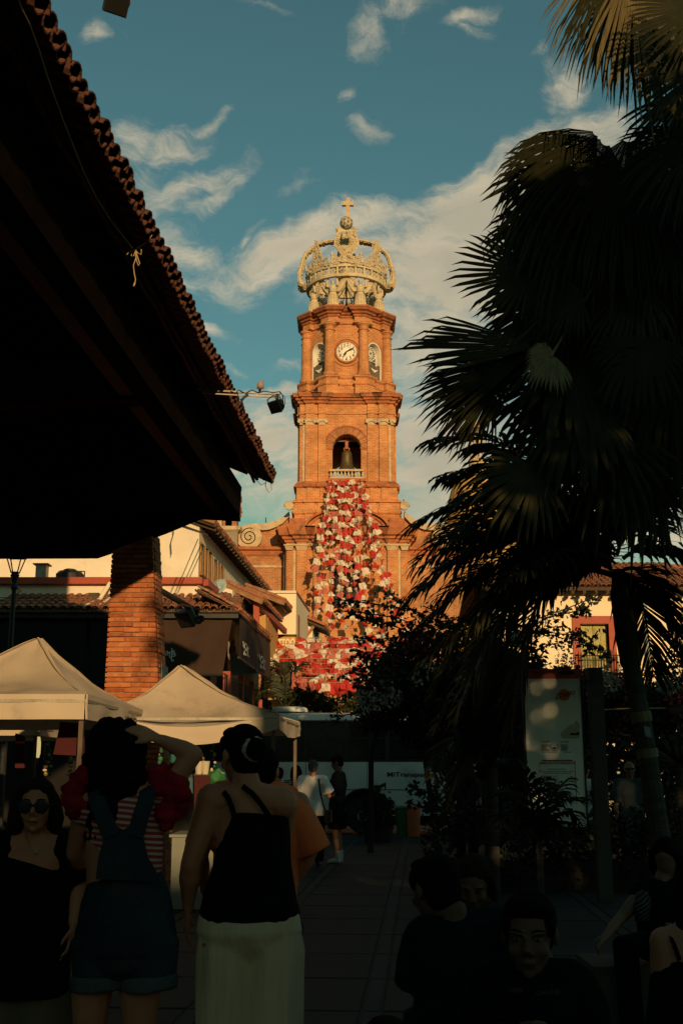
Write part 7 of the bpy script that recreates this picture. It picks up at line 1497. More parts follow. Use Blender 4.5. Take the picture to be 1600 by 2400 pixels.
    for q in [[(668, 1665), (640, 1590), (590, 1660)], [(668, 1665), (650, 1570), (610, 1610)], [(668, 1665), (665, 1570), (640, 1560)], [(668, 1665), (690, 1575), (700, 1570)], [(668, 1665), (710, 1590), (760, 1600)], [(668, 1665), (720, 1620), (790, 1660)], [(668, 1665), (620, 1620), (583, 1690)], [(668, 1665), (700, 1600), (735, 1585)], [(668, 1665), (730, 1600), (775, 1625)]]:
        feather(t, [P(x, y, Yb + rn.uniform(-.6, .6) * (i > 0)) for i, (x, y) in enumerate(q)], rn, ll=.62, n=32, m='shrub', droop=.5, wid=.03)
    # --- spiky yucca at the right edge
    Yy = 14.5; t = thing('yucca', (P(1590, 1800, Yy).x, Yy, 0), 'spiky yucca with tan tipped leaves at the right edge', 'plant'); c = P(1590, 1790, Yy); trunk(t, [(c.x, c.y, 0), c], [.07, .06])
    b = MB()
    for i in range(70):
        d = Vector((rn.uniform(-1, 1), rn.uniform(-1, 1), rn.uniform(-.1, 1.1))).normalized(); l = rn.uniform(.35, .55); s_ = d.cross(UP).normalized() * .014 if abs(d.z) < .98 else Vector((.014, 0, 0)); b.add([c - s_, c + s_, c + d * l * .6 + s_ * 1.2, c + d * l * .6 - s_ * 1.2, c + d * l], [(0, 1, 2, 3), (3, 2, 4)])
    b.build('leaf_rosette', 'palm2', t)
palms()

# ---------------------------------------------------------------- bougainvillea, shrubs, shade trees
def leaves(b, p, rn, s):
    n = Vector((rn.gauss(0, 1), rn.gauss(0, 1), rn.gauss(0, 1) + .6)).normalized(); u = n.orthogonal().normalized(); u = Quaternion(n, rn.uniform(0, 6.28)) @ u; v = n.cross(u); s *= rn.uniform(.7, 1.3)
    b.add([p - u * s * .5, p + v * s * .32 + n * s * .08, p + u * s * .55, p - v * s * .32 + n * s * .08], [(0, 1, 2), (0, 2, 3)])
def cloud(b, c, r, n, s, rn, hollow=.35):
    k = 0
    while k < n:
        q = Vector((rn.uniform(-1, 1), rn.uniform(-1, 1), rn.uniform(-1, 1))); l = q.length
        if l > 1 or l < hollow: continue
        w = mnoise.noise(Vector((c[0] + q.x * r[0], c[1] + q.y * r[1], c[2] + q.z * r[2])) * 1.3)
        if w < -.10 + .25 * (1 - l) - .25: continue
        leaves(b, Vector((c[0] + q.x * r[0], c[1] + q.y * r[1], c[2] + q.z * r[2])), rn, s); k += 1
def spray(lf, tw, pts, rn, s, dens=34):
    cv = [Vector(p) for p in pts]; tw.tube(cv, [.012] * len(cv), 4)
    for i in range(len(cv) - 1):
        L = (cv[i + 1] - cv[i]).length
        for k in range(int(L * dens)): leaves(lf, cv[i].lerp(cv[i + 1], rn.random()) + Vector((rn.gauss(0, .05), rn.gauss(0, .05), rn.gauss(-.02, .055))), rn, s)
def greenery():
    rn = random.Random(33)
    Yb = 22.0; base = P(868, 1900, 23); base.z = 0
    t = thing('bougainvillea', base, 'large dark bougainvillea with white and crimson blossom over the bus, long sprays reaching left', 'bougainvillea')
    lf, tw, wb, pb = MB(), MB(), MB(), MB()
    for (x, y, Y, rx, rz, n) in ((905, 1600, 22, .62, .55, 1300), (990, 1560, 22.3, .8, .7, 2200), (950, 1620, 22.6, .75, .5, 1500), (1050, 1640, 22.8, 1.0, .6, 2200), (1140, 1600, 22.8, .9, .8, 2000), (880, 1690, 22.6, .4, .22, 350), (1000, 1720, 22.8, .6, .35, 900), (1130, 1720, 22.9, .8, .6, 1500), (1080, 1540, 22, .9, .8, 1500), (1180, 1560, 22, .8, .9, 1300), (900, 1655, 22.4, .55, .25, 420), (1010, 1650, 22.5, .9, .45, 1100), (1130, 1660, 22.4, .9, .6, 1200), (1230, 1620, 22, .7, .7, 1000), (960, 1690, 22.8, .5, .3, 360), (1060, 1720, 23, .8, .5, 700), (1200, 1760, 23, .7, .9, 700)):
        c = P(x, y, Y); cloud(lf, c, (rx, .9, rz), n, .115, rn, .15)
    SP = [[(1040, 1500), (990, 1450), (935, 1405), (880, 1376)], [(1060, 1470), (960, 1428), (870, 1414), (783, 1404)], [(1000, 1475), (930, 1448), (850, 1436), (788, 1431)], [(1010, 1500), (930, 1470), (870, 1452), (832, 1440)], [(1050, 1510), (950, 1490), (880, 1500), (828, 1494)], [(980, 1530), (920, 1520), (860, 1530), (815, 1545)], [(950, 1560), (880, 1560), (830, 1570), (790, 1590)], [(940, 1640), (880, 1650), (830, 1672), (775, 1682)], [(1100, 1500), (1040, 1440), (990, 1420)],
          [(1200, 1500), (1260, 1450), (1330, 1425), (1396, 1398)], [(1200, 1500), (1280, 1448), (1350, 1432), (1380, 1428)], [(1210, 1510), (1270, 1480), (1330, 1488), (1370, 1480)], [(1210, 1540), (1290, 1510), (1350, 1500), (1400, 1520), (1432, 1545)], [(1370, 1530), (1385, 1500), (1400, 1478)], [(1180, 1530), (1230, 1490), (1290, 1470), (1320, 1468)], [(1000, 1900), (1020, 1840), (1060, 1810)], [(1010, 1880), (980, 1850), (965, 1840)], [(1030, 1900), (985, 1890), (950, 1880)]]
    for q in SP: spray(lf, tw, [P(x, y, Yb + rn.uniform(-.5, .5)) for x, y in q], rn, .105, 62)
    tw.tube([base, P(870, 1760, 22.8), P(900, 1650, 22.4)], [.06, .045, .03], 8); tw.tube([base + Vector((1.3, .1, 0)), P(985, 1700, 22.6), P(1040, 1580, 22.2)], [.06, .05, .03], 8); tw.tube([P(960, 1700, 22.6), P(1100, 1600, 22.2), P(1200, 1540, 22)], [.05, .035, .02], 6)
    for (x, y, r, n) in ((905, 1612, .20, 170), (920, 1635, .22, 170), (880, 1640, .22, 160), (850, 1655, .18, 90), (845, 1625, .10, 30), (1215, 1500, .16, 90), (1320, 1545, .22, 110), (1010, 1570, .2, 60), (1090, 1600, .2, 60), (975, 1590, .15, 40)):
        c = P(x, y, Yb - .7); cloud(wb, c, (r, .15, r), n * 2 // 3, .07, rn, 0)
    for (x, y, r, n) in ((830, 1560, .3, 90), (900, 1545, .3, 90), (1000, 1520, .3, 60), (1340, 1555, .3, 60), (880, 1670, .2, 50), (1030, 1640, .3, 60), (850, 1600, .2, 40), (1020, 1700, .2, 40), (960, 1505, .25, 50)):
        c = P(x, y, Yb - .5); cloud(pb, c, (r, .15, r), n, .065, rn, 0)
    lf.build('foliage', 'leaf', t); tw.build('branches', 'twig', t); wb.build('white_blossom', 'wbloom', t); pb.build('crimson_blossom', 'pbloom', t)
    # right hand hedge with blossoms
    t = thing('flowering_hedge', (P(1480, 1800, 20).x, 20, 0), 'tall dark flowering hedge behind the sign and the palm trunk', 'hedge'); lf, tw, wb, pb = MB(), MB(), MB(), MB()
    for (x, y, Y, rx, rz, n) in ((1330, 1640, 20, .7, .6, 900), (1420, 1640, 20, .6, .5, 800), (1500, 1660, 20, .6, .45, 800), (1580, 1660, 20, .7, .45, 800), (1640, 1680, 20, .6, .5, 500), (1320, 1760, 20.3, .9, .7, 900), (1450, 1770, 20.3, .9, .7, 900), (1580, 1780, 20.3, .9, .7, 800), (1380, 1880, 20.5, .9, .6, 600), (1520, 1890, 20.5, .9, .6, 600), (1650, 1860, 20.5, .9, .9, 600), (1250, 1800, 20.5, .8, .8, 700), (1120, 1880, 20.8, .8, .45, 500)):
        cloud(lf, P(x, y, Y), (rx, .8, rz), n, .11, rn, .1)
    for q in ([(1510, 1600), (1540, 1575), (1590, 1560), (1630, 1550)], [(1540, 1600), (1560, 1540), (1580, 1495)], [(1510, 1610), (1520, 1570), (1535, 1550)], [(1570, 1610), (1600, 1590), (1640, 1580)], [(1480, 1620), (1500, 1590), (1510, 1575)]): spray(lf, tw, [P(x, y, 19.5 + rn.uniform(-.2, .2)) for x, y in q], rn, .085, 36)
    for (x, y, r, n) in ((1563, 1603, .20, 170), (1420, 1585, .18, 120), (1430, 1600, .16, 70), (1395, 1630, .2, 30)): cloud(wb, P(x, y, 19), (r, .15, r), n, .07, rn, 0)
    for (x, y, r, n) in ((1450, 1585, .2, 60), (1480, 1640, .3, 80), (1590, 1635, .4, 120), (1380, 1600, .25, 50), (1460, 1700, .3, 40)): cloud(pb, P(x, y, 19.1), (r, .15, r), n, .06, rn, 0)
    lf.build('foliage', 'leaf', t); tw.build('branches', 'twig', t); wb.build('white_blossom', 'wbloom', t); pb.build('crimson_blossom', 'pbloom', t)
    # dense dark trees farther back, behind the hedge and round the bus
    for (x, y, Y, rx, rz, n, lab) in ((1340, 1700, 25, 2.0, 1.25, 4200, 'dense dark tree behind the information panel'), (1560, 1720, 26, 1.9, 1.3, 3800, 'dense dark tree behind the right palm trunk'), (1720, 1640, 24, 1.8, 2.0, 2500, 'dark tree at the right edge of the plaza'), (1130, 1740, 26, 1.4, 1.0, 2600, 'dark round tree between the bus and the sign')):
        c = P(x, y, Y); t = thing('shade_tree', (c.x, c.y, 0), lab, 'tree'); lf = MB(); cloud(lf, c, (rx, 1.0, rz), n, .16, rn, .0); lf.build('crown', 'leaf', t); MB().tube([(c.x, c.y, 0), c], [.14, .09], 8).build('trunk', 'twig', t)
    # shrubs behind the bus roof
    for (x, y, Y, rx, rz, n, lab) in ((735, 1645, 34, .9, .5, 1500, 'olive shrub behind the bus roof beside the feather palm'), (810, 1640, 34, .9, .6, 1500, 'dark shrub behind the bus roof below the bunting'), (600, 1660, 35, .5, .4, 500, 'small shrub behind the bus roof under the balcony')):
        c = P(x, y, Y); t = thing('shrub', (c.x, c.y, 0), lab, 'shrub'); lf = MB(); cloud(lf, c, (rx, .7, rz), n, .13, rn, .1); lf.build('foliage', 'shrub', t); MB().tube([(c.x, c.y, 0), c], [.08, .05], 6).build('stem', 'twig', t)
    t = thing('low_hedge', (4, 15.8, 0), 'low clipped dark hedge behind the sign and seated people', 'hedge'); lf = MB()
    for k in range(9): x = P(1050 + k * 70, 1960, 15.8).x; cloud(lf, Vector((x, 15.9 + .1 * (k % 2), .5)), (.36, .4, .58 + .12 * (k % 3)), 520, .085, rn, .1)
    lf.build('foliage', 'leaf', t); MB().span((P(1045, 1960, 15.8).x, 15.75, 0), (P(1640, 1960, 15.8).x, 16.1, .35)).build('stems', 'twig', t)
    # bush in front of the bus wheel
    c = G(885, 1955); c = Vector((P(885, 1900, 26.2).x, 26.2, 0)); t = thing('potted_bush', c, 'dark round potted bush in front of the bus wheel, one tall leaf', 'bush'); lf = MB(); cloud(lf, c + UP * .62, (.42, .35, .45), 1500, .085, rn, .1); lf.build('foliage', 'leaf', t); MB().lathe(c, [(.28, 0), (.34, .3), (.36, .34), (.3, .34)], 14).build('pot', 'black', t)
    b = MB(); 
    for pts in ([(885, 1870), (888, 1845), (902, 1838), (903, 1852)], [(885, 1870), (882, 1850), (880, 1840)]): b.tube([P(x, y, 26) for x, y in pts], [.02, .05, .05, .01][:len(pts)], 6, el=.25)
    b.build('broad_leaf', 'shrub', t)
    # trees behind the viewer throwing dappled shade; bushy tree and laurel are added to darken
    for (x, y, z, rx, ry, rz, n, lab) in ((5.0, -5, 3.9, 2.3, 1.2, 1.6, 1500, 'unseen low bushy tree added behind the viewer to shade the paving'), (6.5, -1.8, 8.1, 4.2, 4.4, .95, 4200, 'unseen wide laurel crown added overhead to cut the sky light'), (8.4, -2.5, 6.3, 4.5, 2.6, 3.0, 7000, 'broad plaza tree just behind the viewer to the right'), (15.5, -4, 7.2, 3.6, 2.6, 3.0, 2600, 'second plaza tree behind the viewer, farther right'), (3.9, -6.5, 8.2, 1.3, 1.2, 1.5, 260, 'thin crowned plaza tree behind the viewer')):
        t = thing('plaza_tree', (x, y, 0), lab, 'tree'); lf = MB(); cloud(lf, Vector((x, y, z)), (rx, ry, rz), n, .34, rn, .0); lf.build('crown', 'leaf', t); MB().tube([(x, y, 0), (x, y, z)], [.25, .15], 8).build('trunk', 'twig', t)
greenery()
# ---------------------------------------------------------------- people
class Person:
    def __init__(s, label, px, Y, H=1.65, yaw=0, b=1.0, seat=None, skin='skin', vox=.011, py=1810, head_yaw=0, head_pitch=0, group=None, tb=None):
        s.loc = Vector((P(px, py, Y).x, Y, 0)); s.k = H / 1.75; s.b = b; s.tb = tb or b; s.skin = skin; s.vox = vox; s.Y = Y
        s.t = thing('person', s.loc, label, 'person', group, rz=rad(yaw)); s.M = wm(s.t).inverted(); k = s.k; V = Vector
        j = dict(pel=V((0, 0, .93)), waist=V((0, .005, 1.08)), chest=V((0, 0, 1.27)), neck=V((0, -.015, 1.46)), head=V((0, .02, 1.63)))
        for n, q in (('l', -1), ('r', 1)):
            j[n + 'sh'] = V((q * .175, -.01, 1.405)); j[n + 'el'] = V((q * .225, -.02, 1.12)); j[n + 'wr'] = V((q * .235, .06, .88)); j[n + 'hip'] = V((q * .09, 0, .90)); j[n + 'kn'] = V((q * .10, .02, .49)); j[n + 'an'] = V((q * .10, -.02, .09))
        s.j = {a: v * k for a, v in j.items()}
        if seat is not None:
            dz = seat + .10 - .93 * k
            for a in s.j:
                if a[1:] not in ('kn', 'an'): s.j[a].z += dz
            for n, q in (('l', -1), ('r', 1)): s.j[n + 'kn'] = V((q * .16, .42 * k, max(seat + .12, .46 * k))); s.j[n + 'an'] = V((q * .15, .40 * k, .09)); s.j[n + 'wr'] = V((q * .12, .30, seat + .22)); s.j[n + 'el'] = V((q * .24, .08, seat + .30))
        s.hm = None; s.hy, s.hp = head_yaw, head_pitch
    def at(s, px, py, dy=0): return s.M @ P(px, py, s.Y + dy)
    def set(s, **kw):
        for a, v in kw.items(): s.j[a] = Vector(s.at(*v)) if isinstance(v, tuple) and abs(v[1]) > 20 else Vector(v)
        return s
    def H(s, x, y, z, q=1.0):  # head-local to person-local
        m = Matrix.Rotation(rad(s.hy), 3, 'Z') @ Matrix.Rotation(rad(s.hp), 3, 'X'); return s.j['head'] + m @ (Vector((x, y, z)) * s.k * 1.04)
    def hq(s): return (Matrix.Rotation(rad(s.hy), 3, 'Z') @ Matrix.Rotation(rad(s.hp), 3, 'X')).to_quaternion()
    def hand(s, mb, el, wr, palm=Vector((0, 1, 0)), curl=.5, thumb=1):
        h = (wr - el).normalized(); sd = h.cross(palm).normalized(); pn = sd.cross(h).normalized(); k = s.k
        mb.tube([wr - h * .01, wr + h * .04 * k, wr + h * .088 * k], [.028 * k, .038 * k, .038 * k], 10, el=.42, ref=sd)
        for i, ln in enumerate((.066, .076, .072, .056)):
            o = wr + h * .085 * k + sd * (i - 1.5) * .0215 * k * thumb; p = [o - h * .03 * k, o]; d = h.copy()
            for q in range(3): d = (d + pn * curl * (.45 + .2 * q)).normalized(); p.append(p[-1] + d * ln * k * (.42 if q == 0 else .32))
            mb.tube(p, [.0088 * k, .0086 * k, .0080 * k, .0076 * k, .0062 * k], 7); mb.sph(p[-1], .0062 * k, 6, 4)
        o = wr + h * .025 * k - sd * .030 * k * thumb; mb.tube([o + sd * .012 * k * thumb, o - sd * .018 * k * thumb + h * .025 * k + pn * .01, o - sd * .026 * k * thumb + h * .055 * k + pn * .022, o - sd * .022 * k * thumb + h * .08 * k + pn * .03], [.013 * k, .011 * k, .0095 * k, .007 * k], 7)
    def body(s, hands=True, face=True, feet=True, curl=.5, wide=None):
        j, k, b = s.j, s.k, s.b; m = MB(); X = Vector((1, 0, 0))
        m.tube([j['pel'] - UP * .08 * k, j['pel'], j['waist'], j['chest'], (j['lsh'] + j['rsh']) / 2 - UP * .03 * k, j['neck'] - UP * .03 * k, j['neck']], [.13 * k * s.tb, .165 * k * s.tb, .130 * k * s.tb, .145 * k * s.tb, .145 * k * s.tb, .075 * k, .055 * k], 18, el=[.75, .72, .74, .70, .58, .72, .9], ref=X)
        m.tube([j['lsh'], (j['lsh'] + j['rsh']) / 2 + UP * .02 * k, j['rsh']], [.056 * k * b, .070 * k, .056 * k * b], 10, el=.95)
        m.tube([j['neck'] - UP * .04, j['neck'] + UP * .02, s.H(0, -.015, -.06)], [.066 * k, .056 * k, .052 * k], 10)
        for n in 'lr':
            sh, el, wr = j[n + 'sh'], j[n + 'el'], j[n + 'wr']; m.sph(sh, .060 * k * b, 10, 7)
            m.tube([sh, sh.lerp(el, .35), sh.lerp(el, .8), el], [.056 * k * b, .052 * k * b, .042 * k * b, .038 * k * b], 10); m.sph(el, .038 * k * b, 8, 6)
            m.tube([el, el.lerp(wr, .3), el.lerp(wr, .8), wr], [.037 * k * b, .040 * k * b, .028 * k, .025 * k], 10, el=.9)
            if hands: s.hand(m, el, wr, Vector((1 if n == 'l' else -1, .2, 0)), curl, 1 if n == 'l' else -1)
            hp, kn, an = j[n + 'hip'], j[n + 'kn'], j[n + 'an']; m.tube([hp, hp.lerp(kn, .3), hp.lerp(kn, .85), kn], [.095 * k * b, .088 * k * b, .060 * k * b, .056 * k * b], 12); m.sph(kn, .055 * k * b, 8, 6)
            m.tube([kn, kn.lerp(an, .3), kn.lerp(an, .8), an], [.053 * k * b, .058 * k * b, .038 * k, .036 * k], 10)
            if feet: m.tube([an - UP * .02, an + Vector((0, -.02, -.05)), an + Vector((.0, .06, -.055)), an + Vector((0, .15, -.07))], [.036 * k, .036 * k, .036 * k, .024 * k], 8)
        q = s.hq(); H = s.H; f = 1.04 * k
        m.sph(H(0, -.012, .022), (.076 * f, .092 * f, .086 * f), 16, 10, q); m.sph(H(0, .022, -.032), (.062 * f, .066 * f, .080 * f), 14, 10, q); m.sph(H(0, .036, -.082), (.044 * f, .044 * f, .032 * f), 12, 8, q); m.sph(H(0, .066, -.098), .019 * f, 8, 6)
        for e in (-1, 1):
            m.sph(H(e * .078, -.006, -.010), (.009 * f, .019 * f, .031 * f), 8, 6, q)
            if face: m.sph(H(e * .038, .060, -.034), .024 * f, 8, 6); m.tube([H(e * .012, .086, .020), H(e * .034, .084, .024), H(e * .054, .068, .018)], [.009 * f, .010 * f, .008 * f], 6); m.sph(H(e * .012, .094, -.036), .0095 * f, 6, 5)
        if face:
            m.tube([H(0, .084, .010), H(0, .097, -.010), H(0, .108, -.032)], [.009 * f, .011 * f, .014 * f], 8)
            m.sph(H(0, .086, -.060), (.024 * f, .011 * f, .006 * f), 8, 5, q); m.sph(H(0, .084, -.071), (.021 * f, .011 * f, .007 * f), 8, 5, q)
        bo = remesh(m, 'body', s.skin, s.t, s.vox if not face or s.vox > .012 else s.vox * .72, 3)
        if face and s.vox < .012:
            for e in (-1, 1):
                ey = MB(); ey.sph(H(e * .031, .0755, .001), (.0115 * f, .0085 * f, .0052 * f), 10, 8); o = ey.build('eye', 'eyewhite', bo, world=False, smooth=True); MB().sph(H(e * .031, .0800, .001), .0052 * f, 8, 6).build('iris', 'ink', bo, world=False); MB().tube([H(e * .014, .092, .026), H(e * .034, .090, .031), H(e * .052, .076, .025)], [.0028, .0034, .002], 5).build('eyebrow', 'hair', bo, world=False)
            MB().tube([H(-.022, .0925, -.066), H(0, .0965, -.065), H(.022, .0925, -.066)], .0022 * f, 5).build('lips', 'darkred', bo, world=False)
        return s
    def top(s, m, sleeve=.45, hem=0.0, z0=None, ease=.014, neck=True, name='shirt', flare=1.0, sl_w=1.0, dense=None):
        j, k, b = s.j, s.k, s.b; e = ease; X = Vector((1, 0, 0)); q = MB(); lo = j['pel'] - UP * hem * k
        q.tube([lo, j['pel'] + UP * .03, j['waist'], j['chest'], (j['lsh'] + j['rsh']) / 2 - UP * .03 * k, j['neck'] - UP * (.035 if neck else .05) * k], [(.155 * b * k + e) * flare, (.168 * b * k + e), .138 * b * k + e, .150 * b * k + e, .150 * b * k + e, .085 * k + e], 20, el=[.76, .74, .78, .74, .62, .8], ref=X)
        q.tube([j['lsh'], (j['lsh'] + j['rsh']) / 2 + UP * .015 * k, j['rsh']], [.060 * k * b + e, .070 * k + e * .6, .060 * k * b + e], 12)
        for n in 'lr':
            sh, el, wr = j[n + 'sh'], j[n + 'el'], j[n + 'wr']; q.sph(sh, .061 * k * b + e, 10, 7)
            if sleeve > 0:
                en = sh.lerp(el, min(sleeve * 2, 1)); pts, rr = [sh, sh.lerp(en, .5), en], [.060 * k * b + e, (.058 * k * b + e) * sl_w, (.056 * k * b + e) * sl_w]
                if sleeve > .5: w2 = el.lerp(wr, (sleeve - .5) * 2); pts.append(w2); rr.append((.042 * k * b + e) * sl_w)
                q.tube(pts, rr, 12)
        s.soften(q, .010 if s.vox < .012 else .02); return remesh(q, name, m, s.t, dense or max(s.vox, .011), 2)
    def soften(s, q, a):  # cloth folds
        o = s.loc
        for v in q.v: n = mnoise.noise_vector(Vector((v.x * 9, v.y * 9, v.z * 5)) + o * 3) + mnoise.noise_vector(Vector((v.x * 24, v.y * 24, v.z * 9)) + o) * .5; v += n * a * 1.2
    def trousers(s, m, ln=1.0, ease=.014, wide=1.0, flare=1.0, name='trousers', top=0.06):
        j, k, b = s.j, s.k, s.b; e = ease; q = MB(); X = Vector((1, 0, 0)); q.tube([j['waist'] - UP * top * .3, j['pel'] + UP * .02, j['pel'] - UP * .10 * k], [.142 * b * k + e, .172 * b * k + e, .155 * b * k + e], 18, el=.76, ref=X)
        for n in 'lr':
            hp, kn, an = j[n + 'hip'], j[n + 'kn'], j[n + 'an']; pts, rr = [hp, hp.lerp(kn, min(1, ln * 2))], [.100 * k * b + e, (.092 * k * b + e) * wide]
            if ln > .5: pts.append(kn.lerp(an, (ln - .5) * 2)); rr.append((.062 * k * b + e) * wide * flare); rr[1] = (.070 * k * b + e) * wide
            q.tube(pts, rr, 14)
        s.soften(q, .010); return remesh(q, name, m, s.t, max(s.vox, .012), 3)
    def shoes(s, m='sole'):
        for n in 'lr': a = s.j[n + 'an']; q = MB(); q.tube([a + Vector((0, -.04, -.045)), a + Vector((0, .05, -.05)), a + Vector((0, .17, -.062))], [.044 * s.k, .044 * s.k, .034 * s.k], 10); q.tube([a, a + UP * -.05], [.042 * s.k, .046 * s.k], 8); remesh(q, 'shoe', m, s.t, .012, 1)
    def hair(s, style, m='hair'):
        H = s.H; q = s.hq(); f = 1.04 * s.k; h = MB(); rn = random.Random(int(s.loc.y * 100))
        h.sph(H(0, -.022, .036), (.083 * f, .094 * f, .086 * f), 16, 10, q); h.sph(H(0, -.048, -.01), (.076 * f, .062 * f, .082 * f), 14, 9, q)
        if style in ('short', 'bun'): 
            for e in (-1, 1): h.sph(H(e * .066, .02, .035), (.018 * f, .04 * f, .045 * f), 8, 6, q)
            h.sph(H(0, .045, .088), (.060 * f, .045 * f, .028 * f), 10, 6, q)
        if style == 'bun': h.sph(H(.0, -.125, .010), (.046 * f, .040 * f, .046 * f), 12, 8, q)
        if style == 'long':
            h.tube([H(0, -.06, .05), H(0, -.09, -.05), H(0, -.10, -.16), H(0, -.09, -.30)], [.07 * f, .085 * f, .085 * f, .05 * f], 12, el=.45)
            for e in (-1, 1): h.tube([H(e * .05, .02, .07), H(e * .082, .0, 0), H(e * .085, -.01, -.09), H(e * .075, -.01, -.2)], [.03 * f, .024 * f, .026 * f, .015 * f], 8)
        if style == 'bob':
            for e in (-1, 1): h.tube([H(e * .04, .03, .085), H(e * .084, .012, .02), H(e * .094, -.005, -.06), H(e * .088, -.01, -.13)], [.028 * f, .026 * f, .034 * f, .024 * f], 8)
            h.tube([H(0, -.07, .03), H(0, -.09, -.12)], [.08 * f, .075 * f], 10, el=.5)
        if style == 'curly':
            for i in range(420):
                a = rn.uniform(0, 6.28); z = rn.uniform(-.32, .13); w = (.115 if z > -.1 else .115 - (-.1 - z) * .12) * math.sqrt(max(.05, 1 - (max(z, 0) / .145) ** 2)); c = H(w * math.cos(a) * rn.uniform(.7, 1.05), -.035 - w * abs(math.sin(a)) * rn.uniform(.3, 1.0) + (.02 if z > 0 else 0), z); h.sph(c, rn.uniform(.012, .024), 6, 4)
            h.tube([H(0, -.05, .08), H(0, -.07, -.10), H(0, -.06, -.28)], [.10, .105, .08], 12, el=.6)
        if style in ('long', 'bob'): 
            for i in range(50): a = rn.uniform(0, 6.28); z = rn.uniform(-.2, .05); c = H(.08 * math.cos(a), -.05 - .05 * abs(math.sin(a)), z); h.tube([c, c + Vector((rn.uniform(-.01, .01), 0, -.08))], .010, 5)
        return remesh(h, 'hair', m, s.t, .008 if s.vox < .012 else .014, 1)
    def add(s, pts, r, name, m, el=None, n=8): q = MB(); q.tube([s.at(*p) if len(p) < 4 else Vector(p[:3]) for p in pts], r, n, el=el); return q.build(name, m, s.t, world=False, smooth=True)

def band(s, pts, w, name, m, th=.006):  # flat strap following points (person-local), facing the viewer
    q = MB(); vs = []
    for i, p in enumerate(pts):
        t_ = (pts[min(i + 1, len(pts) - 1)] - pts[max(i - 1, 0)]).normalized(); sd = t_.cross(Vector((0, 1, 0))).normalized() * w / 2; vs += [p - sd, p + sd, p + sd + Vector((0, -th, 0)), p - sd + Vector((0, -th, 0))]
    fs = []
    for i in range(len(pts) - 1):
        for k in range(4): fs.append((4 * i + k, 4 * i + (k + 1) % 4, 4 * i + 4 + (k + 1) % 4, 4 * i + 4 + k))
    return q.add(vs, fs + [(0, 1, 2, 3), (len(vs) - 4, len(vs) - 3, len(vs) - 2, len(vs) - 1)]).build(name, m, s.t, world=False)

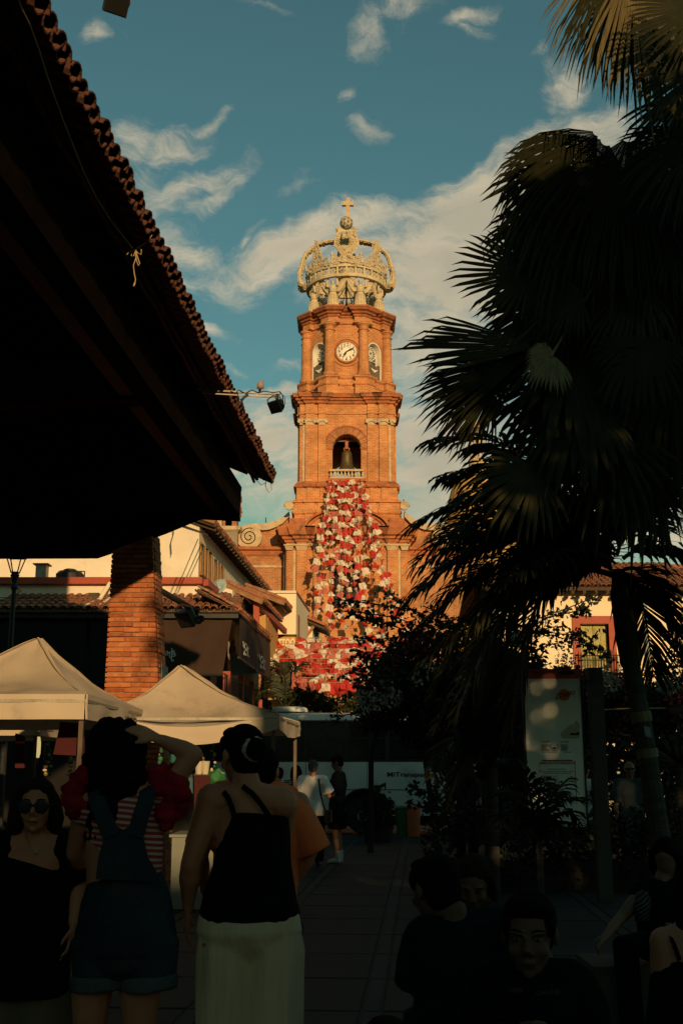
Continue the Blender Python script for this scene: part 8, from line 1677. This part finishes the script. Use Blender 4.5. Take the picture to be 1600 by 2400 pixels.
def people():
    # woman in black camisole, wide cream trousers
    p = Person('woman from behind in black strappy camisole and wide cream trousers, hair in a bun', 583, 4.75, 1.69, b=1.16, tb=.90, vox=.009, head_yaw=34, head_pitch=-4)
    p.set(lsh=(497, 1876), lel=(447, 2030, -.02), lwr=(440, 2130, .04), rsh=(660, 1882), rel=(652, 2010, .20), rwr=(600, 2080, .32), neck=(577, 1838), head=(566, 1768, .03))
    p.body(face=True, curl=.35); p.hair('bun')
    q = MB(); c = p.H(0, -.098, .012); u = (p.H(0, -.2, .012) - c).normalized(); a1 = u.orthogonal().normalized(); a2 = u.cross(a1)
    for i in range(26): a = i * 2 * math.pi / 13; q.sph(c + (a1 * math.cos(a) + a2 * math.sin(a)) * .040 + u * (.012 * (i % 3 - 1)), .014, 6, 5)
    remesh(q, 'scrunchie', 'scrunchie', p.t, .006, 1)
    j = p.j; L = lambda x, y, d=0: p.at(x, y, d); q = MB(); X = Vector((1, 0, 0)); zc = lambda y: L(580, y).z
    q.tube([Vector((.0, 0, zc(y))) + X * L((xl + xr) / 2, y).x for y, xl, xr in ((1906, 528, 672), (1950, 516, 676), (2020, 506, 680), (2090, 482, 692), (2145, 468, 700), (2168, 476, 694))], [(W(xr - xl, y, 4.75)) / 2 + .004 for y, xl, xr in ((1906, 528, 672), (1950, 516, 676), (2020, 506, 680), (2090, 482, 692), (2145, 468, 700), (2168, 476, 694))], 26, el=[.74, .76, .78, .76, .74, .72], ref=X)
    p.soften(q, .007); remesh(q, 'camisole', 'blackcloth', p.t, .010, 2)
    for pts in (((548, 1912, -.104), (543, 1890, -.100), (534, 1868, -.085), (524, 1855, -.055)), ((630, 1912, -.108), (612, 1885, -.106), (592, 1860, -.096), (568, 1842, -.06)), ((668, 1912, -.02), (668, 1890, -.045), (664, 1870, -.045), (658, 1862, -.03))): band(p, [L(*a) for a in pts], .021, 'strap', 'blackcloth')
    q = MB(); q.tube([L(583, 2140), L(583, 2180), L(583, 2215), L(583, 2245)], [.195, .208, .18, .12], 22, el=.72, ref=X)
    for s_, xa, xb in ((-1, 530, 528), (1, 640, 642)):
        a = L(xa + s_ * -4, 2165); q.tube([a, L(xa, 2230), L(xa, 2310), L(xb, 2420), Vector((L(xb, 2400).x, 0, .12))], [.108, .116, .116, .118, .122], 18, el=1.05)
    p.soften(q, .010)
    for v in q.v: v.y += .010 * math.sin(v.x * 85 + v.z * 3) * (v.z < .85); v.x += .004 * math.sin(v.z * 9 + v.x * 30)
    remesh(q, 'wide_trousers', 'creamcloth', p.t, .010, 2)
    # woman in denim overalls, curly hair, arm raised
    p = Person('curly haired woman from behind in denim overalls and striped top, one arm raised', 292, 4.6, 1.68, b=1.0, vox=.009)
    p.set(rsh=(368, 1872), rel=(455, 1768, -.02), rwr=(372, 1732, -.03), lsh=(208, 1876), lel=(176, 2000, .10), lwr=(215, 2070, .30), neck=(288, 1842), head=(276, 1768, .03))
    p.body(face=False, curl=.4); p.hair('curly'); L = lambda x, y, d=0: p.at(x, y, d)
    rows = ((1856, 232, 350), (1885, 202, 378), (1930, 200, 384), (1990, 212, 386), (2050, 216, 380))
    q = MB(); q.tube([Vector((L((a + b) / 2, y).x, 0, L(290, y).z)) for y, a, b in rows], [W(b - a, y, 4.6) / 2 for y, a, b in rows], 24, el=[.62, .66, .72, .76, .76], ref=X)
    for n in 'lr': q.tube([p.j[n + 'sh'], p.j[n + 'sh'].lerp(p.j[n + 'el'], .3)], [.072, .066], 12)
    p.soften(q, .008); remesh(q, 'striped_top', 'stripered', p.t, .010, 2)
    rows = ((2020, 226, 366), (2060, 206, 386), (2110, 190, 404), (2180, 182, 414), (2230, 180, 414))
    q = MB(); q.tube([Vector((L((a + b) / 2, y).x, 0, L(290, y).z)) for y, a, b in rows], [W(b - a, y, 4.6) / 2 for y, a, b in rows], 24, el=.74, ref=X)
    for xa, xb in ((238, 236), (352, 346)): q.tube([L(xa, 2200), L(xb, 2296)], [.112, .108], 16)
    q.sph(L(295, 2250), (.17, .135, .085), 14, 8); p.soften(q, .009)
    # back bib rising to a V
    bib = MB(); y_ = -.125; pt = lambda x, y, d=0: L(x, y, y_ - d + .0)
    remesh(q, 'overall_shorts', 'denim', p.t, .010, 2)
    out = [(226, 2060), (232, 2010), (246, 1965), (270, 1935), (290, 1945), (312, 1932), (336, 1962), (348, 2010), (380, 2065)]
    o0 = pt(290, 2000); bb = MB(); bb.prism([(pt(x, y).x - o0.x, pt(x, y).z - o0.z) for x, y in out], o0 + Vector((0, -.0, 0)), Vector((1, 0, 0)), UP, (0, -.012, 0)); bb.build('back_panel', 'denim', p.t, world=False)
    for pts in (((262, 1960, -.135), (246, 1920, -.130), (230, 1880, -.12), (224, 1855, -.08), (226, 1842, -.02)), ((318, 1960, -.135), (330, 1915, -.130), (342, 1880, -.12), (346, 1856, -.08), (346, 1842, -.02))): band(p, [L(*a) for a in pts], .062, 'denim_strap', 'denim', .010)
    for xa in (236, 346): q = MB(); q.tube([L(xa, 2281), L(xa, 2318)], [.116, .114], 18); p.soften(q, .004); remesh(q, 'turned_cuff', 'denimcuff', p.t, .010, 1)
    for c, r in (((402, 1858), (.085, .10, .125)), ((186, 1852), (.06, .10, .12)), ((412, 1830), (.05, .08, .06)), ((386, 1905), (.06, .08, .07))):
        pass
    rn = random.Random(8)
    for cs, nm in ((((404, 1835, .062), (412, 1870, .070), (392, 1900, .062), (380, 1850, .06), (425, 1862, .045), (372, 1815, .045)), 1), (((190, 1840, .055), (176, 1862, .055), (184, 1895, .05), (200, 1815, .04), (172, 1885, .04)), 0)):
        q = MB()
        for x, y, r in cs:
            c = L(x, y, -.02)
            for i in range(26): d = Vector((rn.gauss(0, 1), rn.gauss(0, 1), rn.gauss(0, 1))).normalized(); q.sph(c + d * r * rn.uniform(.5, 1), r * rn.uniform(.2, .42), 7, 5)
            q.sph(c, r * .9, 10, 7)
        remesh(q, 'red_ruffle', 'redcloth', p.t, .009, 1)
    # woman facing the camera in sunglasses
    p = Person('older woman facing us in dark sunglasses, black V-neck top and tan trousers', 86, 4.8, 1.50, yaw=180, b=1.22, vox=.0085, head_yaw=0, head_pitch=-3)
    L = lambda x, y, d=0: p.at(x, y, d); p.set(head=(86, 1886, -.03), neck=(82, 1958), lsh=(158, 1990), rsh=(2 + 8, 1990), lel=(190, 2078, -.02), lwr=(172, 2170, -.08), rel=(-38, 2090), rwr=(-30, 2190, -.05))
    p.hy = 6; p.body(face=True, curl=.4); p.hair('bob', 'brownhair')
    q = MB(); H = p.H
    for e in (-1, 1): q.sph(H(e * .034, .096, -.002), (.031, .007, .025), 14, 8, p.hq().copy() @ Quaternion((0, 0, 1), 0))
    q.tube([H(-.012, .101, .004), H(.012, .101, .004)], .004, 5)
    for e in (-1, 1): q.tube([H(e * .062, .086, .004), H(e * .082, .04, .004), H(e * .084, -.01, .0)], .004, 5)
    q.build('sunglasses', 'ink', p.t, world=False, smooth=True)
    q = MB(); k, b = p.k, p.b; j = p.j; m_ = (j['lsh'] + j['rsh']) / 2
    q.tube([j['pel'] - UP * .14, j['pel'], j['waist'], j['chest'] + Vector((0, .01, 0)), m_ - UP * .065], [.20, .215, .19, .182, .145], 24, el=[.8, .8, .86, .82, .72], ref=X)
    for n in 'lr': q.sph(j[n + 'sh'], .074, 10, 8); q.tube([j[n + 'sh'], j[n + 'sh'].lerp(j[n + 'el'], .95)], [.072, .064], 12)
    p.soften(q, .008); remesh(q, 'v_neck_top', 'blackcloth', p.t, .010, 2)
    for sx, a in ((-1, 22), (1, 150)): band(p, [L(a, 1962, -.02), L(a + sx * -6 , 1985, -.095), L(a + (86 - a) * .45, 2015, -.145), L(86, 2040, -.15)], .05, 'neckline', 'blackcloth', .012) if False else None
    p.add([(60, 1945, -.075), (64, 1965, -.09), (75, 1985, -.125), (84, 1996, -.13), (96, 1983, -.125), (106, 1962, -.09), (108, 1945, -.075)], .0022, 'necklace', 'gold'); q = MB(); q.sph(L(84, 1999, -.132), .007, 6, 5); q.build('pendant', 'gold', p.t, world=False)
    for e in (-1, 1): q = MB(); q.sph(H(e * .082, .0, -.05), .007, 6, 5); q.build('earring', 'gold', p.t, world=False)
    p.trousers('tancloth', 1.0, .02, 1.15)
    # person in orange shirt, ahead of the woman in black
    p = Person('person in loose orange shirt, hidden behind the woman in the black camisole', 612, 5.45, 1.62, b=1.12, vox=.0095)
    p.set(rsh=(696, 1886), rel=(728, 1990, -.02), rwr=(690, 2072, .04), lsh=(500, 1880), lel=(470, 2000), lwr=(480, 2090, .1)); p.body(face=False); p.hair('short')
    q = MB(); L = lambda x, y, d=0: p.at(x, y, d); j = p.j
    rows = ((1852, 540, 670), (1875, 500, 705), (1930, 500, 710), (2000, 500, 705), (2080, 495, 700), (2150, 500, 695))
    q.tube([Vector((L((a + b) / 2, y).x, 0, L(600, y).z)) for y, a, b in rows], [W(b - a, y, 5.45) / 2 for y, a, b in rows], 24, el=[.55, .55, .68, .74, .76, .76], ref=X)
    q.tube([L(680, 1882), L(700, 1920), L(722, 1965), L(734, 1998)], [.075, .082, .084, .086], 16); q.tube([L(515, 1878), L(490, 1930), L(476, 1985)], [.075, .08, .082], 14); q.tube([L(590, 1850), L(650, 1862), L(688, 1880)], .065, 12); q.tube([L(590, 1850), L(520, 1864), L(500, 1880)], .065, 12)
    p.soften(q, .010); remesh(q, 'orange_shirt', 'orangecloth', p.t, .010, 3); p.trousers('blackcloth', 1.0); q = MB(); q.tube([L(700 + 9 * math.cos(i * .63), 2058 + 5 * math.sin(i * .63), .03 + .03 * math.sin(i * .63)) for i in range(10)], .004, 5, closed=True); q.build('bracelet', 'black', p.t, world=False)
    # --- group near the bus
    p = Person('young man in charcoal T-shirt and black shorts standing in profile, looking down at a phone', 792, 20.3, 1.78, yaw=78, vox=.014, head_pitch=-22, skin='skin2')
    p.set(rel=(.22, .02, 1.12), rwr=(.10, .30, 1.14), lel=(-.22, .04, 1.12), lwr=(-.08, .32, 1.16)); p.body(); p.hair('short'); p.top('greycloth', .42, .12, ease=.03, flare=1.1, sl_w=1.2); p.trousers('blackcloth', .42, .035, 1.15, name='shorts'); p.shoes()
    for n in 'lr': q = MB(); a = p.j[n + 'an']; q.tube([a - UP * .03, a + UP * .12], .046, 8); q.build('sock', 'sole', p.t, world=False)
    MB().box(Vector((.0, .42, 1.21)), (.075, .012, .15), None, Vector((0, .8, .6)).normalized(), Vector((0, -.6, .8))).build('phone', 'black', p.t, world=False)
    p = Person('man in untucked white shirt and black trousers from behind, bag on shoulder', 733, 19.6, 1.70, yaw=-8, vox=.014, b=1.05); p.set(rel=(.27, .02, 1.12), rwr=(.24, .26, 1.10)); p.body(); p.hair('short', 'hidehair'); p.top('whitecloth', .42, .10, ease=.035, flare=1.15, sl_w=1.2); p.trousers('blackcloth', 1.0, .02, 1.15); p.shoes('black')
    band(p, [Vector((.12, -.12, 1.40)), Vector((.15, -.17, 1.2)), Vector((.20, -.18, 1.0)), Vector((.24, -.15, .86))], .03, 'bag_strap', 'black'); q = MB(); q.box((.27, -.06, .80), (.10, .22, .20)); q.build('shoulder_bag', 'black', p.t, world=False)
    p = Person('woman with very long black hair and striped top beside the man in white', 694, 20.2, 1.62, yaw=12, vox=.014, skin='skin2'); p.body(); p.hair('long'); p.top('stripebw', 0, .0, ease=.014); p.trousers('blackcloth', 1.0); p.shoes('black')
    q = MB(); q.tube([p.H(0, -.1, 0), p.H(0, -.12, -.25), p.H(0, -.10, -.48)], [.09, .085, .05], 10, el=.4); q.build('hair_length', 'hair', p.t, world=False, smooth=True)
    p = Person('short haired person in patterned grey T-shirt in profile facing left, near the bus', 652, 19.0, 1.58, yaw=82, vox=.014); p.body(); p.hair('short'); p.top('patcloth', .42, .05, ease=.02, sl_w=1.15); p.trousers('denim', 1.0); p.shoes('black')
    q = MB(); q.tube([p.j['neck'] + Vector((.055 * math.cos(a * .63), .055 * math.sin(a * .63) + .01, -.01)) for a in range(10)], .012, 6, closed=True); q.build('collar', 'whitecloth', p.t, world=False)
    p = Person('bald man in pale blue open collar shirt standing beyond the concrete post', 1474, 17.0, 1.66, yaw=170, vox=.014, skin='skin2'); p.set(); p.body(); p.top('bluecloth', .45, .08, ease=.03, sl_w=1.2); p.trousers('blackcloth', 1.0); p.shoes('black'); q = MB(); q.box(p.H(0, .095, .0), (.13, .01, .03)); q.build('glasses', 'glass', p.t, world=False)
    p = Person('person in white T-shirt almost hidden behind the information sign', 1366, 16.6, 1.64, yaw=-30, vox=.016); p.body(face=False); p.hair('short'); p.top('whitecloth', .42, .08, ease=.03, sl_w=1.3); p.trousers('blackcloth', 1.0); p.shoes('black')
    p = Person('dark haired person standing behind the low palm left of the sign', 1090, 18.6, 1.68, yaw=-15, vox=.016); p.body(face=False); p.hair('short'); p.top('greycloth', .42, .05, ease=.02); p.trousers('blackcloth', 1.0); p.shoes('black')
    # --- seated people, lower right
    p = Person('man seated from behind in dark teal T-shirt, head bent to the left', 1066, 4.55, 1.75, yaw=14, b=1.12, seat=.36, vox=.0095, skin='skin3', head_yaw=16, head_pitch=-12)
    p.set(neck=(1062, 2150), head=(1018, 2082, .05), lsh=(1000, 2205), rsh=(1160, 2190), lel=(985, 2320, .05), rel=(1200, 2300, .05), lwr=(1010, 2375, .2), rwr=(1150, 2370, .25)); p.j['chest'] = p.at(1080, 2260); p.j['waist'] = p.at(1085, 2330)
    p.body(face=True); p.hair('short'); p.top('tealcloth', .45, .06, ease=.025, sl_w=1.15); p.trousers('blackcloth', 1.0)
    p = Person('woman with wavy brown hair looking down, seated beyond the man in teal', 1118, 5.3, 1.62, yaw=160, b=1.0, seat=.40, vox=.0095, skin='skin3', head_yaw=10, head_pitch=-30)
    p.set(neck=(1140, 2128, .02), head=(1108, 2068, -.04), lsh=(1190, 2150), rsh=(1080, 2160)); p.j['chest'] = p.at(1140, 2230); p.j['waist'] = p.at(1140, 2310); p.body(face=True); p.hair('long', 'brownhair'); p.top('greycloth', 0, .0, ease=.010, neck=False); p.trousers('denim', 1.0)
    p = Person('dark haired man facing us in black T-shirt with small white lettering, seated low at right', 1262, 3.85, 1.76, yaw=176, b=1.08, seat=.36, vox=.0085, skin='skin3', head_yaw=-10, head_pitch=-8)
    p.set(neck=(1258, 2270, .03), head=(1240, 2186, -.03), lsh=(1340, 2318), rsh=(1165, 2318), lel=(1370, 2420), rel=(1140, 2420), lwr=(1300, 2440, -.2), rwr=(1200, 2440, -.2)); p.j['chest'] = p.at(1255, 2370); p.j['waist'] = p.at(1255, 2440)
    p.body(face=True); p.hair('short'); p.top('blackcloth', .45, .06, ease=.022, sl_w=1.15); p.trousers('blackcloth', 1.0)
    for tx, x, y, w in (('HAIR', 1202, 2325, 30), ('CRUISE', 1262, 2332, 56)): text(tx, 'shirt_print', P(x - 8, y, 3.85 - .155), (1, 0, -.04 if tx == 'HAIR' else .06), UP, .018, 'concrete', p.t, width=W(w, y, 3.7), align='LEFT')
    p = Person('bare shouldered woman in black strap top at the right edge of the picture', 1590, 4.2, 1.6, yaw=10, b=1.0, seat=.40, vox=.0095)
    p.set(lsh=(1556, 2210), rsh=(1680, 2210), lel=(1548, 2320), lwr=(1590, 2390, .2), neck=(1620, 2170), head=(1640, 2090)); p.j['chest'] = p.at(1615, 2290); p.j['waist'] = p.at(1615, 2370); p.body(face=False); p.hair('long'); L = lambda x, y, d=0: p.at(x, y, d)
    q = MB(); q.tube([L(1612, 2245), L(1612, 2300), L(1612, 2390), L(1612, 2460)], [.115, .135, .145, .17], 18, el=.76, ref=X); remesh(q, 'strap_top', 'blackcloth', p.t, .011, 2); band(p, [L(1590, 2250, -.10), L(1578, 2215, -.10), L(1570, 2195, -.05)], .014, 'strap', 'blackcloth'); p.trousers('tealcloth', 1.0)
    p = Person('person sitting half hidden behind the palm trunk, zebra print cloth over the shoulder', 1548, 7.2, 1.62, yaw=150, b=1.0, seat=.42, vox=.012, skin='skin2', head_pitch=-25); p.set(neck=(1552, 2068), head=(1560, 2010), lsh=(1600, 2090), rsh=(1505, 2095), rel=(1455, 2150, -.1), rwr=(1410, 2205, -.35)); p.j['chest'] = p.at(1550, 2120); p.j['waist'] = p.at(1550, 2160); p.body(face=False); p.hair('bob'); p.top('blackcloth', 0, .0, ease=.02); q = MB(); q.tube([p.at(1506, 2092, -.02), p.at(1503, 2125, -.12), p.at(1504, 2160, -.14)], [.045, .05, .04], 8); q.build('zebra_scarf', 'zebra', p.t, world=False, smooth=True); p.trousers('blackcloth', 1.0)
    o = thing('stone_block', (P(1550, 2100, 7.2).x, 7.3, 0), 'low dark stone block under the person in zebra print', 'seat'); MB().box((P(1550, 2100, 7.2).x, 7.35, .2), (.9, .5, .4)).build('block', 'concrete', o)
    o = thing('stone_block', (P(1130, 2100, 5.4).x, 5.5, 0), 'low stone block under the woman with wavy hair', 'seat'); MB().box((P(1130, 2100, 5.4).x, 5.45, .19), (.8, .45, .38)).build('block', 'concrete', o)
people()
